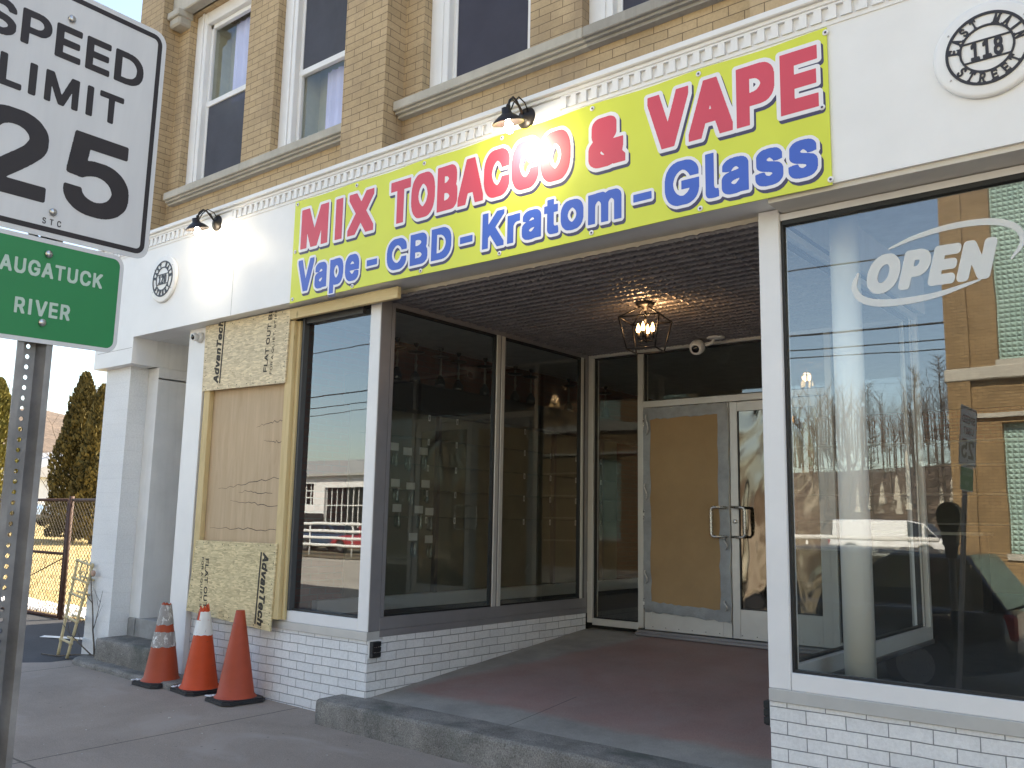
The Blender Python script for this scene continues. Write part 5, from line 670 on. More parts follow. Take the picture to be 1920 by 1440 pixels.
[241,138,-20,5,-5,2,-20,11,-20,14,-20,29,-13,27,-5,23,-1,15,-2,7,0,30,2,8,1,17,2,8,1,10,7,30,13,35,22,45,23,33,30,30,28,20,42,20,25,5,48,0,5,-1,10,-2,15,-5,15,-7,16,-11,19,-19,5,-8,15,-30,5,-15,2,-10,1,-3,0,-72,-10,-50,-15,-43,-18,-35,-28,-41,-27,-27,-13,-10,-15,-10,-42,-20,-25,-5],
[484,143,-18,10,-5,8,-5,10,-1,18,83,332,8,18,5,7,8,6,12,5,135,0,20,-5,33,-18,10,-9,10,-16,10,-23,3,-12,0,-55,-1,-5,-2,-10,-12,-35,-8,-15,-17,-28,-25,-25,-23,-15,-20,-10,-15,-5,-10,-2,-5,-1,-63,-1,-22,-88,-7,-18,-5,-7,-8,-6,-13,-5],
[776,143,-17,10,-6,8,-5,13,0,22,83,333,10,17,18,11,5,0,190,0,12,-5,8,-5,10,-18,1,-20,-8,-33,-5,-10,-7,-10,-9,-5,-12,-6,-115,0,-3,-1,-8,-30,0,-5,3,-1,85,-1,13,-5,7,-5,11,-18,0,-23,-8,-32,-5,-10,-5,-8,-8,-5,-12,-6,-110,-1,-8,-30,0,-8,3,-1,95,0,12,-6,8,-5,10,-18,1,-25,-8,-30,-10,-17,-8,-6,-13,-5],
[270,254,4,-1,12,0,10,3,16,8,27,26,8,11,10,20,10,28,5,20,1,10,2,5,0,12,2,8,-2,7,-1,10,-5,13,-9,10,-6,3,-13,0,-12,-3,-16,-8,-29,-29,-13,-21,-15,-42,-6,-25,0,-10,-2,-10,5,-30,7,-10],
[1524,298,-8,6,0,2,3,8,17,27,51,73,15,30,5,22,0,28,-2,20,-6,20,-10,25,-17,25,-16,15,-22,18,-20,12,-40,20,-40,16,-30,9,-30,8,-50,10,-58,8,-55,5,-75,4,-52,0,-10,1,-110,-3,-68,-5,-87,-10,-165,-25,-73,-15,-122,-32,-65,-15,-10,-1,-4,5,0,7,19,10,107,43,43,16,62,19,73,18,82,17,73,13,70,10,75,8,67,4,133,0,67,-4,63,-6,45,-7,55,-12,50,-16,42,-17,35,-17,40,-26,22,-18,13,-13,19,-24,9,-15,11,-23,8,-27,6,-35,0,-23,-6,-35,-10,-27,-17,-27,-23,-28,-67,-68,-10,-8],
[621,381,3,-1,15,0,12,3,16,16,7,12,5,18,1,10,-3,5,-8,1,-30,0,-3,-1,-15,-58]]),
}

GLYPH = {}
for _k, (_unit, _loops) in GLYPH_DATA.items():
    GLYPH[_k] = []
    for _l in _loops:
        _x = _y = 0; _p = []
        for _i in range(0, len(_l), 2):
            _x += _l[_i]; _y += _l[_i + 1]; _p.append((_x / _unit, _y / _unit))
        GLYPH[_k].append(_p)
def lettering(name, key, mat, M, thick=0.001, parent=None, local=False):
    """flat printed or cut shapes: outline key laid in local XY by matrix M, with real thickness"""
    cu = bpy.data.curves.new(name, 'CURVE'); cu.dimensions = '2D'; cu.fill_mode = 'BOTH'; cu.extrude = thick / 2
    for loop in GLYPH[key]:
        s = cu.splines.new('POLY'); s.points.add(len(loop) - 1)
        for pt, (x, y) in zip(s.points, loop): pt.co = (x, y, 0, 1)
        s.use_cyclic_u = True
    tmp = bpy.data.objects.new(name, cu); COL.objects.link(tmp)
    dg = bpy.context.evaluated_depsgraph_get()
    me = bpy.data.meshes.new_from_object(tmp.evaluated_get(dg)); me.name = name
    bpy.data.objects.remove(tmp); bpy.data.curves.remove(cu)
    me.transform(M); me.materials.clear(); me.materials.append(mat)
    o = bpy.data.objects.new(name, me); COL.objects.link(o)
    if parent is not None:
        o.parent = parent
        if not local: o.matrix_parent_inverse = parent_world(parent).inverted()
    return o
def plane_m(o, u, v):
    u = Vector(u).normalized(); v = Vector(v).normalized(); n = u.cross(v)
    m = Matrix.Identity(4)
    for i in range(3): m[i][0], m[i][1], m[i][2], m[i][3] = u[i], v[i], n[i], o[i]
    return m

# ---------------------------------------------------------------- setting
def gz(x, y): return -0.012 * (x + 6.0) + 0.012 * (min(y, 0.2) - 0.2)
def sheet(name, x0, x1, y0, y1, zf, mat, nx=2, ny=2, thick=0.0):
    b = MB(); k = b.pts([(x0 + (x1 - x0) * i / nx, y0 + (y1 - y0) * j / ny, zf(x0 + (x1 - x0) * i / nx, y0 + (y1 - y0) * j / ny)) for j in range(ny + 1) for i in range(nx + 1)])
    for j in range(ny):
        for i in range(nx):
            a = k + j * (nx + 1) + i; b.face((a, a + 1, a + nx + 2, a + nx + 1), True)
    return structure(b.build(name, mat))
EARTH = ground_material("winter_earth", (0.20, 0.165, 0.105), 0.3, 0.05, 3, 0.3)
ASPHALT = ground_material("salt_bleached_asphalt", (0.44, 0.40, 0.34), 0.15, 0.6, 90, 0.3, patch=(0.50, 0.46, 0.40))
LOT = ground_material("lot_asphalt", (0.048, 0.048, 0.052), 0.25, 1.2, 130, 0.4)
LAWN = ground_material("dead_lawn", (0.40, 0.31, 0.145), 0.3, 2.0, 60, 0.45, bump=0.6)
KERB = ground_material("kerb_stone", (0.30, 0.29, 0.27), 0.2, 3, 90, 0.3)
ROADPAINT = paint("road_line_paint", (0.7, 0.69, 0.66), 0.8, 0.2, 8)
sheet("ground", -1500, 1500, -1500, 1500, lambda x, y: -0.62, EARTH)
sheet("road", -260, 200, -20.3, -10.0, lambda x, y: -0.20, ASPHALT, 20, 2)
sheet("shade_toned_lane", -260, 200, -10.0, -4.36, lambda x, y: -0.20, ground_material("shade_toned_asphalt", (0.06, 0.06, 0.062), 0.25, 0.8, 110, 0.35), 20, 2)  # shade over the near half of the road put into the asphalt colour
sheet("sidewalk", -10.55, 12, -4.22, 0.30, gz, SIDEWALK, 12, 8)
b = MB()
for i in range(40):
    x = -45 + i * 1.6
    if x < -10.5: continue
    z = gz(x, -4.2)
    b.box(x, x + 1.592, -4.37, -4.225, -0.5, z + 0.004, 0.012)
structure(b.build("kerb", KERB))
sheet("parking_lot", -60, -9.4, -4.3, 1.42, lambda x, y: -0.012 * (min(max(x, -12.6), -6) + 6) + 0.02 - 0.012 * 0.2 - (0.03 if x > -10.3 and y < 0.3 else 0), LOT, 40, 6)
b = MB(); b.prism([(-11.06, 0.40), (-10.2, 0.86), (-10.1, 0.78), (-10.98, 0.31)], 0.0, 0.004, lambda u, v, d: (u, v, 0.079 - 0.012 * (u + 10.6) + d))
structure(b.build("parking_line", ROADPAINT))
def yard_z(x, y):
    t = max(0.0, min(1.0, (-12.6 - x) / 22.0)); return 0.085 + 0.85 * t * t * (3 - 2 * t) + 0.03 * noise.noise(Vector((x * .5, y * .5, 0)))
sheet("yard", -70, -9.7, 1.40, 60, yard_z, LAWN, 60, 30)
sheet("roadside", -260, 200, -70, -20.2, lambda x, y: -0.17 + 0.02 * noise.noise(Vector((x * .2, y * .2, 0))), EARTH, 60, 10)
def hill_mesh(name, x0, x1, y0, y1, h, seed, axis):
    return sheet(name, x0, x1, y0, y1, lambda x, y: -0.6 + h * max(0.0, math.sin(math.pi * min(1, max(0, (x - x0) / (x1 - x0)))) ** 0.6) * max(0.0, math.sin(math.pi * min(1, max(0, (y - y0) / (y1 - y0)))) ** 0.8) * (0.85 + 0.25 * noise.noise(Vector((x * .02 + seed, y * .02, 0)))), HILLM, 50, 24)
HILLM = ground_material("wooded_hillside", (0.13, 0.095, 0.07), 0.4, 0.25, 2.0, 0.6, bump=0.8)
hill_mesh("hill", -105, 120, -190, -62, 15, 1.3, 0)
hill_mesh("hill", -420, -90, -20, 220, 27, 4.1, 1)

# ---------------------------------------------------------------- the shop building
shop = thing("shop_building", "two storey tan brick building with white shopfront fascia and recessed doorway", "building", (-4, 0.2, 0))
X0, X1 = -9.37, 7.0
# upper brick storey: piers, recessed panels and window openings
YP, YR, YF = 0.06, 0.272, 0.355
bays = [(-8.66, -7.51), (-7.03, -5.93), (-4.976, -3.85), (-3.38, -2.25), (-1.28, -0.15), (0.32, 1.45), (2.4, 3.5), (4.0, 5.1)]
ZS, ZH = 4.79, 7.02
ub = MB()
holes = [(a, c, ZS + .14, ZH) for a, c in bays] + [(a, c, 8.2, 9.4) for a, c in bays]
ub.wall(X0 + .01, X1, 4.40, 10.2, YR, 0.62, holes)
for a, c in ((X0, -8.87), (-5.72, -5.196), (-2.03, -1.5), (1.65, 2.18), (5.3, 5.85)):
    ub.box(a, c, YP, YR + .002, 4.38, 10.0)
ub.box(X0 + .004, X0 + .30, 0.62, 13.0, -0.1, 10.2); ub.box(X1 - .3, X1 - .004, 0.62, 13, -0.1, 10.2); ub.box(X0, X1, 12.7, 13.0, -0.1, 10.2)
ub.build("brick_wall", BRICK_TAN, shop)
MB().box(X0 - .12, X1 + .1, -0.08, 0.63, 10.0, 10.5, .03).build("cornice", STONE, shop)
MB().box(X0 + .31, X1 - .31, 0.63, 12.69, 9.6, 9.75).build("roof", paint("roof_felt", (0.06, 0.06, 0.06), 0.9), shop)
# stone sills, one under each pair of windows; right pair has a second, greyer stone
GREYSTONE = paint("grey_sill_stone", (0.33, 0.31, 0.275), 0.8, 0.15, 5, bump=0.3, streak=0.25)
for i, (a, c, m) in enumerate(((-8.735, -7.35, STONE), (-7.348, -5.725, STONE), (-5.19, -3.30, STONE), (-3.298, -2.035, GREYSTONE), (-1.495, 1.6, STONE), (2.2, 5.29, STONE))):
    s = MB(); s.box(a, c, 0.155, 0.50, 4.845, 4.925, .006); s.box(a, c, 0.185, 0.32, 4.825, 4.8445); s.box(a, c, 0.215, 0.32, 4.80, 4.8245)
    s.build("window_sill", m, shop)
s = MB()
for a, c in ((-8.866, -5.722), (-5.192, -2.034), (-1.496, 1.646)):
    s.box(a, c, 0.16, 0.30, 7.02, 7.30, .01); s.box(a, c, 0.13, 0.30, 7.30, 7.40, .01)
    for q in (a, c - .21): s.box(q, q + .21, 0.13, 0.29, 6.86, 7.02, .02); s.box(q - .0, q + .23, 0.10, 0.29, 6.95, 7.03, .01)
s.build("window_lintel", STONE, shop)
CURTAIN = {"lilac": paint("lilac_curtain", (0.60, 0.60, 0.82), 0.9, 0.1, 2), "navy": paint("navy_curtain", (0.055, 0.056, 0.082), 0.9, 0.15, 2.0, bump=0.2),
           "grey": paint("dark_screen_cloth", (0.075, 0.08, 0.105), 0.9, 0.15, 3), "olive": paint("room_wall_paint", (0.50, 0.50, 0.38), 0.8)}
for _k, _a in (("grey", .86), ("navy", .93)): CURTAIN[_k].node_tree.nodes["Principled BSDF"].inputs["Alpha"].default_value = _a
def up_window(a, c, z0, z1, upper, lower, rail, style):
    f = MB(); w = .205 if style else .16
    y0 = YF
    f.box(a, a + w, y0, y0 + .10, z0, z1, .006); f.box(c - .09, c, y0, y0 + .10, z0, z1, .006); f.box(a + w, c - .09, y0 + .004, y0 + .10, z1 - .14, z1, .006)
    f.box(a + w * .55, a + w * .72, y0 - .012, y0, z0, z1)
    fr = f.build("window", WHITE, shop)
    t = MB(); ia, ic = a + w, c - .09
    t.box(ia, ia + .045, y0 + .055, y0 + .095, z0, z1 - .14, .004); t.box(ic - .045, ic, y0 + .055, y0 + .095, z0, z1 - .14, .004)
    t.box(ia, ic, y0 + .05, y0 + .098, rail - .03, rail + .03, .004); t.box(ia, ic, y0 + .05, y0 + .1, z0, z0 + .05, .004); t.box(ia, ic, y0 + .055, y0 + .1, z1 - .19, z1 - .14, .004)
    t.build("sash", WHITE, fr)
    g = MB(); g.quad((ia, y0 + .082, z0), (ic, y0 + .082, z0), (ic, y0 + .082, z1 - .14), (ia, y0 + .082, z1 - .14)); g.build("pane", GLASS_UP, fr)
    for (za, zb), kind in (((rail, z1 - .14), upper), ((z0, rail), lower)):
        cb = MB(); n = 26; k = []
        off = .26 if kind == "lilac" else 0.0
        xs = [ia + off + (ic - ia - off) * i / n for i in range(n + 1)]
        scr = kind != "lilac"; yy = y0 + (.066 if scr else .20); am = 0.0004 if scr else 1.0
        for z in (za, zb):
            k.append(cb.pts([(x, yy + am * (.012 * math.sin(i * 1.25) + .006 * math.sin(i * 2.9)), z) for i, x in enumerate(xs)]))
        for i in range(n): cb.face((k[0] + i, k[0] + i + 1, k[1] + i + 1, k[1] + i), True)
        cb.build("window_screen" if scr else "curtain", CURTAIN[kind], fr)
    rb = MB(); rb.box(a, c, y0 + .32, y0 + .34, z0 - .1, z1); rb.box(ia - .02, ia, y0 + .1, y0 + .32, z0, z1); rb.build("window_reveal", CURTAIN["olive"], fr)
kinds = [("lilac", "grey", 5.94, 1), ("grey", "lilac", 5.79, 1), ("navy", "navy", 6.6, 1), ("navy", "navy", 6.2, 1)]
for i, (a, c) in enumerate(bays):
    u, l, rl, st = kinds[i] if i < 4 else ("navy", "grey", 6.0, 1)
    up_window(a, c, ZS + .14, ZH, u, l, rl, st)
    up_window(a, c, 8.2, 9.4, "grey", "grey", 8.8, 0)

# white fascia with block over the left pier, cap moulding and dentils
fz0, fz1 = 3.335, 4.42
f = MB(); f.box(-9.615, X1 + .02, 0.0, 0.27, fz0, 4.355); f.box(-9.615, -8.815, 0.0005, 0.27, 3.058, fz0)
f.box(-9.60, -9.38, 0.27, 6.0, 3.06, 4.35)
f.build("fascia", WHITE, shop)
f = MB(); f.box(-9.66, X1 + .05, -0.055, 0.30, 4.378, fz1, .006); f.box(-9.64, X1 + .05, -0.03, 0.02, 4.352, 4.378, .004)
f.build("fascia_cap", WHITE, shop)
f = MB(); x = -9.58
def blocked(x): return -7.80 < x < -7.16 or -3.93 < x < -3.37
while x < X1:
    if not blocked(x):
        f.box(x, x + .042, -0.020, 0.002, 4.285, 4.338)
        f.box(x - .018, x + .042, -0.020, 0.002, 4.262, 4.285)
    x += .082
for a, c in ((-9.6, -7.80), (-7.14, -3.93), (-3.35, X1)): f.box(a, c, -0.021, 0.002, 4.338, 4.351); f.box(a, c, -0.007, 0.002, 4.236, 4.262)
for a, c in ((-7.80, -7.14), (-3.93, -3.35)): f.box(a, c, -0.012, 0.002, 4.236, 4.351, .004)
f.build("dentil_moulding", WHITE, shop)
SEAM = paint("panel_joint", (0.33, 0.32, 0.31), 0.8)
f = MB()
for x, za, zb in ((-7.08, 3.336, 3.86), (-2.30, 4.236, 4.26), (0.9, 3.336, 4.23), (-8.9, 3.20, 3.203)):
    MB().box(x - .002, x + .002, -0.0012, 0.001, za, zb).build("panel_seam", SEAM, shop)
MB().box(-9.55, -8.83, -0.0012, .001, 3.222, 3.226).build("panel_seam", SEAM, shop)

# vestibule and window-bay shell
W = 0.2
SOFFIT = paint("soffit_board", (0.62, 0.58, 0.52), 0.7, 0.06, 3)
f = MB(); f.box(-7.99, X1, 0.271, 0.40, 3.30, 3.60); f.box(-7.7, -5.28, 0.20, 0.271, 3.30, 3.3345); f.box(-1.93, X1, .02, .235, 3.306, 3.3345)
f.build("shopfront_header", SOFFIT, shop)

# tin ceiling over the vestibule: embossed, so real relief
TIN = paint("dark_tin_ceiling", (0.23, 0.212, 0.215), 0.38, 0.2, 5, metal=0.45, bump=0.1)
b = MB(); nx, ny = 330, 420
xa, xb, ya, yb = -5.28, -2.06, 0.20, 3.20
def tin(x, y):
    s = 0.105
    u = (x / s) % 1.0; v = (y / s) % 1.0
    wv = v - .14 - .025 * math.sin(2 * math.pi * x / .07)
    r = 1.5 * math.exp(-(wv / .07) ** 2) * (.85 + .15 * math.sin(2 * math.pi * x / .035)) + .55 * math.exp(-((u - .5) / .08) ** 2) * (1 if int(x / s + 1000) % 4 == 0 else .12)
    d = math.hypot(u - .5, (v - .58)); r += .6 * math.exp(-((d - .26) / .075) ** 2)
    return 3.281 - 0.015 * r * (0.9 + .2 * noise.noise(Vector((x * 3, y * 3, 0))))
k = b.pts([(xa + (xb - xa) * i / nx, ya + (yb - ya) * j / ny, tin(xa + (xb - xa) * i / nx, ya + (yb - ya) * j / ny)) for j in range(ny + 1) for i in range(nx + 1)])
for j in range(ny):
    for i in range(nx):
        a = k + j * (nx + 1) + i; b.face((a, a + nx + 1, a + nx + 2, a + 1), False)
b.build("tin_ceiling", TIN, shop)
MB().box(-5.30, -2.04, 0.2715, 3.3, 3.30, 3.42).build("ceiling_deck", GASKET, shop)

# low white brick walls under the glass
b = MB()
b.box(-7.70, -5.282, .206, .36, -0.2, .600); b.box(-5.40, -5.274, .361, 3.15, -0.1, .615); b.box(-5.281, -5.2745, .206, .36, -0.2, .6)
b.box(-2.066, X1, .206, .36, -0.3, .588); b.box(-2.064, -1.94, .361, 3.15, -0.1, .600)
b.build("low_brick_wall", BRICK_WHITE, shop)
def glazed_front(x0, x1, post_left, post_right, name):
    fr = MB()
    fr.box(x0, x1, .192, .36, .592 if x0 < -4 else .590, .658, .003)
    fr.build("window_ledge", ALU_PALE if x0 < -4 else ALU_PALE, shop)
    f = MB(); ra = x0 + (.1255 if post_left else 0); rc_ = x1 - (.1225 if post_right else 0)
    f.box(ra, rc_, .2, .30, .6585, .748, .003)
    f.box(ra, rc_, .215, .30, 3.262, 3.30)
    for a in ((x0, x0 + .125) if post_left else None, (x1 - .122, x1) if post_right else None):
        if a: f.box(a[0], a[1] - .002, .1985, .208, .6590, 3.3300, .003)
    o = f.build(name, FRAME, shop)
    for a in ((x0, x0 + .125) if post_left else None, (x1 - .122, x1) if post_right else None):
        if a: MB().box(a[0] + .001, a[1] - .001, .2085, .3205, .6590, 3.3290, .003).build('corner_post', ALU if x0 < -4 else FRAME, o)
    g = MB(); a = x0 + (.125 if post_left else 0); c = x1 - (.122 if post_right else 0)
    g.box(a, a + .014, .222, .262, .748, 3.262); g.box(c - .014, c, .222, .262, .748, 3.262); g.box(a + .014, c - .014, .222, .262, .748, .762); g.box(a + .014, c - .014, .216, .262, 3.235, 3.262)
    g.build("gasket", GASKET, o)
    g = MB(); g.quad((a, .245, .75), (c, .245, .75), (c, .245, 3.26), (a, .245, 3.26)); g.build("pane", GLASS_FRONT, o)
    return o
glazed_front(-7.69, -5.272, False, True, "display_window")
glazed_front(-2.068, 3.2, True, False, "display_window")
MB().box(-6.266, -6.236, .192, .2445, .7485, 3.2615).box(-6.2355, -5.5, .206, .2445, 3.19, 3.2615).build('window_jamb', paint('charcoal_frame', (.06, .062, .066), .45), shop)
def glazed_side(xo, s, name):
    """return window beside the vestibule; xo = vestibule face, s = +1 when the display bay lies to +x"""
    f = MB(); d = lambda a: xo + s * a
    f.box(d(-.004), d(.10), .321, 3.17, .612, .665, .003)
    f.build("window_ledge", ALU, shop)
    f = MB()
    f.box(d(0), d(.09), .321, 3.17, .6655, .762, .003); f.box(d(0), d(.09), .321, 3.17, 3.235, 3.2800)
    f.box(d(0), d(.08), .3215, .36, .762, 3.235)
    f.box(d(.004), d(.05), 1.715, 1.735, .762, 3.235)
    f.box(d(0), d(.09), 3.12, 3.17, .762, 3.235)
    o = f.build(name, ALU if s < 0 else FRAME, shop)
    for ya_, yb_ in ((1.665, 1.715), (1.735, 1.785), (3.05, 3.09)): MB().box(d(0), d(.055), ya_, yb_, .762, 3.235, .003).build('mullion', ALU_PALE if s < 0 else FRAME, o)
    g = MB()
    for a, c in ((.36, .374), (1.648, 1.665), (1.785, 1.80), (3.036, 3.05), (3.09, 3.12)): g.box(d(.012), d(.05), a, c, .762, 3.235)
    for z0, z1 in ((.762, .775), (3.215, 3.235)): g.box(d(.012), d(.05), .374, 1.648, z0, z1); g.box(d(.012), d(.05), 1.80, 3.036, z0, z1)
    g.build("gasket", GASKET, o)
    g = MB(); y = d(.03)
    for a, c in ((.36, 1.665), (1.785, 3.05)): g.quad((y, c, .762), (y, a, .762), (y, a, 3.235), (y, c, 3.235))
    g.build("pane", GLASS_SIDE, o)
glazed_side(-5.272, -1, "side_window"); glazed_side(-2.068, 1, "side_window")

# rear of the vestibule: sidelights, transom and double doors
YD = 3.17; ZT = .508
f = MB()
for a, c, z0, z1 in ((-5.272, -5.21, .52, 3.235), (-4.672, -4.612, .52, 3.235), (-2.77, -2.71, .5, 3.235), (-2.13, -2.068, .5, 3.235), (-5.272, -2.068, 3.236, 3.281), (-4.6115, -2.7705, 2.672, 2.735)):
    f.box(a, c, YD, YD + .11, z0, z1, .003)
for a, c in ((-5.21, -4.672), (-2.71, -2.13)): f.box(a, c, YD + .001, YD + .11, .50, .565, .003)
ent = f.build("entrance_frame", ALU_PALE, shop)
g = MB()
for a, c, z0, z1 in ((-5.21, -4.672, .565, 3.236), (-2.71, -2.13, .565, 3.236), (-4.612, -2.77, 2.735, 3.236)):
    g.quad((a, YD + .05, z0), (c, YD + .05, z0), (c, YD + .05, z1), (a, YD + .05, z1))
g.build("pane", GLASS_SIDE, ent)
g = MB()
for a, c, z0, z1 in ((-5.21, -4.672, .565, 3.236), (-2.71, -2.13, .565, 3.236), (-4.612, -2.77, 2.735, 3.236)):
    g.box(a, a + .012, YD + .03, YD + .07, z0, z1); g.box(c - .012, c, YD + .03, YD + .07, z0, z1); g.box(a + .012, c - .012, YD + .03, YD + .07, z1 - .014, z1); g.box(a + .012, c - .012, YD + .03, YD + .07, z0, z0 + .012)
g.build("gasket", GASKET, ent)
MB().box(-4.66, -2.72, YD - .09, YD + .12, .455, .487, .008).box(-4.66, -2.72, YD - .04, YD + .12, .487, .500).build("threshold", ALU, shop)
KRAFT = paint("brown_cardboard", (0.315, 0.215, 0.115), 0.85, 0.10, 3.0, bump=0.15)
TAPE = paint("silver_duct_tape", (0.27, 0.29, 0.31), 0.38, 0.2, 9, metal=0.35, bump=0.5, bdist=0.01)
FILM = NT("crinkled_mirror_film")
hn = FILM.noise(FILM.coords((1.0, 1, .5)), 2.1, 2, 0.4, 0.8)
FILM.set((0.15, 0.13, 0.105), 0.09, 1.0); FILM.bump(hn, 0.8, 0.07); FILM = FILM.m
STEEL = paint("worn_steel", (0.5, 0.5, 0.5), 0.28, 0.15, 20, metal=0.9)
def door(x0, x1, left):
    st = .055; f = MB(); z0, z1 = ZT, 2.668
    a, c = x0 + .004, x1 - .004
    f.box(a, a + st + .02, YD + .02, YD + .065, z0, z1, .003); f.box(c - st - .03, c, YD + .02, YD + .065, z0, z1, .003)
    f.box(a + st + .02, c - st - .03, YD + .021, YD + .065, z1 - .09, z1, .003); f.box(a + st + .02, c - st - .03, YD + .021, YD + .065, z0, z0 + .26, .003)
    o = f.build("door", ALU_PALE, shop)
    ia, ic, za, zb = a + st + .02, c - st - .03, z0 + .26, z1 - .09
    if left:
        # cardboard sheet over the broken pane, taped all round
        p = MB(); n, m_ = 14, 24
        k = p.pts([(ia - .045 + (ic - ia + .09 - .01) * i / n, YD + .0145 - .004 * noise.noise(Vector((i * .4, j * .3, 3))), za - .03 + (zb - za + .05) * j / m_ + .008 * math.sin(i * .5)) for j in range(m_ + 1) for i in range(n + 1)])
        for j in range(m_):
            for i in range(n): q = k + j * (n + 1) + i; p.face((q, q + 1, q + n + 2, q + n + 1), True)
        p.build("cardboard_sheet", KRAFT, o)
        t = MB(); r2 = random.Random(5)
        def strip(xa, za_, xb, zb_, w, seed):
            n = 22; dx, dz = xb - xa, zb_ - za_; L = math.hypot(dx, dz); ux, uz = dx / L, dz / L; nx_, nz_ = -uz, ux
            rr = random.Random(seed); rows = []
            for i in range(n + 1):
                s = L * i / n; e0 = rr.uniform(-.009, .009); e1 = rr.uniform(-.009, .009); h = YD + .0065 - rr.uniform(0, .006)
                rows.append(t.pts([(xa + ux * s + nx_ * (-w / 2 + e0), h + .004, za_ + uz * s + nz_ * (-w / 2 + e0)), (xa + ux * s, h, za_ + uz * s), (xa + ux * s + nx_ * (w / 2 + e1), h + .003, za_ + uz * s + nz_ * (w / 2 + e1))]))
            for A, B in zip(rows, rows[1:]):
                t.face((A, B, B + 1, A + 1), True); t.face((A + 1, B + 1, B + 2, A + 2), True)
        strip(ia - .045, za - .06, ia - .05, zb + .06, .10, 1); strip(ic + .035, za - .06, ic + .03, zb + .05, .105, 2)
        strip(ia - .09, zb + .03, ic + .07, zb + .035, .11, 3); strip(ia - .06, za - .04, ic + .08, za - .075, .10, 4)
        t.build("tape", TAPE, o)
        # curling loose ends
        t = MB()
        for x, z, s in ((ia - .03, zb - .18, .2), (ia - .045, 1.75, .16), (ia - .04, 0.95, .12), (ic + .05, 1.3, .1), (ic + .04, za - .02, .09)):
            P = [(x + .02 * math.sin(u * 5) + s * .08 * u, YD - .012 - .02 * math.sin(u * 3.1), z + s * u) for u in [i / 8 for i in range(9)]]
            t.tube(P, .007, 5)
        t.build("loose_tape", paint("bright_tape_edge", (0.55, 0.56, 0.57), 0.3, 0.2, 30, metal=0.4), o)
    else:
        p = MB(); p.quad((ia, YD + .035, za), (ic, YD + .035, za), (ic, YD + .035, zb), (ia, YD + .035, zb)); p.build("mirror_film", FILM, o)
        p = MB(); p.box(ia, ia + .01, YD + .024, YD + .05, za, zb); p.box(ia + .01, ic, YD + .024, YD + .05, za, za + .01); p.build("gasket", GASKET, o)
    hx = c - .035 if left else a + .04; sgn = -1 if left else 1
    h = MB(); w = .125; zc, hh = 1.55, .135; r = .03
    P = [(hx, YD + .02, zc + hh), (hx, YD - .045, zc + hh)]
    for t_ in range(5): a_ = math.pi / 2 * t_ / 4; P.append((hx + sgn * (w - r + r * math.sin(a_)), YD - .05, zc + hh - r + r * math.cos(a_)))
    for t_ in range(5): a_ = math.pi / 2 * t_ / 4; P.append((hx + sgn * (w - r + r * math.cos(a_)), YD - .05, zc - hh + r - r * math.sin(a_)))
    P += [(hx, YD - .045, zc - hh), (hx, YD + .02, zc - hh)]
    h.tube(P, .0125, 10)
    h.build("door_handle", STEEL, o)
    if not left:
        k = MB(); k.lathe([(0.02, 0), (0.02, -.012), (.014, -.016), (0, -.016)], (hx, YD + .02, 1.555), 'y', 16); k.build("lock", STEEL, o)
    else:
        k = MB()
        for z in (.75, 1.6, 2.5): k.tube([(a - .002, YD + .012, z - .055), (a - .002, YD + .012, z + .055)], .011, 8)
        k.build("hinge", STEEL, o)
    s = MB()
    for i in range(6): s.lathe([(.005, 0), (.003, -.003), (0, -.003)], (a + .09 + i * .14, YD + .021, ZT + .03), 'y', 8)
    s.build("screw", GASKET, o)
door(-4.612, -3.69, True); door(-3.69, -2.77, False)

# sloping vestibule floor: red paint with worn grey edges
n = NT("worn_red_floor_paint"); v = n.coords()
sp = n.n("SeparateXYZ"); n.l(v, sp.inputs[0])
wob = n.math('MULTIPLY', n.math('SUBTRACT', n.noise(v, 2.2, 6, 0.65), 0.5), 0.85)
ey = n.ramp(n.math('ADD', sp.outputs[1], n.math('MULTIPLY', wob, 0.35)), [(0.0, (0,) * 3), (0.50, (0,) * 3), (0.60, (1,) * 3)])
exl = n.math('SUBTRACT', n.math('ADD', sp.outputs[0], 5.27), n.math('ADD', n.math('MULTIPLY', n.math('SUBTRACT', sp.outputs[1], 0.6), 0.26), n.math('MULTIPLY', wob, 0.4)))
exl = n.ramp(exl, [(0.02, (0,) * 3), (0.16, (1,) * 3)])
fac = n.math('MULTIPLY', ey, exl)
worn = n.ramp(n.noise(v, 3.0, 8, 0.65, 0.3), [(0.35, (0.72,) * 3), (0.62, (1,) * 3)])
red = n.ramp(n.noise(v, 1.6, 6, 0.6), [(0.3, (0.255, 0.165, 0.152)), (0.7, (0.335, 0.22, 0.20))])
grey = n.ramp(n.noise(v, 2.6, 7, 0.65), [(0.3, (0.21, 0.203, 0.188)), (0.7, (0.34, 0.325, 0.30))])
col = n.mix(n.math('MULTIPLY', fac, worn), grey, red)
grit = n.noise(v, 140, 3, 0.8)
col = n.mix(1.0, col, n.ramp(grit, [(0.3, (0.78,) * 3), (0.72, (1.22,) * 3)]), 'MULTIPLY')
lx = n.math('ABSOLUTE', n.math('SUBTRACT', n.math('ADD', sp.outputs[0], n.math('MULTIPLY', wob, .01)), -3.92))
col = n.mix(n.math('MULTIPLY', n.math('LESS_THAN', lx, .004), n.math('MULTIPLY', n.math('LESS_THAN', sp.outputs[1], 1.05), 0.7)), col, (0.03, 0.03, 0.03))
n.set(col, 0.72, 0, 0.35); n.bump(grit, 0.25, 0.006); FLOOR_RED = n.m
def floor_z(y): return .172 + (y - .24) * (.452 - .172) / (3.08 - .24)
b = MB(); ny = 20
k = b.pts([(x, .247 + (3.30 - .247) * j / ny, min(.456, floor_z(.247 + (3.30 - .247) * j / ny))) for j in range(ny + 1) for x in (-5.273, -4.2, -3.2, -2.067)])
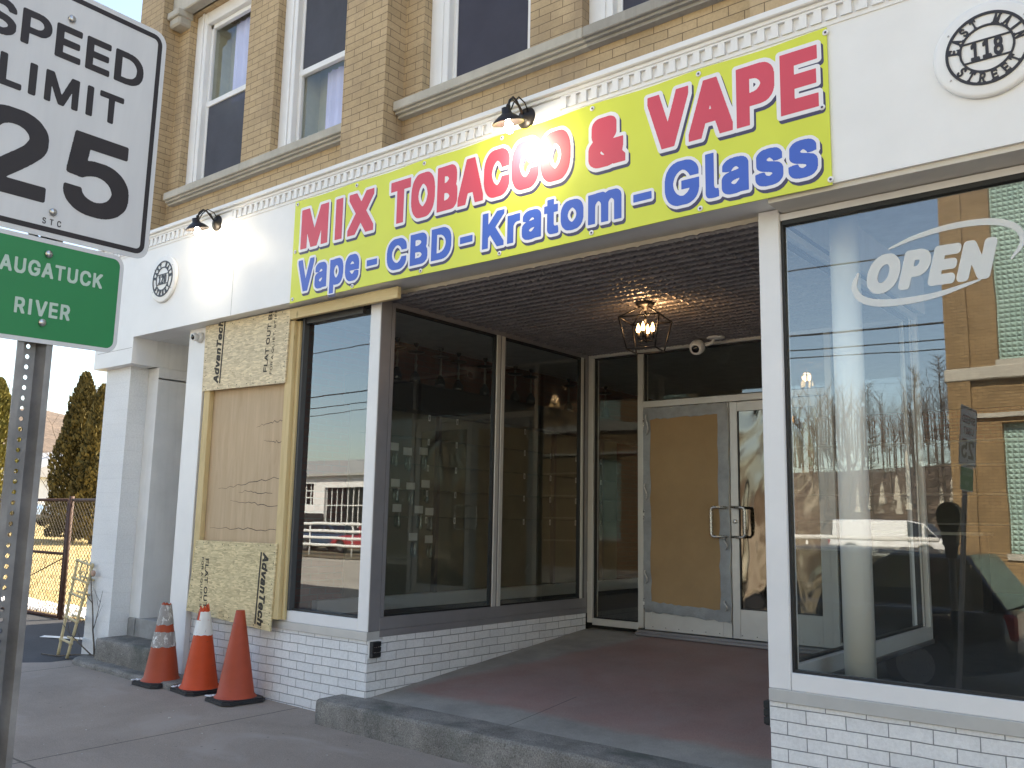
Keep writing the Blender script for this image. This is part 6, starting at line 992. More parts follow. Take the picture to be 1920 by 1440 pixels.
for j in range(ny):
    for i in range(3): a = k + j * 4 + i; b.face((a, a + 1, a + 5, a + 4), True)
b.build("vestibule_floor", FLOOR_RED, shop)
# stone entrance step with worn, rounded nosing
def worn_step(name, x0, x1, y0, y1, z0, z1, seed, rad=.03, wear=.012, endround=0.0, tilt=0.0):
    b = MB(); n = max(8, int((x1 - x0) / .06)); rows = []
    for i in range(n + 1):
        x = x0 + (x1 - x0) * i / n
        w = noise.noise(Vector((x * 2.3, seed, 0))) * wear + noise.noise(Vector((x * 9, seed, 4))) * wear * .5
        yf = y0 + w
        if endround: t = max(0, 1 - (x - x0) / endround); yf += (y1 - y0) * .75 * (1 - math.sqrt(max(0, 1 - t * t)))
        zt = z1 + tilt * (x - x0) + noise.noise(Vector((x * 3, seed, 9))) * wear * .4
        P = [(x, y1, z0), (x, yf + .004, z0), (x, yf, z0 + (zt - z0) * .5), (x, yf + noise.noise(Vector((x * 7, seed, 2))) * .006, zt - rad)]
        P += [(x, yf + rad * .3, zt - rad * .3), (x, yf + rad, zt)]
        P += [(x, y1, zt + .004)]
        rows.append(b.pts(P))
    m = 7
    for A, B in zip(rows, rows[1:]):
        for k in range(m - 1): b.face((A + k, B + k, B + k + 1, A + k + 1), k in (2, 3, 4))
    b.face(tuple(rows[0] + k for k in range(m))); b.face(tuple(rows[-1] + k for k in range(m))[::-1])
    return b
st = worn_step("step", -5.535, -2.02, -.055, .246, -.3, .170, 2.0, .03, .014).build("entrance_step", GRANITE)
tag(st, "long worn grey stone step with chipped nosing along the front of the shop doorway", "step")

# side entrance number 120: pilaster, recess, plinth, stone stoop
b = MB(); b.box(-9.51, -9.0, .10, .62, .0, 3.0575); b.box(-9.53, -8.99, .095, .62, .0, .24, .01)
b.box(-9.515, -9.38, .62, 12.9, 0, 3.06)
b.build("pilaster", PILASTER, shop)
b = MB()
b.box(-8.999, -8.80, .30, .9, .47, 3.057, .003); b.box(-8.998, -8.79, .296, .9, 2.93, 2.945)
b.box(-8.80, -8.79, .30, .64, .47, 3.05)
b.box(-8.8145, -7.95, .271, .93, 3.336, 3.42); b.box(-8.83, -8.8145, .271, .93, 3.06, 3.336)
b.box(-8.814, -8.0, .90, .93, 2.75, 3.336)
b.build("entry_recess_panel", WHITE_DIRTY, shop)
b = MB(); b.box(-8.70, -7.97, .86, .90, .47, 2.74, .003); o = b.build("side_door", ALU, shop)
MB().box(-8.76, -8.70, .84, .90, .47, 2.75).box(-8.70, -7.97, .84, .899, 2.7405, 2.79).build("door_frame", FRAME, o)
MB().lathe([(.03, 0), (.03, -.04), (0, -.045)], (-8.62, .86, 1.45), 'y', 14).build("door_knob", STEEL, o)
b = MB(); b.box(-8.0, -7.705, .152, .40, -.05, 3.334, .004); b.box(-8.004, -7.99, .40, .93, .0, 3.336)
b.box(-8.001, -7.704, .1505, .16, 2.40, 2.403)
b.build("white_column", WHITE, shop)
MB().box(-8.02, -8.003, .24, .30, .3, 3.33).build("door_track", GASKET, shop)
b = worn_step("s", -8.985, -7.96, -.03, .62, .02, .288, 7.0, .025, .008); so = b.build("door_stoop", GRANITE)
tag(so, "block of green grey stone forming the upper step at the side door", "step")
PLINTH = paint("peeling_grey_plinth", (0.30, 0.30, 0.295), 0.8, 0.25, 7, bump=0.4, streak=0.3)
b = MB(); b.box(-8.998, -7.98, .30, .93, .285, .47, .006); b.box(-8.99, -8.86, .288, .30, .285, .466, .004); b.build("door_plinth", PLINTH, shop)
b = worn_step("s", -9.36, -7.35, -.17, .30, -.06, .088, 5.0, .03, .012, endround=.25, tilt=-.012); so = b.build("lower_step", GRANITE)
tag(so, "low dark concrete slab step with rounded left end below the side door", "step")

# interior
INT_CEIL = paint("shop_ceiling_paint", (0.72, 0.72, 0.69), 0.8); INT_FLOOR = paint("dark_shop_carpet", (0.028, 0.03, 0.034), 0.9, 0.2, 5)
INT_BRICK = brick_material("interior_red_brick", (0.16, 0.05, 0.035), (0.12, 0.04, 0.03), (0.10, 0.07, 0.06), 0.072, 0.21, 0.005, 0.4)
b = MB()
b.box(-7.69, -5.401, .362, 12.6, .35, .503); b.box(-1.939, X1 - .31, .362, 12.6, .35, .503); b.box(-5.40, -1.94, YD + .112, 12.6, .35, .503)
b.build("shop_floor", INT_FLOOR, shop)
b = MB(); b.box(-7.69, -5.37, .402, 12.6, 3.62, 3.70); b.box(-1.97, X1 - .31, .402, 12.6, 3.62, 3.70); b.box(-5.37, -1.97, YD + .14, 12.6, 3.62, 3.7); b.build("shop_ceiling", INT_CEIL, shop)
b = MB(); b.box(-7.75, -7.695, .37, 12.6, .3, 3.65); b.box(-7.69, X1 - .32, 12.5, 12.65, .3, 3.65); b.build("shop_wall", INT_BRICK, shop)
b = MB(); b.box(X1 - .40, X1 - .32, .37, 12.4, .3, 3.6); b.box(-5.37, -1.97, YD + .115, YD + .138, 3.30, 3.70); b.box(-5.40, -5.373, .402, YD + .1, 3.30, 3.70); b.box(-1.967, -1.94, .402, YD + .1, 3.30, 3.70); b.build("partition_wall", WHITE_DIRTY, shop)
b = MB(); b.lathe([(.085, .652), (.085, 3.61)], (-1.735, .68, 0), 'z', 28); b.build("round_column", paint("bright_white_gloss", (.88, .89, .88), .35, .03, 5), shop)
MB().box(-1.938, X1 - .42, .363, 3.145, .5035, .650, .004).build("display_platform", INT_FLOOR, shop)
MB().box(-7.694, -7.60, 1.6, 11, .505, .655, .005).build("baseboard", FRAME, shop)
# ---------------------------------------------------------------- things on and in front of the shop
PRINT_Y = NT("yellow_vinyl"); v = PRINT_Y.coords()
PRINT_Y.set(PRINT_Y.ramp(PRINT_Y.noise(v, 1.5, 3), [(0.3, (0.64, 0.69, 0.062)), (0.7, (0.70, 0.75, 0.075))]), 0.42, 0, 0.45)
PRINT_Y.bump(PRINT_Y.math('ADD', PRINT_Y.noise(PRINT_Y.coords((1, 1, 1.3)), 2.2, 3, 0.5), PRINT_Y.math('MULTIPLY', PRINT_Y.noise(v, 220, 2), 0.02)), 0.25, 0.06); PRINT_Y = PRINT_Y.m
RED = paint("red_print", (0.66, 0.068, 0.105), 0.45, 0.05, 3, bump=0); BLUE = paint("blue_print", (0.045, 0.12, 0.53), 0.45, 0.05, 3, bump=0)
WPRINT = paint("white_print", (0.80, 0.79, 0.82), 0.45, 0.03, 3, bump=0); INK = paint("shadow_print", (0.055, 0.05, 0.11), 0.5, 0.1, 5, bump=0)
ban = thing("banner", "long yellow vinyl banner with red and blue shop lettering across the white fascia", "banner", (-3.87, -0.012, 3.32))
b = MB(); nx, nz = 48, 10
def ban_edge(x, t):
    sag = 0.011 * math.sin((x + 6.19) * math.pi / 0.775) ** 2
    return 4.226 - sag if t else 3.322 + 0.006 * math.sin((x + 6.0) * 2.1)
ks = []
for dy in (-0.012, -0.004):
    ks.append(b.pts([(x, dy, ban_edge(x, 0) + (ban_edge(x, 1) - ban_edge(x, 0)) * j / nz) for j in range(nz + 1) for x in [-6.192 + 4.632 * i / nx for i in range(nx + 1)]]))
w_ = nx + 1
for j in range(nz):
    for i in range(nx):
        a = ks[0] + j * w_ + i; b.face((a, a + 1, a + w_ + 1, a + w_)); a = ks[1] + j * w_ + i; b.face((a, a + w_, a + w_ + 1, a + 1))
for j in range(nz):
    for i in (0, nx): a = ks[0] + j * w_ + i; c = ks[1] + j * w_ + i; b.face((a, a + w_, c + w_, c) if i == 0 else (a, c, c + w_, a + w_))
for i in range(nx):
    for j in (0, nz): a = ks[0] + j * w_ + i; c = ks[1] + j * w_ + i; b.face((a, c, c + 1, a + 1) if j == 0 else (a, a + 1, c + 1, c))
b.build("vinyl_sheet", PRINT_Y, ban)
for key, m in (("red", RED), ("blue", BLUE)):
    for nm, kk, mm, dx, dz, dy in (("printed_shadow", "_edge", INK, .012, -.022, -.0126), ("printed_outline", "_edge", WPRINT, 0, 0, -.0134), ("printed_lettering", "", m, 0, 0, -.0142)):
        lettering(nm, "banner_" + key + kk, mm, plane_m((-6.19 + dx, dy, 3.32 + dz), (1, 0, 0), (0, 0, 1)), 0.0006, ban)
for x, z in [(-6.155 + i * .765, zz) for i in range(7) for zz in (4.195, 3.352)] + [(-6.155, 3.77), (-1.597, 3.77)]:
    g = MB(); g.lathe([(.017, -.0145), (.017, -.0165), (.008, -.0175)], (x, 0, z - (0.0)), 'y', 14); g.cur = 1; g.lathe([(.0075, -.0170), (.006, -.0205), (0, -.021)], (x, 0, z), 'y', 10)
    g.build("eyelet", [WPRINT, INK], ban)

# gooseneck wall lamps, lit
BRONZE = paint("dark_bronze", (0.028, 0.024, 0.024), 0.42, 0.25, 20, metal=0.4)
BULB = emit("lit_bulb_glass", (1.0, 0.90, 0.72), 60.0)
def wall_lamp(px, pz, label):
    t = thing("wall_lamp", label, "lamp", (px, 0, pz), group="lamps over the fascia")
    b = MB(); b.lathe([(.075, 0.0), (.078, -.012), (.066, -.026), (.03, -.034), (.022, -.05), (0, -.052)], (px, -.001, pz), 'y', 24); b.build("mounting_plate", BRONZE, t)
    sx, sy, sz = px + .01, -.225, pz - .10
    b = MB(); b.tube([(px, -.04, pz + .01), (px, -.09, pz + .05), (px, -.13, pz + .085), (sx, -.175, pz + .085), (sx, -.21, pz + .05), (sx, sy, pz + .0)], .0085, 8)
    b.tube([(px + .03, -.02, pz + .02), (px + .03, -.07, pz + .08), (sx + .03, -.15, pz + .09), (sx + .028, -.2, pz + .03), (sx + .025, sy, sz + .07)], .005, 6)
    b.tube([(px - .03, -.02, pz + .02), (px - .03, -.07, pz + .08), (sx - .03, -.15, pz + .09), (sx - .028, -.2, pz + .03), (sx - .025, sy, sz + .07)], .005, 6)
    b.lathe([(.012, .105), (.016, .09), (.01, .08)], (sx, sy, pz - .09), 'z', 12); b.build("hook_arm", BRONZE, t)
    M = Matrix.Translation((sx, sy, sz)) @ Matrix.Rotation(R(16), 4, 'X')
    b = MB(); b.lathe([(.03, .085), (.034, .05), (.042, .04), (.06, .03), (.088, .008), (.108, -.012), (.110, -.018), (.104, -.016), (.084, .002), (.056, .022), (.036, .03), (.028, .03)], (0, 0, 0), 'z', 32, M); b.build("lamp_shade", BRONZE, t)
    b = MB(); b.lathe([(.014, .02), (.016, -.005), (.029, -.035), (.032, -.055), (.024, -.078), (.008, -.088), (0, -.089)], (0, 0, 0), 'z', 18, M); b.build("bulb", BULB, t)
    L = bpy.data.lights.new("lamp_light", 'SPOT'); L.energy = 3.6; L.color = (1.0, 0.93, 0.80); L.spot_size = R(112); L.spot_blend = 0.75; L.shadow_soft_size = 0.03
    o = bpy.data.objects.new("lamp_light", L); COL.objects.link(o); o.location = M @ Vector((0, 0, -.10))
    o.rotation_euler = (R(52), 0, 0); o.parent = t; o.matrix_parent_inverse = parent_world(t).inverted()
wall_lamp(-7.39, 4.275, "lit bronze wall lamp over the plain white fascia left of the yellow banner")
wall_lamp(-3.645, 4.285, "lit bronze wall lamp hanging over the top edge of the yellow banner")

# round address plaques
def plaque(cx, cz, key, label):
    t = thing("address_plaque", label, "sign", (cx, 0, cz), group="round street number plaques")
    b = MB(); b.lathe([(.242, 0.0005), (.246, -.012), (.240, -.024), (.226, -.028), (0, -.0281)], (cx, 0, cz), 'y', 56); b.build("disc", WHITE, t)
    lettering("black_number_ring", key, paint("black_sign_metal", (0.02, 0.019, 0.026), 0.4, 0.1, 10), plane_m((cx, -.0315, cz), (1, 0, 0), (0, 0, 1)), .005, t)
    b = MB()
    for a in (35, 145, 215, 325): b.lathe([(.006, -.028), (.004, -.0315), (0, -.032)], (cx + .205 * math.cos(R(a)), 0, cz + .205 * math.sin(R(a))), 'y', 8)
    b.build("screw", STEEL, t)
plaque(-8.275, 3.865, "medal_120", "white disc with black ring reading 120 above the side door")
plaque(-0.785, 3.835, "medal_118", "white disc with black ring reading 118 above the right display window")

# hoarding on the broken display window
OSB = wood_material("strand_board", (0.66, 0.55, 0.33), (0.58, 0.475, 0.275), strands=True, grain=(3, 3, 3))
OSB2 = wood_material("pale_strand_board", (0.68, 0.58, 0.40), (0.61, 0.51, 0.345), strands=True, grain=(3, 3, 3))  # slightly paler board tone for the upper sheet
PLY = wood_material("raw_plywood", (0.54, 0.405, 0.265), (0.48, 0.35, 0.22), grain=(5, 5, .5))
PINE = wood_material("pine_stud", (0.64, 0.50, 0.27), (0.56, 0.42, 0.21), grain=(7, 7, .7), knots=.75)
PINEH = wood_material("pine_header", (0.64, 0.52, 0.30), (0.57, 0.445, 0.24), grain=(.7, 7, 7), knots=.75)
BLACKPRINT = paint("black_stencil_ink", (0.035, 0.028, 0.02), 0.7, 0.3, 30, bump=0)
def slab(name, corners, y0, th, mat, label, cat, nails=8):
    """corners TL,TR,BR,BL in (x,z); front face at y0"""
    t = thing(name, label, cat, (corners[3][0], y0, corners[3][1]))
    b = MB(); F = [(x, y0, z) for x, z in corners]; B = [(x, y0 + th, z) for x, z in corners]
    k = b.pts(F + B); b.face((k + 3, k + 2, k + 1, k)); b.face((k + 4, k + 5, k + 6, k + 7))
    for i in range(4): j = (i + 1) % 4; b.face((k + i, k + j, k + 4 + j, k + 4 + i))
    p = b.build("panel", mat, t)
    n = MB(); r = random.Random(len(label))
    for i in range(4):
        (xa, za), (xb, zb) = corners[i], corners[(i + 1) % 4]; cx = sum(c[0] for c in corners) / 4; cz = sum(c[1] for c in corners) / 4
        for q in range(nails):
            u = (q + .5 + r.uniform(-.3, .3)) / nails; x = xa + (xb - xa) * u; z = za + (zb - za) * u
            d = math.hypot(cx - x, cz - z); x += (cx - x) / d * .03; z += (cz - z) / d * .03
            n.lathe([(.0055, -.0001), (.004, -.0012), (0, -.0014)], (x, y0, z), 'y', 7)
    n.build("nail_heads", BRONZE, t)["kind"] = "stuff"
    return t
yb = .118
up = slab("board", [(-7.668, 3.328), (-6.352, 3.322), (-6.375, 2.668), (-7.655, 2.690)], yb, .014, OSB2, "upper strand board sheet nailed over the broken window with black lettering running upwards", "board")
lo = slab("board", [(-7.570, 1.290), (-6.350, 1.292), (-6.378, .572), (-7.655, .648)], yb, .014, OSB, "lower strand board sheet over the broken window with black lettering running downwards", "board")
pl = slab("plywood_sheet", [(-7.62, 2.74), (-6.40, 2.74), (-6.40, 1.20), (-7.60, 1.20)], .186, .010, PLY, "brown cracked plywood sheet between the two strand boards", "board", 4)
yt = yb - .0012
lettering("printed_lettering", "board_mark", BLACKPRINT, plane_m((-7.390, yt, 2.745), (0.035, 0, 1), (-1, 0, .035)), .0006, up)
lettering("printed_lettering", "board_line", BLACKPRINT, plane_m((-6.640, yt, 2.785), (0.06, 0, 1), (-1, 0, .06)), .0006, up)
lettering("printed_lettering", "board_small", BLACKPRINT, plane_m((-6.566, yt, 2.76), (0.05, 0, 1), (-1, 0, .05)), .0006, up)
lettering("printed_lettering", "board_mark", BLACKPRINT, plane_m((-6.535, yt, 1.215), (-0.05, 0, -1), (1, 0, -.05)), .0006, lo)
lettering("printed_lettering", "board_line", BLACKPRINT, plane_m((-7.395, yt, 1.13), (0.03, 0, -1), (1, 0, .03)), .0006, lo)
lettering("printed_lettering", "board_small", BLACKPRINT, plane_m((-7.455, yt, 1.14), (0.03, 0, -1), (1, 0, .03)), .0006, lo)
ck = MB(); r3 = random.Random(8)
for (x, z, L, sl) in ((-6.42, 2.36, .42, -.04), (-6.42, 2.16, .30, .02), (-6.42, 1.86, .95, -.10), (-6.42, 1.60, .75, .06), (-6.42, 1.40, 1.05, .01), (-6.55, 1.72, .5, .02)):
    P = []; n = 16
    for i in range(n + 1):
        u = i / n; P.append((x - L * u, .1858, z + sl * u + r3.uniform(-.012, .012)))
    for a, c in zip(P, P[1:]):
        w = .0035 * (1 - abs(2 * P.index(a) / n - .7) * .6)
        ck.quad((a[0], a[1], a[2] - w), (a[0], a[1], a[2] + w), (c[0], c[1], c[2] + w * .9), (c[0], c[1], c[2] - w * .9))
ck.build("cracks", BLACKPRINT, pl)["kind"] = "stuff"
def timber(x0, x1, y0, y1, z0, z1, mat, label):
    b = MB(); b.box(x0, x1, y0, y1, z0, z1, .004); o = b.build("timber", mat); return tag(o, label, "timber", "bare timbers round the boarded window")
timber(-7.640, -7.545, .134, .185, 1.0, 3.0, PINE, "pale pine stud along the left edge of the boarded window beside the white column")
timber(-6.398, -6.305, .134, .185, .672, 3.218, PINE, "pale pine stud between the boarded window and the clear glass")
timber(-6.303, -6.268, .170, .198, .672, 3.216, PINE, "narrow pine strip doubled against the right hand stud beside the glass")
timber(-6.336, -4.985, .100, .140, 3.222, 3.316, PINEH, "horizontal pine board under the yellow banner above the clear window")

# security cameras and low step lights
CAMW = paint("white_plastic", (0.72, 0.72, 0.72), 0.35, 0.03, 8); LENS = paint("black_lens", (0.008, 0.008, 0.01), 0.08, 0.1, 5)
t = thing("security_camera", "white turret security camera on the white column beside the upper board", "camera", (-7.81, .15, 3.25), group="white security cameras")
M = Matrix.Translation((-7.79, .151, 3.235))
b = MB(); b.lathe([(.052, 0), (.055, -.014), (.048, -.03), (.040, -.036)], (0, 0, 0), 'y', 24, M); b.build("base", CAMW, t)
M2 = M @ Matrix.Translation((-.012, -.062, -.002)) @ Matrix.Rotation(R(2), 4, 'Z') @ Matrix.Rotation(R(14), 4, 'X')
b = MB(); b.lathe([(.022, .036), (.036, .02), (.041, 0), (.039, -.022), (.036, -.026), (0.030, -.024)], (0, 0, 0), 'y', 24, M2); b.build("body", CAMW, t)
b = MB(); b.lathe([(.0295, -.023), (.022, -.029), (0, -.031)], (0, 0, 0), 'y', 20, M2); b.build("lens", LENS, t)
t = thing("security_camera", "white dome security camera under the tin ceiling above the doors", "camera", (-3.84, 3.06, 3.28), group="white security cameras")
b = MB(); b.lathe([(.082, .0), (.084, -.012), (.04, -.022)], (-3.73, 3.02, 3.272), 'z', 24); b.tube([(-3.75, 3.02, 3.26), (-3.76, 3.01, 3.22), (-3.82, 2.99, 3.20)], .016, 10); b.build("bracket", CAMW, t)
M2 = Matrix.Translation((-3.895, 2.97, 3.185)) @ Matrix.Rotation(R(8), 4, 'Z') @ Matrix.Rotation(R(28), 4, 'X')
b = MB(); b.lathe([(.03, .07), (.058, .05), (.072, .01), (.070, -.03), (.058, -.062), (.040, -.066)], (0, 0, 0), 'y', 26, M2); b.build("body", CAMW, t)
b = MB(); b.lathe([(.040, -.064), (.03, -.075), (0, -.08)], (0, 0, 0), 'y', 20, M2); b.build("lens", LENS, t)
def step_light(x, s, y0, y1, z0, z1, label):
    t = thing("step_light", label, "light", (x, y0, z0), group="black louvred step lights")
    h = (z1 - z0) / 3
    bb = MB(); bb.box(x, x + s * .012, y0 - .006, y1 + .034, z0 - .008, z1 + .008, .003); bb.build("back_plate", CAMW, t)
    bb = MB()
    for i in range(3): bb.box(x + s * .012, x + s * .050, y0, y1, z0 + h * i + .004, z0 + h * (i + 1), .004)
    bb.box(x + s * .012, x + s * .040, y0 + .004, y1 - .004, z0, z1 - .002); bb.build("louvre", GASKET, t)
    bb = MB()
    for i in (1, 2): bb.box(x + s * .0505, x + s * .0515, y0 + .012, y1 - .012, z0 + h * i - .001, z0 + h * i + .003)
    bb.build("slot", STEEL, t)
step_light(-5.2742, 1, .215, .305, .468, .588, "black louvred step light on the white brick corner below the side window")
step_light(-2.0642, -1, .225, .31, .455, .580, "black louvred step light on the right hand brick pier facing the doorway")

# cage lantern with candle bulbs in the vestibule
t = thing("pendant_lantern", "dark metal cage lantern with glowing candle bulbs under the tin ceiling", "lamp", (-3.594, 1.5, 3.27))
cx, cy = -3.594, 1.5; ang = R(12)
def rc(r, k, z): a = ang + math.pi / 4 + k * math.pi / 2; return (cx + r * math.cos(a), cy + r * math.sin(a), z)
b = MB(); b.lathe([(.075, .0), (.078, -.018), (.06, -.032), (.02, -.042), (.016, -.07)], (cx, cy, 3.276), 'z', 24); b.build("canopy", BRONZE, t)
b = MB()
for k in range(4):
    b.tube([rc(.045, k, 3.235), rc(.235, k, 3.135)], .0065, 6); b.tube([rc(.235, k, 3.135), rc(.165, k, 2.885)], .0065, 6)
    b.tube([rc(.235, k, 3.135), rc(.235, k + 1, 3.135)], .0065, 6); b.tube([rc(.165, k, 2.885), rc(.165, k + 1, 2.885)], .0065, 6)
b.build("cage", BRONZE, t)
b = MB(); b.tube([(cx, cy, 3.21), (cx, cy, 2.95)], .008, 8)
for k in range(4):
    p = rc(.06, k + .5, 0); b.tube([(cx, cy, 2.965), (p[0], p[1], 2.955), (p[0], p[1], 2.985)], .006, 6); b.lathe([(.013, 2.98), (.013, 3.03)], (p[0], p[1], 0), 'z', 10)
b.build("candle_arms", BRONZE, t)
CANDLE = emit("candle_bulb_glass", (1.0, 0.62, 0.26), 3.0)
for k in range(4):
    p = rc(.06, k + .5, 0); b = MB(); b.lathe([(.008, 3.03), (.016, 3.045), (.017, 3.06), (.010, 3.085), (.003, 3.105), (0, 3.11)], (p[0], p[1], 0), 'z', 12); b.build("candle_bulb", CANDLE, t)
L = bpy.data.lights.new("lantern_light", 'POINT'); L.energy = 1.6; L.color = (1.0, 0.62, 0.32); L.shadow_soft_size = .05
o = bpy.data.objects.new("lantern_light", L); COL.objects.link(o); o.location = (cx, cy, 3.14); o.parent = t; o.matrix_parent_inverse = parent_world(t).inverted()

# traffic cones
RUBBER = paint("black_rubber", (0.02, 0.02, 0.024), 0.6, 0.3, 12, bump=0.2)
def orange(name, c, scuff, seed):
    n = NT(name); v = n.obj(); f = n.noise(v, 5, 6, 0.6)
    col = n.ramp(f, [(0.3, tuple(x * .8 for x in c)), (0.7, c)])
    s = n.noise(n.obj((1, 1, 2.4)), 4.0, 7, 0.68, 0.6 + seed); col = n.mix(n.ramp(s, [(0.60, (0,) * 3), (0.68, (scuff,) * 3)]), col, (0.05, 0.03, 0.028))
    n.set(col, 0.55, 0, 0.4); n.bump(f, 0.1, 0.004); return n.m
def sleeve_mat(name, dirt):
    n = NT(name); v = n.obj((1, 1, .5)); f = n.noise(v, 26, 6, 0.75, 1.2)
    n.set(n.ramp(f, [(0.5 - dirt * .12, (0.78, 0.78, 0.76)), (0.52 - dirt * .06, (0.30, 0.28, 0.27))]), 0.5, 0, 0.4); n.bump(f, 0.5, 0.006); return n.m
CONE_A, CONE_B, CONE_C = orange("faded_orange_vinyl", (0.42, 0.066, 0.022), .35, 0), orange("bright_orange_vinyl", (0.62, 0.070, 0.012), .9, .4), orange("dull_orange_vinyl", (0.44, 0.070, 0.030), .5, .8)
SNOW = paint("old_snow", (0.78, 0.80, 0.84), 0.8, 0.12, 30, bump=0.6, bdist=.01)
def cone(loc, rot, label, vinyl, bands, top, cut, seed):
    t = thing("traffic_cone", label, "traffic cone", loc, rot, group="orange cones by the white brick wall")
    rb, rt, z0, z1 = .155, .038, .032, .715
    rad = lambda z: rb + (rt - rb) * (z - z0) / (z1 - z0)
    b = MB(); s = .195; P = [(-s, -s + .05), (-s + .05, -s), (s - .05, -s), (s, -s + .05), (s, s - .05), (s - .05, s), (-s + .05, s), (-s, s - .05)]
    b.prism(P, .022, 0, lambda u, v, d: (u, v, d)); b.prism([(u * .93, v * .93) for u, v in P], .034, .022, lambda u, v, d: (u, v, d)); b.build("base", RUBBER, t, True)
    b = MB(); seg = 40; rr = random.Random(seed); prof = [(rad(z0) + .018, .034), (rad(.06), .06)] + [(rad(z), z) for z in (.2, .35, .5, .6)]
    rings = [b.pts([(r * math.cos(2 * math.pi * k / seg), r * math.sin(2 * math.pi * k / seg), z) for k in range(seg)]) for r, z in prof]
    tz = [top + (cut * (noise.noise(Vector((math.cos(2 * math.pi * k / seg) * 1.5, math.sin(2 * math.pi * k / seg) * 1.5, seed))) + (.45 if cut > .02 and k % 9 < 2 else 0))) for k in range(seg)]
    rings.append(b.pts([(rad(z) * math.cos(2 * math.pi * k / seg), rad(z) * math.sin(2 * math.pi * k / seg), z) for k, z in enumerate(tz)]))
    if cut: rings.append(b.pts([((rad(z) - .005) * math.cos(2 * math.pi * k / seg), (rad(z) - .005) * math.sin(2 * math.pi * k / seg), z - .002) for k, z in enumerate(tz)])); rings.append(b.pts([((rad(.5)) * .9 * math.cos(2 * math.pi * k / seg), rad(.5) * .9 * math.sin(2 * math.pi * k / seg), .5) for k in range(seg)]))
    for A, B in zip(rings, rings[1:]):
        for k in range(seg): b.face((A + k, A + (k + 1) % seg, B + (k + 1) % seg, B + k), True)
    if not cut: b.face(tuple(rings[-1] + k for k in range(seg)))
    b.build("cone_body", vinyl, t, True)
    for za, zb, m, ragged, gap in bands:
        b = MB(); A = []; B = []; seg2 = 48
        for k in range(seg2 + 1):
            a = 2 * math.pi * k / seg2; e = ragged * noise.noise(Vector((math.cos(a) * 3, math.sin(a) * 3, za * 9 + seed))); e2 = ragged * noise.noise(Vector((math.cos(a) * 4, math.sin(a) * 4, zb * 9 + seed)))
            for Lq, z in ((A, za + e), (B, zb + e2)): Lq.append(((rad(z) + .004) * math.cos(a), (rad(z) + .004) * math.sin(a), z))
        ka, kb = b.pts(A), b.pts(B)
        for k in range(seg2):
            ad = 360 * k / seg2
            if gap and gap[0] < ad < gap[1]: continue
            b.face((ka + k, ka + k + 1, kb + k + 1, kb + k), True)
        b.build("reflective_sleeve", m, t, True)
    b = MB(); rr = random.Random(seed)
    for i in range(34):
        x = rr.uniform(-.18, -.115); y = rr.uniform(-.185, .12); r = rr.uniform(.008, .022); b.lathe([(r, 0), (r * .8, r * .35), (0, r * .5)], (x, y, .033), 'z', 7)
    b.build("snow_crust", SNOW, t, True)["kind"] = "stuff"
    return t
SL1, SL2 = sleeve_mat("cracked_reflective_sleeve", 1.0), sleeve_mat("reflective_sleeve", -1.2)
cone((-7.665, -.075, gz(-7.66, -.07) + .004), (0, 0, R(2)), "orange cone with two cracked white reflective bands and a chewed top, leftmost of three", CONE_A, [(.325, .455, SL1, .012, None), (.515, .69, SL1, .012, None)], .700, .02, 3)
cone((-7.165, .0, gz(-7.16, 0) + .003), (R(.6), R(.8), R(-6)), "bright orange cone with white sleeve split by an orange strip and a torn top", CONE_B, [(.475, .60, SL2, .008, None), (.60, .672, SL2, .008, (235, 290))], .706, .05, 5)
cone((-6.612, -.015, gz(-6.6, 0) + .003), (0, R(-.4), R(-7)), "plain dull orange cone with no bands, rightmost of three on the sidewalk", CONE_C, [], .728, 0, 7)

# lashed bamboo-like ladder frame leaning on the pilaster, with a bare vine behind
CREAM = paint("cream_painted_pole", (0.56, 0.46, 0.27), 0.7, 0.15, 20, bump=0.3)
t = thing("ladder_frame", "small cream pole ladder with wrapped rungs leaning on the white pilaster", "ladder", (-9.6, -.05, .04))
def lerp(a, c, u): return tuple(a[i] + (c[i] - a[i]) * u for i in range(3))
fl, frt, tl, tr = (-9.70, -.06, .045), (-9.475, -.07, .04), (-9.73, .075, 1.03), (-9.37, .062, 1.0)
fl2, frt2, tl2, tr2 = (-9.67, .0, .045), (-9.43, -.01, .04), (-9.71, .09, 1.0), (-9.345, .085, .97)
def pole(a, c, seed, r): return [tuple(lerp(a, c, u)[i] + .006 * noise.noise(Vector((u * 4, seed + i, 0))) for i in range(3)) for u in [k / 10 for k in range(11)]]
for nm, a, c, sd in (("upright", fl, tl, 1), ("upright", frt, tr, 2)):
    b = MB(); b.tube(pole(a, c, sd, 0), .0155, 9, r1=.013); b.build(nm, CREAM, t)
for u, back in ((.17, 1), (.395, 1), (.64, 1), (.80, 1), (.985, 0)):
    b = MB(); a, c = lerp(fl, tl, u), lerp(frt, tr, u - .012); b.tube([lerp(a, c, k / 6) for k in range(-0, 7)], .013, 8)
    for q in (a, c): b.lathe([(.017, -.016), (.021, -.008), (.021, .008), (.017, .016)], (q[0], q[1] - .002, q[2]), 'z', 10)
    if back: a2, c2 = (a[0] + .03, a[1] + .05, a[2] + .02), (c[0] + .02, c[1] + .05, c[2] + .03); b.tube([a2, c2], .011, 7)
    b.build("rung", CREAM, t)
b = MB(); P = []
for k in range(22):
    a = 2 * math.pi * k / 22; P.append((-9.555 + .075 * math.cos(a), .06 + .01 * math.sin(a), .92 + .105 * math.sin(a)))
b.tube(P, .008, 7, closed=True)
P = [(-9.50 + .05 * math.cos(2 * math.pi * k / 18), .03, .86 + .05 * math.sin(2 * math.pi * k / 18)) for k in range(18)]; b.tube(P, .006, 6, closed=True); b.build("hoop", CREAM, t)
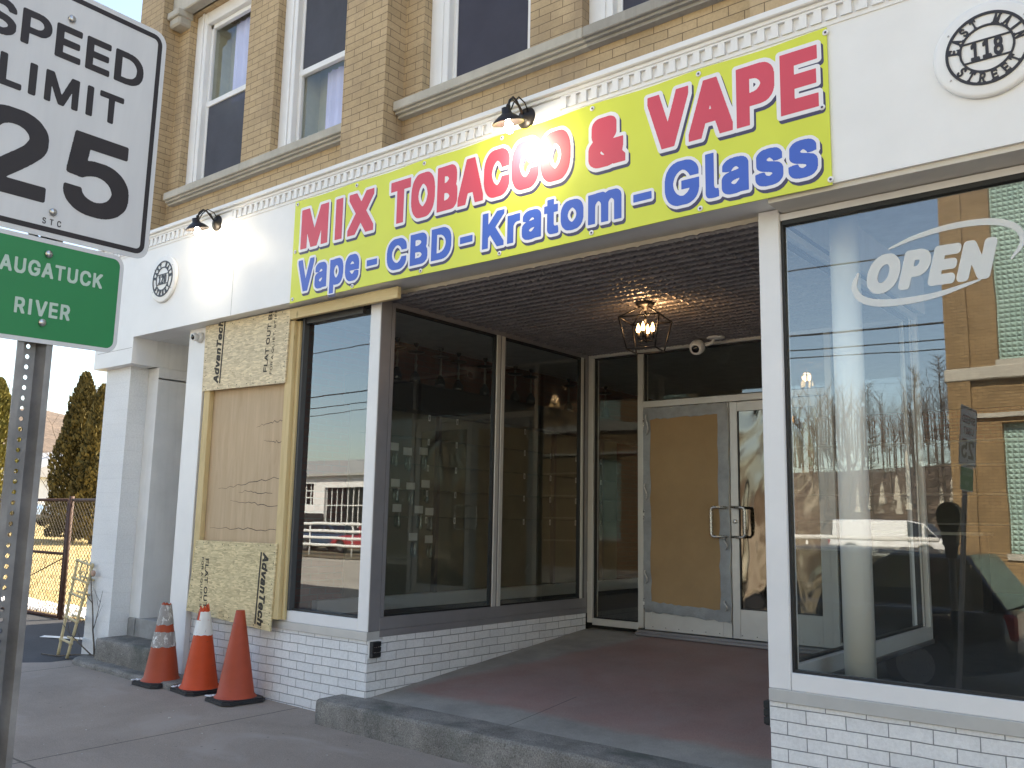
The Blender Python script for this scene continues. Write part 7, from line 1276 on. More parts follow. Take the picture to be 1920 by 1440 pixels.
b = MB(); b.lathe([(.03, 0), (.034, -.02), (.02, -.03)], (-9.32, .06, .90), 'y', 12); b.build("bracket", paint("pinkish_clay", (0.5, 0.33, 0.25), 0.8), t)
BARK = paint("grey_bark", (0.11, 0.09, 0.075), 0.9, 0.3, 30, bump=0.5)
b = MB(); rv = random.Random(4)
def twig(p, d, L, r, depth):
    P = [Vector(p)]; d = Vector(d).normalized()
    for i in range(7):
        d = (d + Vector((rv.uniform(-.16, .16), rv.uniform(-.02, .02), rv.uniform(-.02, .14)))).normalized(); q = P[-1] + d * L / 7; q.y = min(q.y, .082); P.append(q)
    b.tube(P, r, 5, r1=r * .35)
    if depth:
        for i in (2, 4, 5):
            if rv.random() < .8: twig(P[i], (rv.choice((-1, 1)) * rv.uniform(.5, 1), -.05, rv.uniform(.4, 1)), L * rv.uniform(.3, .55), r * .5, depth - 1)
twig((-9.20, .075, .07), (-.12, 0, 1), .95, .010, 2); twig((-9.17, .07, .07), (.06, 0, 1), .20, .007, 0); twig((-9.21, .06, .08), (-.5, -.3, .35), .5, .008, 1)
b.tube([(-8.95, .0, .095), (-9.1, .04, .10), (-9.2, .06, .09), (-9.4, -.02, .085), (-9.62, -.10, .055), (-9.85, -.16, .06)], .008, 5)
v_ = b.build("bare_vine", BARK); tag(v_, "thin leafless vine climbing the white pilaster behind the cream ladder", "plant")

# street sign on perforated post
RETRO = NT("white_retroreflective_sheet"); v = RETRO.obj()
f_ = RETRO.noise(RETRO.obj((5, 5, .6)), 3, 5, .6); sp_ = RETRO.n("SeparateXYZ"); RETRO.l(v, sp_.inputs[0])
ck_ = RETRO.math('ABSOLUTE', RETRO.math('ADD', RETRO.math('SUBTRACT', sp_.outputs[1], -.085), RETRO.math('MULTIPLY', RETRO.math('SUBTRACT', RETRO.noise(RETRO.obj((1, 1, 1)), 14, 5), .5), .03)))
c_ = RETRO.ramp(f_, [(.3, (.66, .665, .68)), (.7, (.74, .745, .76))])
c_ = RETRO.mix(RETRO.math('MULTIPLY', RETRO.math('LESS_THAN', ck_, .0009), .8), c_, (.22, .20, .19))
RETRO.set(c_, .4, 0, .5); RETRO.bump(RETRO.noise(RETRO.obj((1, 1, 1)), 400, 1), .08, .001); RETRO = RETRO.m
SBLACK = paint("sign_black", (0.022, 0.017, 0.022), .45, .15, 8, bump=0); SGREEN = paint("sign_green", (0.016, 0.25, 0.085), .42, .08, 4, bump=.03); SPALE = paint("sign_pale_lettering", (0.52, 0.66, 0.58), .45, .06, 20, bump=0)
GALV = paint("galvanised_steel", (0.33, 0.325, 0.33), .45, .35, 10, metal=.5, bump=.15, streak=.3); GALV_EDGE = paint("sheet_metal_edge", (.55, .55, .56), .4, .1, 20, metal=.5)
sg = thing("street_sign", "speed limit plate above a green river name plate on a perforated steel post", "street sign", (-2.05, -3.74, gz(-2.05, -3.7)), (0, 0, R(5)))
SO = Vector((-1.885, -3.815, 2.338)); KS = .7483
U = Vector((-.087, .995, .039)).normalized(); V = Vector((.073, -.033, .997)); N = U.cross(V).normalized(); V = N.cross(U).normalized()
def SM(u, v, n=0): o = SO + (U * u + V * v + N * n) * KS; return plane_m(o, U, V) @ Matrix.Scale(KS, 4)
def rrect(hw, z0, z1, r, n=6):
    P = []
    for cx_, cz_, a0 in ((hw - r, z1 - r, 0), (-hw + r, z1 - r, 90), (-hw + r, z0 + r, 180), (hw - r, z0 + r, 270)):
        for k in range(n + 1): a = R(a0 + 90 * k / n); P.append((cx_ + r * math.cos(a), cz_ + r * math.sin(a)))
    return P
def spt(u, v, n): return tuple(SO + (U * u + V * v + N * n) * KS)
def frame_ring(mb, hw, z0, z1, r, w, n0):
    A = rrect(hw, z0, z1, r); B = rrect(hw - w, z0 + w, z1 - w, max(.004, r - w)); a = mb.pts([spt(u, v, n0) for u, v in A]); c = mb.pts([spt(u, v, n0) for u, v in B]); m = len(A)
    for i in range(m): mb.face((a + i, a + (i + 1) % m, c + (i + 1) % m, c + i))
def bolt(mb, u, v):
    mb.lathe([(.0082, .0022), (.0082, .005), (.005, .007), (0, .0072)], (0, 0, 0), 'x', 12, Matrix.Translation(SO + (U * u + V * v) * KS) @ N.to_track_quat('X', 'Z').to_matrix().to_4x4())
b = MB(); b.prism(rrect(.305, -.334, .388, .04), .0020, 0, spt); plate = b.build("speed_limit_plate", RETRO, sg)
b = MB(); frame_ring(b, .2905, -.3195, .3735, .03, .0150, .0026); b.build("border", SBLACK, plate)
lettering("black_lettering", "speed_text", SBLACK, SM(0, 0, .0026), .0006, plate); lettering("black_lettering", "speed_small", SBLACK, SM(0, -.289, .0026), .0005, plate)
for v0 in (.304, -.260): b = MB(); bolt(b, 0, v0); b.build("bolt", STEEL, plate)
b = MB(); b.prism(rrect(.230, -.632, -.3385, .035), .0012, -.0008, spt); plate2 = b.build("river_name_plate", SGREEN, sg)
b = MB(); frame_ring(b, .2299, -.6319, -.3386, .035, .0125, .0018); b.build("border", RETRO, plate2)
lettering("pale_lettering", "river_text", SPALE, SM(0, -.4825, .0020), .0006, plate2); lettering("pale_lettering", "river_word", SPALE, SM(0, -.4825, .0020), .0006, plate2)
for v0 in (-.380, -.574): b = MB(); bolt(b, 0, v0); b.build("bolt", STEEL, plate2)
# post: flanged channel, open side forward, with a punched centre web at the back
b = MB(); zt, zb_ = .36, -3.30; dn = -.004; dw = dn - .036
prof = [(u_ - .008, n_) for u_, n_ in [(-.049, dn - .004), (-.049, dn), (-.031, dn), (-.020, dw), (.020, dw), (.031, dn), (.049, dn), (.049, dn - .004), (.0345, dn - .004), (.0225, dw - .004), (-.0225, dw - .004), (-.0345, dn - .004)]]
m = len(prof); A = b.pts([spt(u, zt, n_) for u, n_ in prof]); B = b.pts([spt(u, zb_, n_) for u, n_ in prof])
for i in range(m):
    if i in (3, 9): continue
    j = (i + 1) % m; b.face((A + i, B + i, B + j, A + j))
pitch = .0290; nh = int((zt - zb_) / pitch); hr = .0066; hu = -.008
for i in range(nh):
    z1 = zt - i * pitch; z0 = z1 - pitch; zc = (z0 + z1) / 2; seg = 16
    for n_, hw, flip in ((dw, .020, 0), (dw - .004, .0225, 1)):
        cor = [(hw, z1), (-hw, z1), (-hw, z0), (hw, z0)]; S = []; C = []
        for k in range(seg):
            (xa, za), (xb, zb) = cor[k // 4], cor[(k // 4 + 1) % 4]; q = (k % 4) / 4; S.append(spt(hu + xa + (xb - xa) * q, za + (zb - za) * q, n_))
            a = math.pi / 4 + 2 * math.pi * k / seg; C.append(spt(hu + hr * math.cos(a), zc + hr * math.sin(a), n_))
        S = b.pts(S); C = b.pts(C)
        for k in range(seg):
            f = (C + k, S + k, S + (k + 1) % seg, C + (k + 1) % seg); b.face(f if not flip else f[::-1])
b.build("post", GALV, sg)

# OPEN decal on the right-hand window
DEC = NT("frosted_white_decal"); DEC.set((.86, .89, .90), .6, 0, .2); DEC.b.inputs["Alpha"].default_value = .6; DEC = DEC.m
o = lettering("open_decal", "open_logo", DEC, plane_m((-1.547, .2415, 2.690), (1, 0, 0), (0, 0, 1)), .0006); tag(o, "pale frosted OPEN decal with swooshes on the right display window", "decal")

# ---------------------------------------------------------------- stock inside the shop, along the left wall
SHELF = paint("shelf_laminate", (0.10, 0.09, 0.085), .5); PEG = paint("olive_pegboard", (0.16, 0.15, 0.11), .7, .15, 3); VAL = paint("black_valance", (0.018, 0.016, 0.022), .6)
CLEARG = glass_material("shelf_glass", (.8, .9, .86), 2)
t = thing("display_shelving", "tall wall shelving with glass shelves and small white price tags", "shelf", (-7.6, 5, .5))
MB().box(-7.690, -7.66, 2.0, 7.5, .66, 2.78).build("back_panel", PEG, t)
MB().box(-7.690, -7.45, 1.9, 9.0, 2.785, 3.105, .004).build("valance", VAL, t)
for z in (2.47, 2.16, 1.86, 1.55):
    MB().box(-7.659, -7.50, 2.1, 7.4, z - .008, z).build("glass_shelf", CLEARG, t)
for y in (3.35, 4.55, 5.75, 7.0): MB().box(-7.659, -7.60, y, y + .05, .66, 2.78).build("upright", SHELF, t)
TAGW = paint("white_card", (.72, .72, .70), .7)
for z in (2.76, 2.47, 2.16, 1.86, 1.55):
    for y in (3.07, 3.565, 4.35, 4.93, 5.52, 6.14, 6.8):
        if z == 2.76 and y > 5: continue
        bb = MB(); bb.box(-7.496, -7.494, y - .016, y + .016, z - .075, z); bb.cur = 1; bb.box(-7.4938, -7.4932, y - .005, y + .005, z - .06, z - .018); bb.build("price_tag", [TAGW, VAL], t)
HK = paint("brushed_pipe_metal", (.32, .30, .28), .3, .2, 20, metal=.8); HKD = paint("black_tray", (.02, .02, .022), .4)
h0 = thing("hookah", "slim metal hookah with wide black tray standing on the black valance", "hookah", (0, 0, 0), group="hookahs on the valance")
bb = MB(); bb.lathe([(.05, 0), (.07, .03), (.06, .10), (.03, .15), (.018, .17)], (0, 0, 0), 'z', 16); bb.build("vase", glass_material("vase_glass", (.25, .3, .45), 2), h0, True)
bb = MB(); bb.lathe([(.018, .17), (.012, .2), (.02, .24), (.011, .28), (.018, .33), (.010, .37), (.014, .43), (.010, .46)], (0, 0, 0), 'z', 14); bb.build("stem", HK, h0, True)
bb = MB(); bb.lathe([(.012, .385), (.10, .395), (.105, .405), (.012, .40)], (0, 0, 0), 'z', 22); bb.build("tray", HKD, h0, True)
bb = MB(); bb.lathe([(.010, .46), (.03, .49), (.034, .52), (.024, .50), (0, .50)], (0, 0, 0), 'z', 14); bb.build("bowl", HKD, h0, True)
ys = [2.55, 2.9, 3.29, 3.66, 4.13, 4.81, 5.11, 6.07, 7.0]
for i, y in enumerate(ys):
    o = h0 if i == 0 else dup(h0, (0, 0, 0))
    o.location = (-7.55 - .04 * (i % 2), y, 3.106); o.scale = (1, 1, (.62, .58, .75, .52, .66, .6, .7, .62, .66)[i]) if False else (1, 1, 1)
    o["label"] = "metal hookah with wide black tray on the valance inside the left window"
pk0 = thing("packaged_pipe", "clear packet with pleated white header card hanging on the left wall", "packet", (0, 0, 0), group="packets hanging on the pegboard")
bb = MB(); bb.box(0, .006, -.07, .07, -.09, 0, .002); bb.build("header_card", TAGW, pk0, True)
bb = MB(); bb.lathe([(.02, -.28), (.028, -.24), (.014, -.2), (.022, -.15), (.012, -.1)], (.02, .02, 0), 'z', 10); bb.lathe([(.014, -.26), (.02, -.2), (.010, -.11)], (.02, -.035, 0), 'z', 10); bb.build("glass_pipe", glass_material("pipe_glass", (.75, .85, .8), 3), pk0, True)
i = 0
for y, z in ((2.66, 2.40), (2.88, 2.36), (3.15, 2.38), (2.70, 1.98), (2.95, 1.95), (3.2, 1.99), (2.74, 1.69), (3.10, 1.68), (3.28, 1.66), (3.02, 1.36), (3.29, 1.33)):
    o = pk0 if i == 0 else dup(pk0, (0, 0, 0)); i += 1
    o.location = (-7.655, y, z); o["label"] = "clear packet with white header card hanging on the left wall of the shop"
cb = thing("shop_counter", "long dark counter with a pale top deep inside the shop", "counter", (-5, 8, .5))
MB().box(-6.3, -2.6, 8.0, 8.5, .505, 1.45, .01).build("counter_body", SHELF, cb); MB().box(-6.35, -2.55, 7.95, 8.55, 1.45, 1.49, .005).build("counter_top", INT_CEIL, cb)
sh = thing("wall_cabinet", "tall dark cabinet with pale shelf boards against the back wall of the shop", "shelf", (-3, 12.3, .5))
MB().box(-7, 2.5, 12.2, 12.49, .505, 3.0).build("cabinet_back", PEG, sh)
for z in (1.1, 1.6, 2.1, 2.6, 3.0): MB().box(-7, 2.5, 12.0, 12.199, z, z + .03).build("shelf_board", INT_CEIL, sh)
# ---------------------------------------------------------------- side yard: fence, gate, snow, grass, cypresses, far house
RUST = paint("rusty_brown_pipe", (0.085, 0.040, 0.028), .7, .3, 18, bump=.3); WIRE = paint("brown_coated_wire", (0.075, 0.055, 0.035), .6, .2, 30, bump=0)
def chain_link(x0, x1, y, z0, z1, pitch=.085, r=.0038):
    b = MB(); H = z1 - z0; Lx = x1 - x0; n = int((Lx + H) / pitch)
    for i in range(n + 1):
        for s in (1, -1):
            c = -H + i * pitch if s == 1 else i * pitch
            t0 = max(0, (-c if s == 1 else c - Lx)); t1 = min(H, (Lx - c if s == 1 else c))
            if t1 - t0 < .02: continue
            k = 6; P = []
            P = [(x0 + c + s * t, y + (.003 if s == 1 else -.003), z0 + t) for t in (t0, t1)]
            b.tube(P, r, 4, caps=False)
    return b
t = thing("chain_link_fence", "rusty chain link fence panel between brown post and white pilaster", "fence", (-11.2, 1.24, .05))
b = MB(); b.tube([(-12.49, 1.24, 0), (-12.49, 1.24, 1.74)], .032, 12); b.build("post", RUST, t)
b = MB(); b.tube([(-12.46, 1.24, 1.69), (-9.55, 1.24, 1.69)], .021, 10); b.build("top_rail", RUST, t)
chain_link(-12.46, -9.55, 1.24, .07, 1.68).build("wire_mesh", WIRE, t)
t = thing("chain_link_gate", "rusty chain link gate with mid rail and diagonal brace left of the brown post", "gate", (-14, 1.24, .05))
b = MB(); P = [(-12.56, 1.24, .12), (-12.56, 1.24, 1.69), (-15.2, 1.24, 1.69), (-15.2, 1.24, .12)]; b.tube(P[:2], .022, 10); b.tube(P[1:3], .022, 10); b.tube(P[2:], .022, 10); b.tube([P[0], P[3]], .022, 10)
b.build("gate_frame", RUST, t)
b = MB(); b.tube([(-12.56, 1.24, .96), (-15.2, 1.24, .96)], .021, 10); b.build("mid_rail", RUST, t)
b = MB(); b.tube([(-12.58, 1.235, .90), (-15.1, 1.235, .15)], .008, 8); b.build("brace", RUST, t)
chain_link(-15.19, -12.57, 1.245, .13, 1.68).build("wire_mesh", WIRE, t)
def tuft_mesh(name, n, fn, mat, h, seed, w=.010):
    r = random.Random(seed); b = MB()
    for i in range(n):
        x, y, z = fn(r); a = r.uniform(0, 6.28); hh = h * r.uniform(.5, 1.2); lean = r.uniform(.1, .7) * hh; ww = w * r.uniform(.6, 1.4)
        dx, dy = math.cos(a), math.sin(a); p = r.uniform(0, 6.28)
        k = b.pts([(x - dy * ww, y + dx * ww, z), (x + dy * ww, y - dx * ww, z), (x + dx * lean, y + dy * lean, z + hh)]); b.face((k, k + 1, k + 2))
    return stuff(b.build(name, mat))
STRAW = paint("dead_grass_blade", (0.46, 0.36, 0.17), .9, .3, 3, bump=0)
def gpos(r):
    x = -12.9 - 20 * r.random() ** 1.5; y = 1.6 + 9 * r.random() ** 1.3; return x, y, yard_z(x, y) - .01
tuft_mesh("dead_grass", 9000, gpos, STRAW, .10, 3)
def wpos(r):
    x = r.uniform(-15.5, -9.8); y = 1.33 + r.gauss(0, .05); return x, y, .06
tuft_mesh("dry_weeds", 700, wpos, paint("dry_weed_stem", (0.13, 0.075, 0.05), .9, .3, 5, bump=0), .12, 8, .006)
b = MB(); nx = 60; ny = 8; k = []
for j in range(ny + 1):
    for i in range(nx + 1):
        x = -16.5 + 4.6 * i / nx; y = 1.44 + .75 * j / ny; e = min(1, 4 * min(j, ny - j) / ny) * min(1, 6 * min(i, nx - i) / nx)
        k.append((x, y + .1 * noise.noise(Vector((x * 2, 1, 0))), yard_z(x, y) - .02 + .10 * e * (.6 + .6 * noise.noise(Vector((x * 3, y * 3, 5))))))
q = b.pts(k)
for j in range(ny):
    for i in range(nx): a = q + j * (nx + 1) + i; b.face((a, a + 1, a + nx + 2, a + nx + 1), True)
stuff(b.build("snow_patch", SNOW))
def leaf_mat(name, c1, c2):
    n = NT(name); v = n.coords(); f = n.noise(v, 2.6, 5, .65)
    n.set(n.ramp(f, [(.32, c1), (.66, c2)]), .75, 0, .25); return n.m
CYP = leaf_mat("cypress_foliage", (0.060, 0.050, 0.018), (0.20, 0.155, 0.05)); CYP2 = leaf_mat("olive_cypress_foliage", (0.08, 0.078, 0.018), (0.24, 0.20, 0.05))
def cypress(x, y, h, r, seed, mat, label, n=14000):
    z = yard_z(x, y); t = thing("cypress_tree", label, "tree", (x, y, z), group="cypresses behind the fence")
    b = MB(); b.tube([(x, y, z - .1), (x + .02, y, z + h * .5), (x, y, z + h * .92)], .10, 8, r1=.02); b.build("trunk", BARK, t)
    rr = random.Random(seed); b = MB()
    lobes = [(rr.uniform(0, 6.28), rr.uniform(.05, .9), rr.uniform(.10, .28)) for _ in range(60)]
    for i in range(n):
        u = rr.random() ** .85; a = rr.uniform(0, 6.28)
        prof = (1 - u) ** .62 * (.55 + .45 * min(1, u * 5 + .25)) * 1.1
        bump = 1 + .30 * noise.noise(Vector((math.cos(a) * 1.6, math.sin(a) * 1.6, u * h * 1.3 + seed)))
        rad = r * prof * bump * (rr.random() ** .33)
        if noise.noise(Vector((math.cos(a) * 2.2, math.sin(a) * 2.2, u * h * 2 + 7 * seed))) < -.33: rad *= .72
        p = Vector((x + rad * math.cos(a), y + rad * math.sin(a), z + .10 + u * (h - .1)))
        d = Vector((math.cos(a) * .5 + rr.uniform(-.4, .4), math.sin(a) * .5 + rr.uniform(-.4, .4), 1)).normalized()
        s = d.cross(Vector((rr.uniform(-1, 1), rr.uniform(-1, 1), rr.uniform(-.3, .3)))).normalized(); L = rr.uniform(.07, .16); w = L * rr.uniform(.22, .42)
        k = b.pts([p - s * w * .4, p + d * L * .45 - s * w, p + d * L, p + d * L * .45 + s * w]); b.face((k, k + 1, k + 2, k + 3))
    b.build("crown", mat, t)
cypress(-26.75, 8, 4.95, .84, 3, CYP, "tall dark cypress with pointed top nearest the steel sign post")
cypress(-25.75, 8.1, 4.55, .74, 9, CYP, "shorter dark cypress half hidden by the white pilaster")
cypress(-33.1, 8, 5.1, 1.35, 15, CYP2, "broad olive cypress at the far left edge behind the sign post")
def twig_shrub(x, y, h, label, seed):
    rr = random.Random(seed); b = MB(); z = yard_z(x, y)
    for i in range(46):
        a = rr.uniform(0, 6.28); p = Vector((x + rr.gauss(0, .35), y + rr.gauss(0, .2), z)); P = [p]; d = Vector((math.cos(a) * .5, math.sin(a) * .5, 1)).normalized()
        for k in range(4): d = (d + Vector((rr.uniform(-.35, .35), rr.uniform(-.35, .35), rr.uniform(-.2, .1)))).normalized(); P.append(P[-1] + d * h / 4)
        b.tube(P, .009, 4, r1=.003)
    return tag(b.build("shrub", paint("reddish_twig", (0.10, 0.065, 0.05), .9, .3, 8, bump=0)), label, "shrub")
twig_shrub(-26.6, 6.2, .9, "low bare reddish shrub at the foot of the dark cypress", 3); twig_shrub(-29.5, 6.6, 1.0, "low bare reddish shrub in front of the distant parked car", 4)

# bare deciduous trees
def bare_tree_mesh(seed, h, spread, depth, upright):
    rr = random.Random(seed); b = MB()
    def grow(p, d, L, r, k):
        P = [p]; n = 5
        for i in range(n):
            d = (d + Vector((rr.uniform(-1, 1), rr.uniform(-1, 1), rr.uniform(-.4, 1) * upright)) * .16).normalized(); P.append(P[-1] + d * L / n)
        b.tube(P, r, 6 if k == 0 else 4 if k < 3 else 3, caps=False, r1=r * .55)
        if k >= depth: return
        m = 4 if k else 8
        for j in range(m):
            i = rr.randint(2 if k else 1, n); a = rr.uniform(0, 6.28); s = spread * rr.uniform(.6, 1.2)
            nd = (d * (1 - s * .5) + Vector((math.cos(a), math.sin(a), rr.uniform(-.1, .7))) * s).normalized(); grow(P[i], nd, L * rr.uniform(.36, .62), r * .42, k + 1)
    grow(Vector((0, 0, -.3)), Vector((0, 0, 1)), h * .72, h * .012, 0)
    return b
t1 = bare_tree_mesh(2, 10, .75, 3, .5).build("bare_tree", BARK); b = MB(); rl = random.Random(6); b.tube([(.12 * noise.noise(Vector((0, 0, z))), .1 * noise.noise(Vector((5, 0, z))), z) for z in [-.3 + i * 1.05 for i in range(14)]], .13, 6, r1=.02)
for i in range(230):
    z = 2.2 + 11.0 * rl.random() ** .9; a = rl.uniform(0, 6.28); L = (1.9 * (1 - (z - 2) / 12.5) + .25) * rl.uniform(.6, 1.15); P = [Vector((0, 0, z))]; d = Vector((math.cos(a), math.sin(a), rl.uniform(-.1, .35)))
    for k in range(4): P.append(P[-1] + d * L / 4 + Vector((0, 0, .03 * k)))
    b.tube(P, .018, 3, caps=False, r1=.006)
    for k in (1, 2, 3, 4):
        for s in (1, -1): e = P[k] + Vector((-math.sin(a) * s, math.cos(a) * s, rl.uniform(-.1, .7))) * L * .22 + d * L * .12; b.tube([P[k], e], .008, 3, caps=False, r1=.004)
t2 = b.build("bare_tree", BARK)
t1.location = (-49, 17, .9); tag(t1, "leafless tree standing beyond the yard between cypress and sign post", "tree")
t1.scale = (.55, .55, .5)
def hill_z(x, y): 
    return -0.6 + 15 * max(0.0, math.sin(math.pi * min(1, max(0, (x + 105) / 225)))) ** .6 * max(0.0, math.sin(math.pi * min(1, max(0, (y + 190) / 128)))) ** .8
trees = [(-17.0, -60, .98, 1), (-14.9, -58, 1.0, 1), (-19.8, -59, .9, 1), (-21.5, -58, .8, 0), (-17.8, -66, .9, 0), (-23, -62, .75, 0), (-26, -66, .7, 0), (-12.5, -66, .8, 0), (-29, -60, .65, 0), (-33, -70, .8, 0), (-9.5, -60, .8, 0)]
for i, (x, y, s, kind) in enumerate(trees):
    src = t2 if kind else t1
    o = t2 if i == 0 else src.copy()
    if i: COL.objects.link(o)
    o.location = (x, y, max(-.2, hill_z(x, y)) - .1); o.scale = (s, s, s) if kind else (s, s, s * 1.1); o.rotation_euler = (0, 0, i * 1.9)
    tag(o, "slender tall leafless tree across the road reflected in the right window" if kind else "spreading leafless tree across the road reflected in the right window", "tree", "bare trees across the road")
rr = random.Random(21); b = MB()
for i in range(900):
    if i < 620: x = rr.uniform(-62, 25); y = rr.uniform(-150, -72); z = hill_z(x, y)
    else: x = rr.uniform(-300, -130); y = rr.uniform(-10, 190); z = -0.6 + 27 * max(0, math.sin(math.pi * min(1, max(0, (x + 420) / 330)))) ** .6 * max(0, math.sin(math.pi * min(1, max(0, (y + 20) / 240)))) ** .8
    h = rr.uniform(4, 8); p = Vector((x, y, z - .3))
    b.tube([p, p + Vector((rr.uniform(-.3, .3), 0, h))], .11, 3, caps=False, r1=.02)
    for k in range(9):
        q = p + Vector((0, 0, h * rr.uniform(.35, .95))); a = rr.uniform(0, 6.28); L = h * rr.uniform(.15, .34); b.tube([q, q + Vector((math.cos(a) * L * .7, math.sin(a) * L * .7, L))], .035, 3, caps=False, r1=.008)
stuff(b.build("woodland", paint("grey_brown_twigs", (0.15, 0.115, 0.09), .9, .3, .3, bump=0)))

def simple_house(x, y, w, d, h, rise, wall, roofm, label, name="house"):
    t = thing(name, label, "house", (x, y, 0))
    b = MB(); b.box(x - w / 2, x + w / 2, y - d / 2, y + d / 2, -.5, h); b.build("wall", wall, t)
    b = MB(); o = .4
    b.prism([(-d / 2 - o, h - .12), (d / 2 + o, h - .12), (d / 2 + o, h), (0, h + rise), (-d / 2 - o, h)], -w / 2 - o, w / 2 + o, lambda u, v, q: (x + q, y + u, v)); rf = b.build("roof", roofm, t)
    b = MB(); b.box(x + w * .2, x + w * .2 + .5, y - .3, y + .3, h + rise * .5, h + rise + .8); b.build("chimney", STONE, rf)
    for k in range(3):
        b = MB(); xx = x - w * .3 + k * w * .3; b.box(xx - .5, xx + .5, y - d / 2 - .05, y - d / 2 + .01, 1.4, 2.6); wdw = b.build("window", WHITE, t)
        b = MB(); b.box(xx - .42, xx + .42, y - d / 2 - .056, y - d / 2 - .052, 1.48, 2.52); b.build("pane", LENS, wdw)
    return t
SHINGLE = paint("pale_roof_shingle", (.36, .355, .36), .85, .15, 2, bump=.3)
simple_house(-69, 25.5, 15, 9, 3.9, 2.0, WHITE_DIRTY, SHINGLE, "low white house with pale grey roof seen past the dark cypress")
simple_house(-60.0, 28.0, 3.0, 4, 4.7, 1.0, paint("barn_red", (.26, .03, .035), .8, .15, 2), SHINGLE, "small red outbuilding beside the dark cypress", "shed")

# ---------------------------------------------------------------- vehicles
TYRE = paint("tyre_rubber", (.018, .018, .019), .8, .2, 10); HUBCAP = paint("hubcap_metal", (.42, .42, .43), .3, .1, 10, metal=.9)
HEAD = NT("headlamp_lens"); HEAD.set((.75, .78, .8), .06, 0, .9); HEAD = HEAD.m
TAIL = NT("tail_lamp_lens"); TAIL.set((.30, .012, .012), .12, 0, .8); TAIL = TAIL.m
def car_paint(name, c):
    n = NT(name); n.set(c, .22, 0, .6); n.b.inputs["Coat Weight"].default_value = .6; n.b.inputs["Coat Roughness"].default_value = .04
    d = n.noise(n.obj((1, 1, 1)), 5, 5, .6); n.set(n.mix(n.math('MULTIPLY', d, .25), c, tuple(x * .6 + .03 for x in c))); return n.m
def vehicle(name, label, cat, loc, rotz, paintm, L=4.5, W=1.8, H=1.5, style="suv"):
    t = thing(name, label, cat, loc, (0, 0, rotz)); hw = W / 2
    belt = H * .62
    if style == "van": roof = [(-L * .47, belt, .02), (-L * .46, H, .1), (L * .16, H, .1), (L * .30, H * .93, .12), (L * .41, belt + .02, .04)]; hood = [(L * .41, belt), (L * .49, belt * .82)]
    elif style == "pickup": roof = [(-L * .10, belt, .02), (-L * .07, H, .12), (L * .12, H, .12), (L * .24, belt + .02, .04)]; hood = [(L * .24, belt), (L * .48, belt * .9)]
    elif style == "suv": roof = [(-L * .485, belt, .02), (-L * .41, H * .97, .10), (-L * .2, H, .12), (L * .06, H, .13), (L * .25, belt + .02, .04)]; hood = [(L * .25, belt), (L * .46, belt * .86)]
    else: roof = [(-L * .40, belt, .02), (-L * .24, H * .98, .12), (0, H, .14), (L * .22, belt + .02, .04)]; hood = [(L * .22, belt), (L * .47, belt * .82)]
    zs = lambda x: belt if x <= hood[0][0] else hood[0][1] + (hood[1][1] - hood[0][1]) * min(1, (x - hood[0][0]) / (hood[1][0] - hood[0][0]))
    st = []; n = 30
    ax = (-L * .30, L * .31); wr = H * .21
    for i in range(n + 1):
        x = -L / 2 + L * i / n; e = max(0, (abs(x) - L * .40) / (L * .10)); w = hw * (1 - .14 * e * e); zt = zs(x) - .10 * max(0, e - .3) ** 2
        zb = .24 + .10 * e
        for a in ax:
            dd = abs(x - a)
            if dd < wr * 1.18: zb = max(zb, wr + math.sqrt(max(0, (wr * 1.18) ** 2 - dd * dd)) * .96)
        st.append((x, w, zb, zt))
    b = MB(); rows = []
    for x, w, zb, zt in st:
        half = [(w * .96, zb), (w, min(zb + .08, zt - .1)), (w * 1.005, max(zb + .1, zt * .62)), (w * .975, zt - .07), (w * .92, zt), (w * .45, zt + .015)]
        rows.append(b.pts([(x, y, z) for y, z in half] + [(x, -y, z) for y, z in reversed(half)]))
    m = 12
    for A, B in zip(rows, rows[1:]):
        for k in range(m): b.face((A + k, A + (k + 1) % m, B + (k + 1) % m, B + k), k < 5 or 6 <= k < 11)
    b.face(tuple(rows[0] + k for k in range(m))[::-1]); b.face(tuple(rows[-1] + k for k in range(m)))
    b.build("body", paintm, t, True)
    g = MB(); rows = []
    for x, z, tk in roof: w = hw * .93; k_ = (z - belt) / (H - belt); wt = w - tk * 1.4 * k_; rows.append(g.pts([(x, w - .02, belt - .02), (x, wt, max(belt - .01, z - .05)), (x, wt - .09, z), (x, -wt + .09, z), (x, -wt, max(belt - .01, z - .05)), (x, -w + .02, belt - .02)]))
    nr = len(rows)
    for i, (A, B) in enumerate(zip(rows, rows[1:])):
        for k in range(5):
            glassy = (k in (0, 4)) or (i in (0, nr - 2) and k == 2) or (i == nr - 3 and k == 2 and style == "van")
            if style == "van" and k in (0, 4) and i == 1: glassy = False
            g.cur = 1 if glassy else 0; g.face((A + k, A + k + 1, B + k + 1, B + k), k in (1, 3))
    g.build("cabin", [paintm, LENS], t, True)
    p = MB()
    for i in range(1, nr - 1):
        if style == "van" and i < 2: continue
        x = roof[i][0]
        for s in (1, -1): p.box(x - .05, x + .05, s * (hw * .93 - .07), s * (hw * .93 + .005), belt - .02, belt + (H - belt) * .75)
    p.build("pillar", paintm, t, True)
    for x in ax:
        for s in (1, -1):
            w = MB(); w.lathe([(wr * .6, -.09), (wr * .97, -.10), (wr, -.06), (wr, .06), (wr * .97, .10), (wr * .6, .09)], (x, s * (hw - .11), wr), 'y', 24); wo = w.build("wheel", TYRE, t, True)
            w = MB(); w.lathe([(wr * .62, .10), (wr * .5, .07), (wr * .2, .085), (0, .09)] if s > 0 else [(wr * .62, -.10), (wr * .5, -.07), (wr * .2, -.085), (0, -.09)], (x, s * (hw - .11), wr), 'y', 20)
            o = w.build("hubcap", HUBCAP, wo, True)
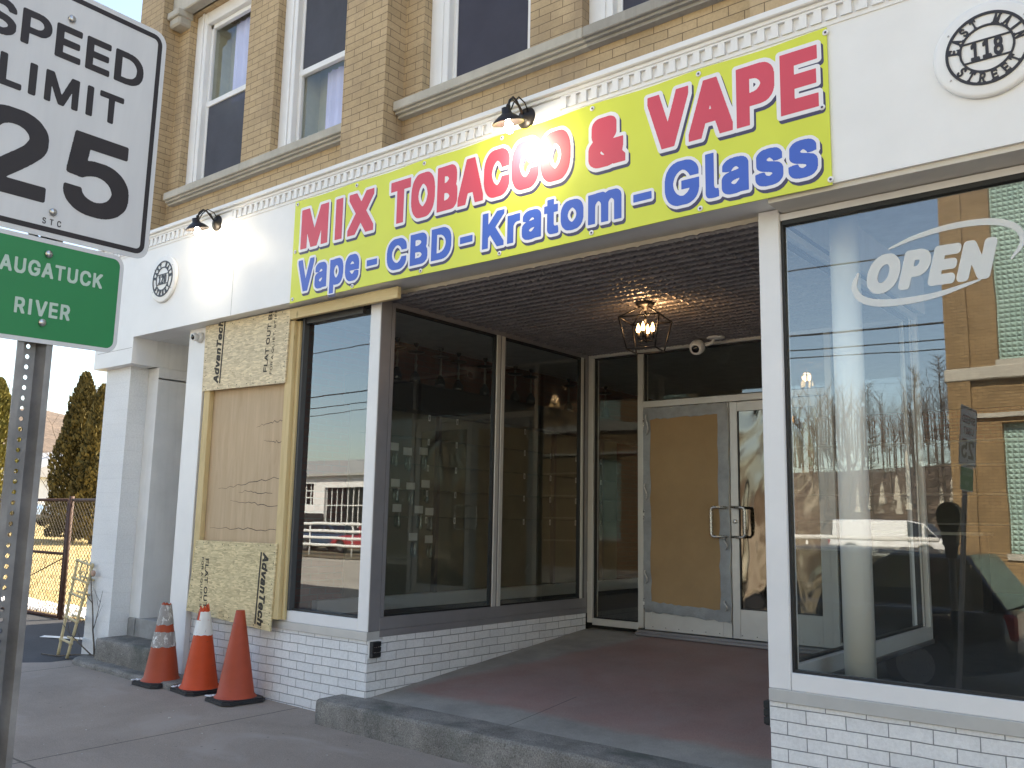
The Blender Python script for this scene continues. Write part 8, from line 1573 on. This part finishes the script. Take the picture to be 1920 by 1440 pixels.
    for s in (1, -1):
        l = MB(); l.box(L / 2 - .10, L / 2 - .005, s * hw * .52, s * hw * .80, belt * .60, belt * .74, .02); l.build("headlight", HEAD, t, True)
        l = MB(); l.box(-L / 2 - .012, -L / 2 + .16, s * hw * .66, s * hw * .885, belt * .66, belt * .95, .03); l.build("tail_light", TAIL, t, True)
    l = MB(); l.box(-L / 2 - .025, -L / 2 + .1, -hw * .8, hw * .8, .36, .52, .03); l.box(L / 2 - .1, L / 2 + .02, -hw * .78, hw * .78, .34, .50, .03); l.build("bumper", GASKET, t, True)
    return t
vehicle("parked_car", "dark parked car at the kerb reflected low in the right display window", "car", (-4.20, -6.05, -.2), R(180), car_paint("charcoal_car_paint", (.025, .028, .034)), 4.7, 1.86, 1.50, "suv")
vehicle("parked_car", "dark tall vehicle beyond the railing reflected in the left window", "car", (-40.6, -25.6, -.17), R(180), car_paint("dull_black_paint", (.03, .032, .032)), 4.8, 1.9, 1.9, "van")
vehicle("parked_car", "dark blue car beyond the railing reflected in the left window", "car", (-35.9, -25.2, -.17), 0, car_paint("navy_car_paint", (.03, .06, .11)), 4.5, 1.8, 1.42, "sedan")
vehicle("parked_car", "red car beyond the railing reflected at the right of the left window", "car", (-33.0, -25.0, -.17), R(180), car_paint("red_car_paint", (.35, .02, .03)), 4.4, 1.8, 1.42, "sedan")
vehicle("white_van", "white van across the road reflected in the right window", "van", (-13.4, -41.0, -.17), 0, car_paint("white_vehicle_paint", (.75, .75, .75)), 5.6, 2.0, 2.1, "van")
vehicle("parked_car", "pale blue car parked beyond the yard behind the chain link gate", "car", (-40.5, 11.5, .93), R(20), car_paint("pale_blue_car_paint", (.16, .24, .36)), 4.5, 1.8, 1.5, "sedan")

# ---------------------------------------------------------------- across the road
t = thing("roadside_railing", "white railing of four horizontal pipes across the road reflected in the left window", "railing", (-35, -21.5, -.17))
for z in (.30, .62, .92, 1.24): b = MB(); b.tube([(-75, -21.5, z), (-6.5, -21.5, z)], .065, 8); b.build("rail", WHITE_DIRTY, t)
for i in range(24): b = MB(); b.tube([(-74 + i * 2.9, -21.55, -.3), (-74 + i * 2.9, -21.55, 1.28)], .04, 8); b.build("post", WHITE_DIRTY, t)
t = thing("industrial_building", "low white industrial building across the road reflected in the left window", "building", (-46, -36, -.17))
b = MB(); b.wall(-66, -29, -.4, 4.0, -30, -30.3, [(-47.2, -43.9, 2.3, 3.55), (-42.9, -38.6, .2, 3.3), (-58, -53, .2, 3.1)]); b.box(-66, -65.7, -44, -30.31, -.4, 4.0); b.box(-29.3, -29, -44, -30.31, -.4, 4.0); b.build("wall", WHITE, t)
b = MB(); b.prism([(-29.6, 3.98), (-29.6, 4.12), (-37, 5.6), (-44.5, 4.12), (-44.5, 3.98)], -66.5, -28.5, lambda u, v, q: (q, u, v)); b.build("roof", paint("pale_metal_roof", (.40, .40, .38), .6, .1, .5), t)
for a, c, z0, z1 in ((-47.2, -43.9, 2.3, 3.55), (-42.9, -38.6, .2, 3.3), (-58, -53, .2, 3.1)):
    b = MB(); b.box(a, c, -30.28, -30.25, z0, z1); wd = b.build("window", LENS, t); b = MB(); n = int((c - a) / .45)
    for i in range(n + 1): b.box(a + (c - a) * i / n - .03, a + (c - a) * i / n + .03, -30.24, -30.20, z0, z1)
    for z in (z0 + (z1 - z0) * .33, z0 + (z1 - z0) * .66): b.box(a, c, -30.245, -30.205, z - .03, z + .03)
    b.build("glazing_bars", WHITE_DIRTY, wd)
# brick block with green glazed windows
BRICK_GOLD = brick_material("golden_brick", (.33, .22, .11), (.27, .175, .085), (.13, .09, .055), .075, .22, .008, .5)
n = NT("green_glass_block"); v = n.coords((8.5, 8.5, 8.5)); sp = n.n("SeparateXYZ"); n.l(v, sp.inputs[0])
px = n.math('ABSOLUTE', n.math('SUBTRACT', n.math('FRACT', sp.outputs[0]), .5)); pz = n.math('ABSOLUTE', n.math('SUBTRACT', n.math('FRACT', sp.outputs[2]), .5))
n.set(n.ramp(n.noise(n.coords(), 1.5, 4), [(.3, (.34, .50, .45)), (.7, (.46, .64, .58))]), .25, 0, .6); n.bump(n.math('SUBTRACT', 1.0, n.math('MAXIMUM', px, pz)), 1.0, .12); GREENBLOCK = n.m
t = thing("brick_building", "golden brick building with green glazed windows reflected in the right window", "building", (0, -22, -.17))
wins = [(x, x + 1.75, z0, z1) for x in (-4.15, -1.2, 1.75, 4.7, 7.6) for z0, z1 in ((1.0, 4.0), (5.45, 10.3))]
b = MB(); b.wall(-5.1, 14, -.4, 12.5, -18, -18.4, wins); b.box(-5.1, -4.7, -32, -18.41, -.4, 12.5); b.box(-5.1, 14, -32.4, -32, -.4, 12.5); b.box(-5.25, -4.75, -17.98, -17.86, -.3, 12.4); b.build("wall", BRICK_GOLD, t)
b = MB(); b.box(-5.3, 14.1, -18.0, -17.82, 5.0, 5.3, .02); b.box(-5.3, 14.1, -18.0, -17.9, 4.12, 4.22); b.box(-5.4, 14.2, -18.1, -17.6, 12.4, 12.8, .03); b.build("stone_band", STONE, t)
for a, c, z0, z1 in wins:
    b = MB(); b.box(a, c, -18.25, -18.2, z0, z1); wd = b.build("window", GREENBLOCK, t)
    b = MB(); b.box(a - .05, c + .05, -18.1, -17.95, z0 - .14, z0 - .002); b.build("sill", STONE, wd)
MB().box(-5.0, 13.9, -31.9, -18.45, 12.0, 12.2).build("roof", SHINGLE, t)
# utility poles and wires along the far side of the road
WOODPOLE = paint("weathered_pole", (.14, .11, .085), .9, .25, 6, bump=.3); CABLE = paint("black_cable", (.012, .012, .013), .6)
for x in (-58, -16.8, 24):
    t = thing("utility_pole", "weathered wooden utility pole across the road" if x == -58 else "wooden utility pole on the far kerb " + ("near the white van" if x < 0 else "past the brick building"), "pole", (x, -14.6, -.2))
    b = MB(); b.tube([(x, -20.6, -.5), (x, -20.6, 10.5)], .16, 10, r1=.11); b.build("pole", WOODPOLE, t); b = MB(); b.box(x - .06, x + .06, -21.8, -19.4, 9.6, 9.75); b.build("crossarm", WOODPOLE, t)
def span(x0, x1, y0, y1, z0, z1, sag, r, label):
    b = MB(); b.tube([(x0 + (x1 - x0) * i / 24, y0 + (y1 - y0) * i / 24, z0 + (z1 - z0) * i / 24 - sag * 4 * (i / 24) * (1 - i / 24)) for i in range(25)], r, 5, caps=False)
    return tag(b.build("overhead_cable", CABLE), label, "cable", "overhead cables along the road")
for k, (y, za, zb, zc, r) in enumerate(((-20.4, 9.55, 9.35, 9.8, .022), (-20.2, 7.55, 7.35, 7.8, .03), (-20.8, 7.2, 7.1, 7.5, .02), (-20.3, 6.6, 6.9, 7.0, .016))):
    for (xa, xb, z1, z2) in ((-58, -16.8, za, zb), (-16.8, 24, zb, zc)): span(xa, xb, y, y, z1, z2, .55 + .1 * k, r, "black overhead cable along the far side of the road reflected in the windows")
span(-16.8, 3.0, -20.5, .0, 7.1, 7.9, .4, .014, "service cable crossing the road to the brick shop")["group"] = ""
del bpy.data.objects[[o.name for o in bpy.data.objects if o.name.startswith("overhead_cable")][-1]]["group"]
# cemetery stones on the slope
PALESTONE = paint("pale_gravestone", (.50, .46, .38), .8, .15, 3)
rr = random.Random(3)
for i in range(16):
    x = -24 + i * .75 + rr.uniform(-.2, .2); y = -66 - rr.uniform(0, 6); z = hill_z(x, y) - .2; tall = i in (5, 7); h = 4.4 if tall else rr.uniform(1.2, 2.2); w = .24
    b = MB(); b.box(x - w, x + w, y - w, y + w, z, z + .45, .03); k = b.pts([(x - w * .7, y - w * .7, z + .45), (x + w * .7, y - w * .7, z + .45), (x + w * .7, y + w * .7, z + .45), (x - w * .7, y + w * .7, z + .45), (x - w * .42, y - w * .42, z + h), (x + w * .42, y - w * .42, z + h), (x + w * .42, y + w * .42, z + h), (x - w * .42, y + w * .42, z + h), (x, y, z + h + .4)])
    for q in range(4): b.face((k + q, k + (q + 1) % 4, k + 4 + (q + 1) % 4, k + 4 + q)); b.face((k + 4 + q, k + 4 + (q + 1) % 4, k + 8))
    tag(b.build("gravestone", PALESTONE), "tall pale obelisk on the slope reflected in the right window" if tall else "short pale gravestone on the slope reflected in the right window", "gravestone", "gravestones on the slope")
# parking meter at the kerb behind the camera's left shoulder
t = thing("parking_meter", "dark round headed parking meter on the kerb reflected in the right window", "parking meter", (-2.13, -4.05, gz(-2.1, -4)))
b = MB(); b.tube([(-2.13, -4.05, -.1), (-2.13, -4.05, 1.30)], .03, 10); b.build("pole", GASKET, t)
b = MB(); P = [(-.055, 0), (-.07, .10), (-.10, .18)] + [(.105 * math.cos(math.pi - math.pi * k / 10), .26 + .115 * math.sin(math.pi * k / 10)) for k in range(11)] + [(.10, .18), (.07, .10), (.055, 0)]
b.prism(P[::-1], -.07, .07, lambda u, v, d: (-2.13 + u, -4.05 + d, 1.40 + v)); b.lathe([(.05, 1.26), (.06, 1.36), (.085, 1.40)], (-2.13, -4.05, 0), 'z', 14); b.build("meter_head", GASKET, t)
b = MB(); b.prism([(-.07, .22), (.07, .22), (.05, .33), (-.05, .33)][::-1], .0705, .074, lambda u, v, d: (-2.13 + u, -4.05 + d, 1.40 + v)); b.build("window", LENS, t)
# litter and grit on the sidewalk
LIT = paint("salt_crumb", (.5, .48, .45), .9); rr = random.Random(17); b = MB()
for i in range(110):
    x = rr.uniform(-9.5, -.5); y = rr.uniform(-3.2, .1); r = rr.uniform(.002, .008) * (2 if rr.random() < .08 else 1); z = gz(x, y)
    if y > -.08 and x > -5.6: continue
    b.lathe([(r, 0), (r * .7, r * .5), (0, r * .6)], (x, y, z), 'z', 5)
stuff(b.build("grit", LIT))
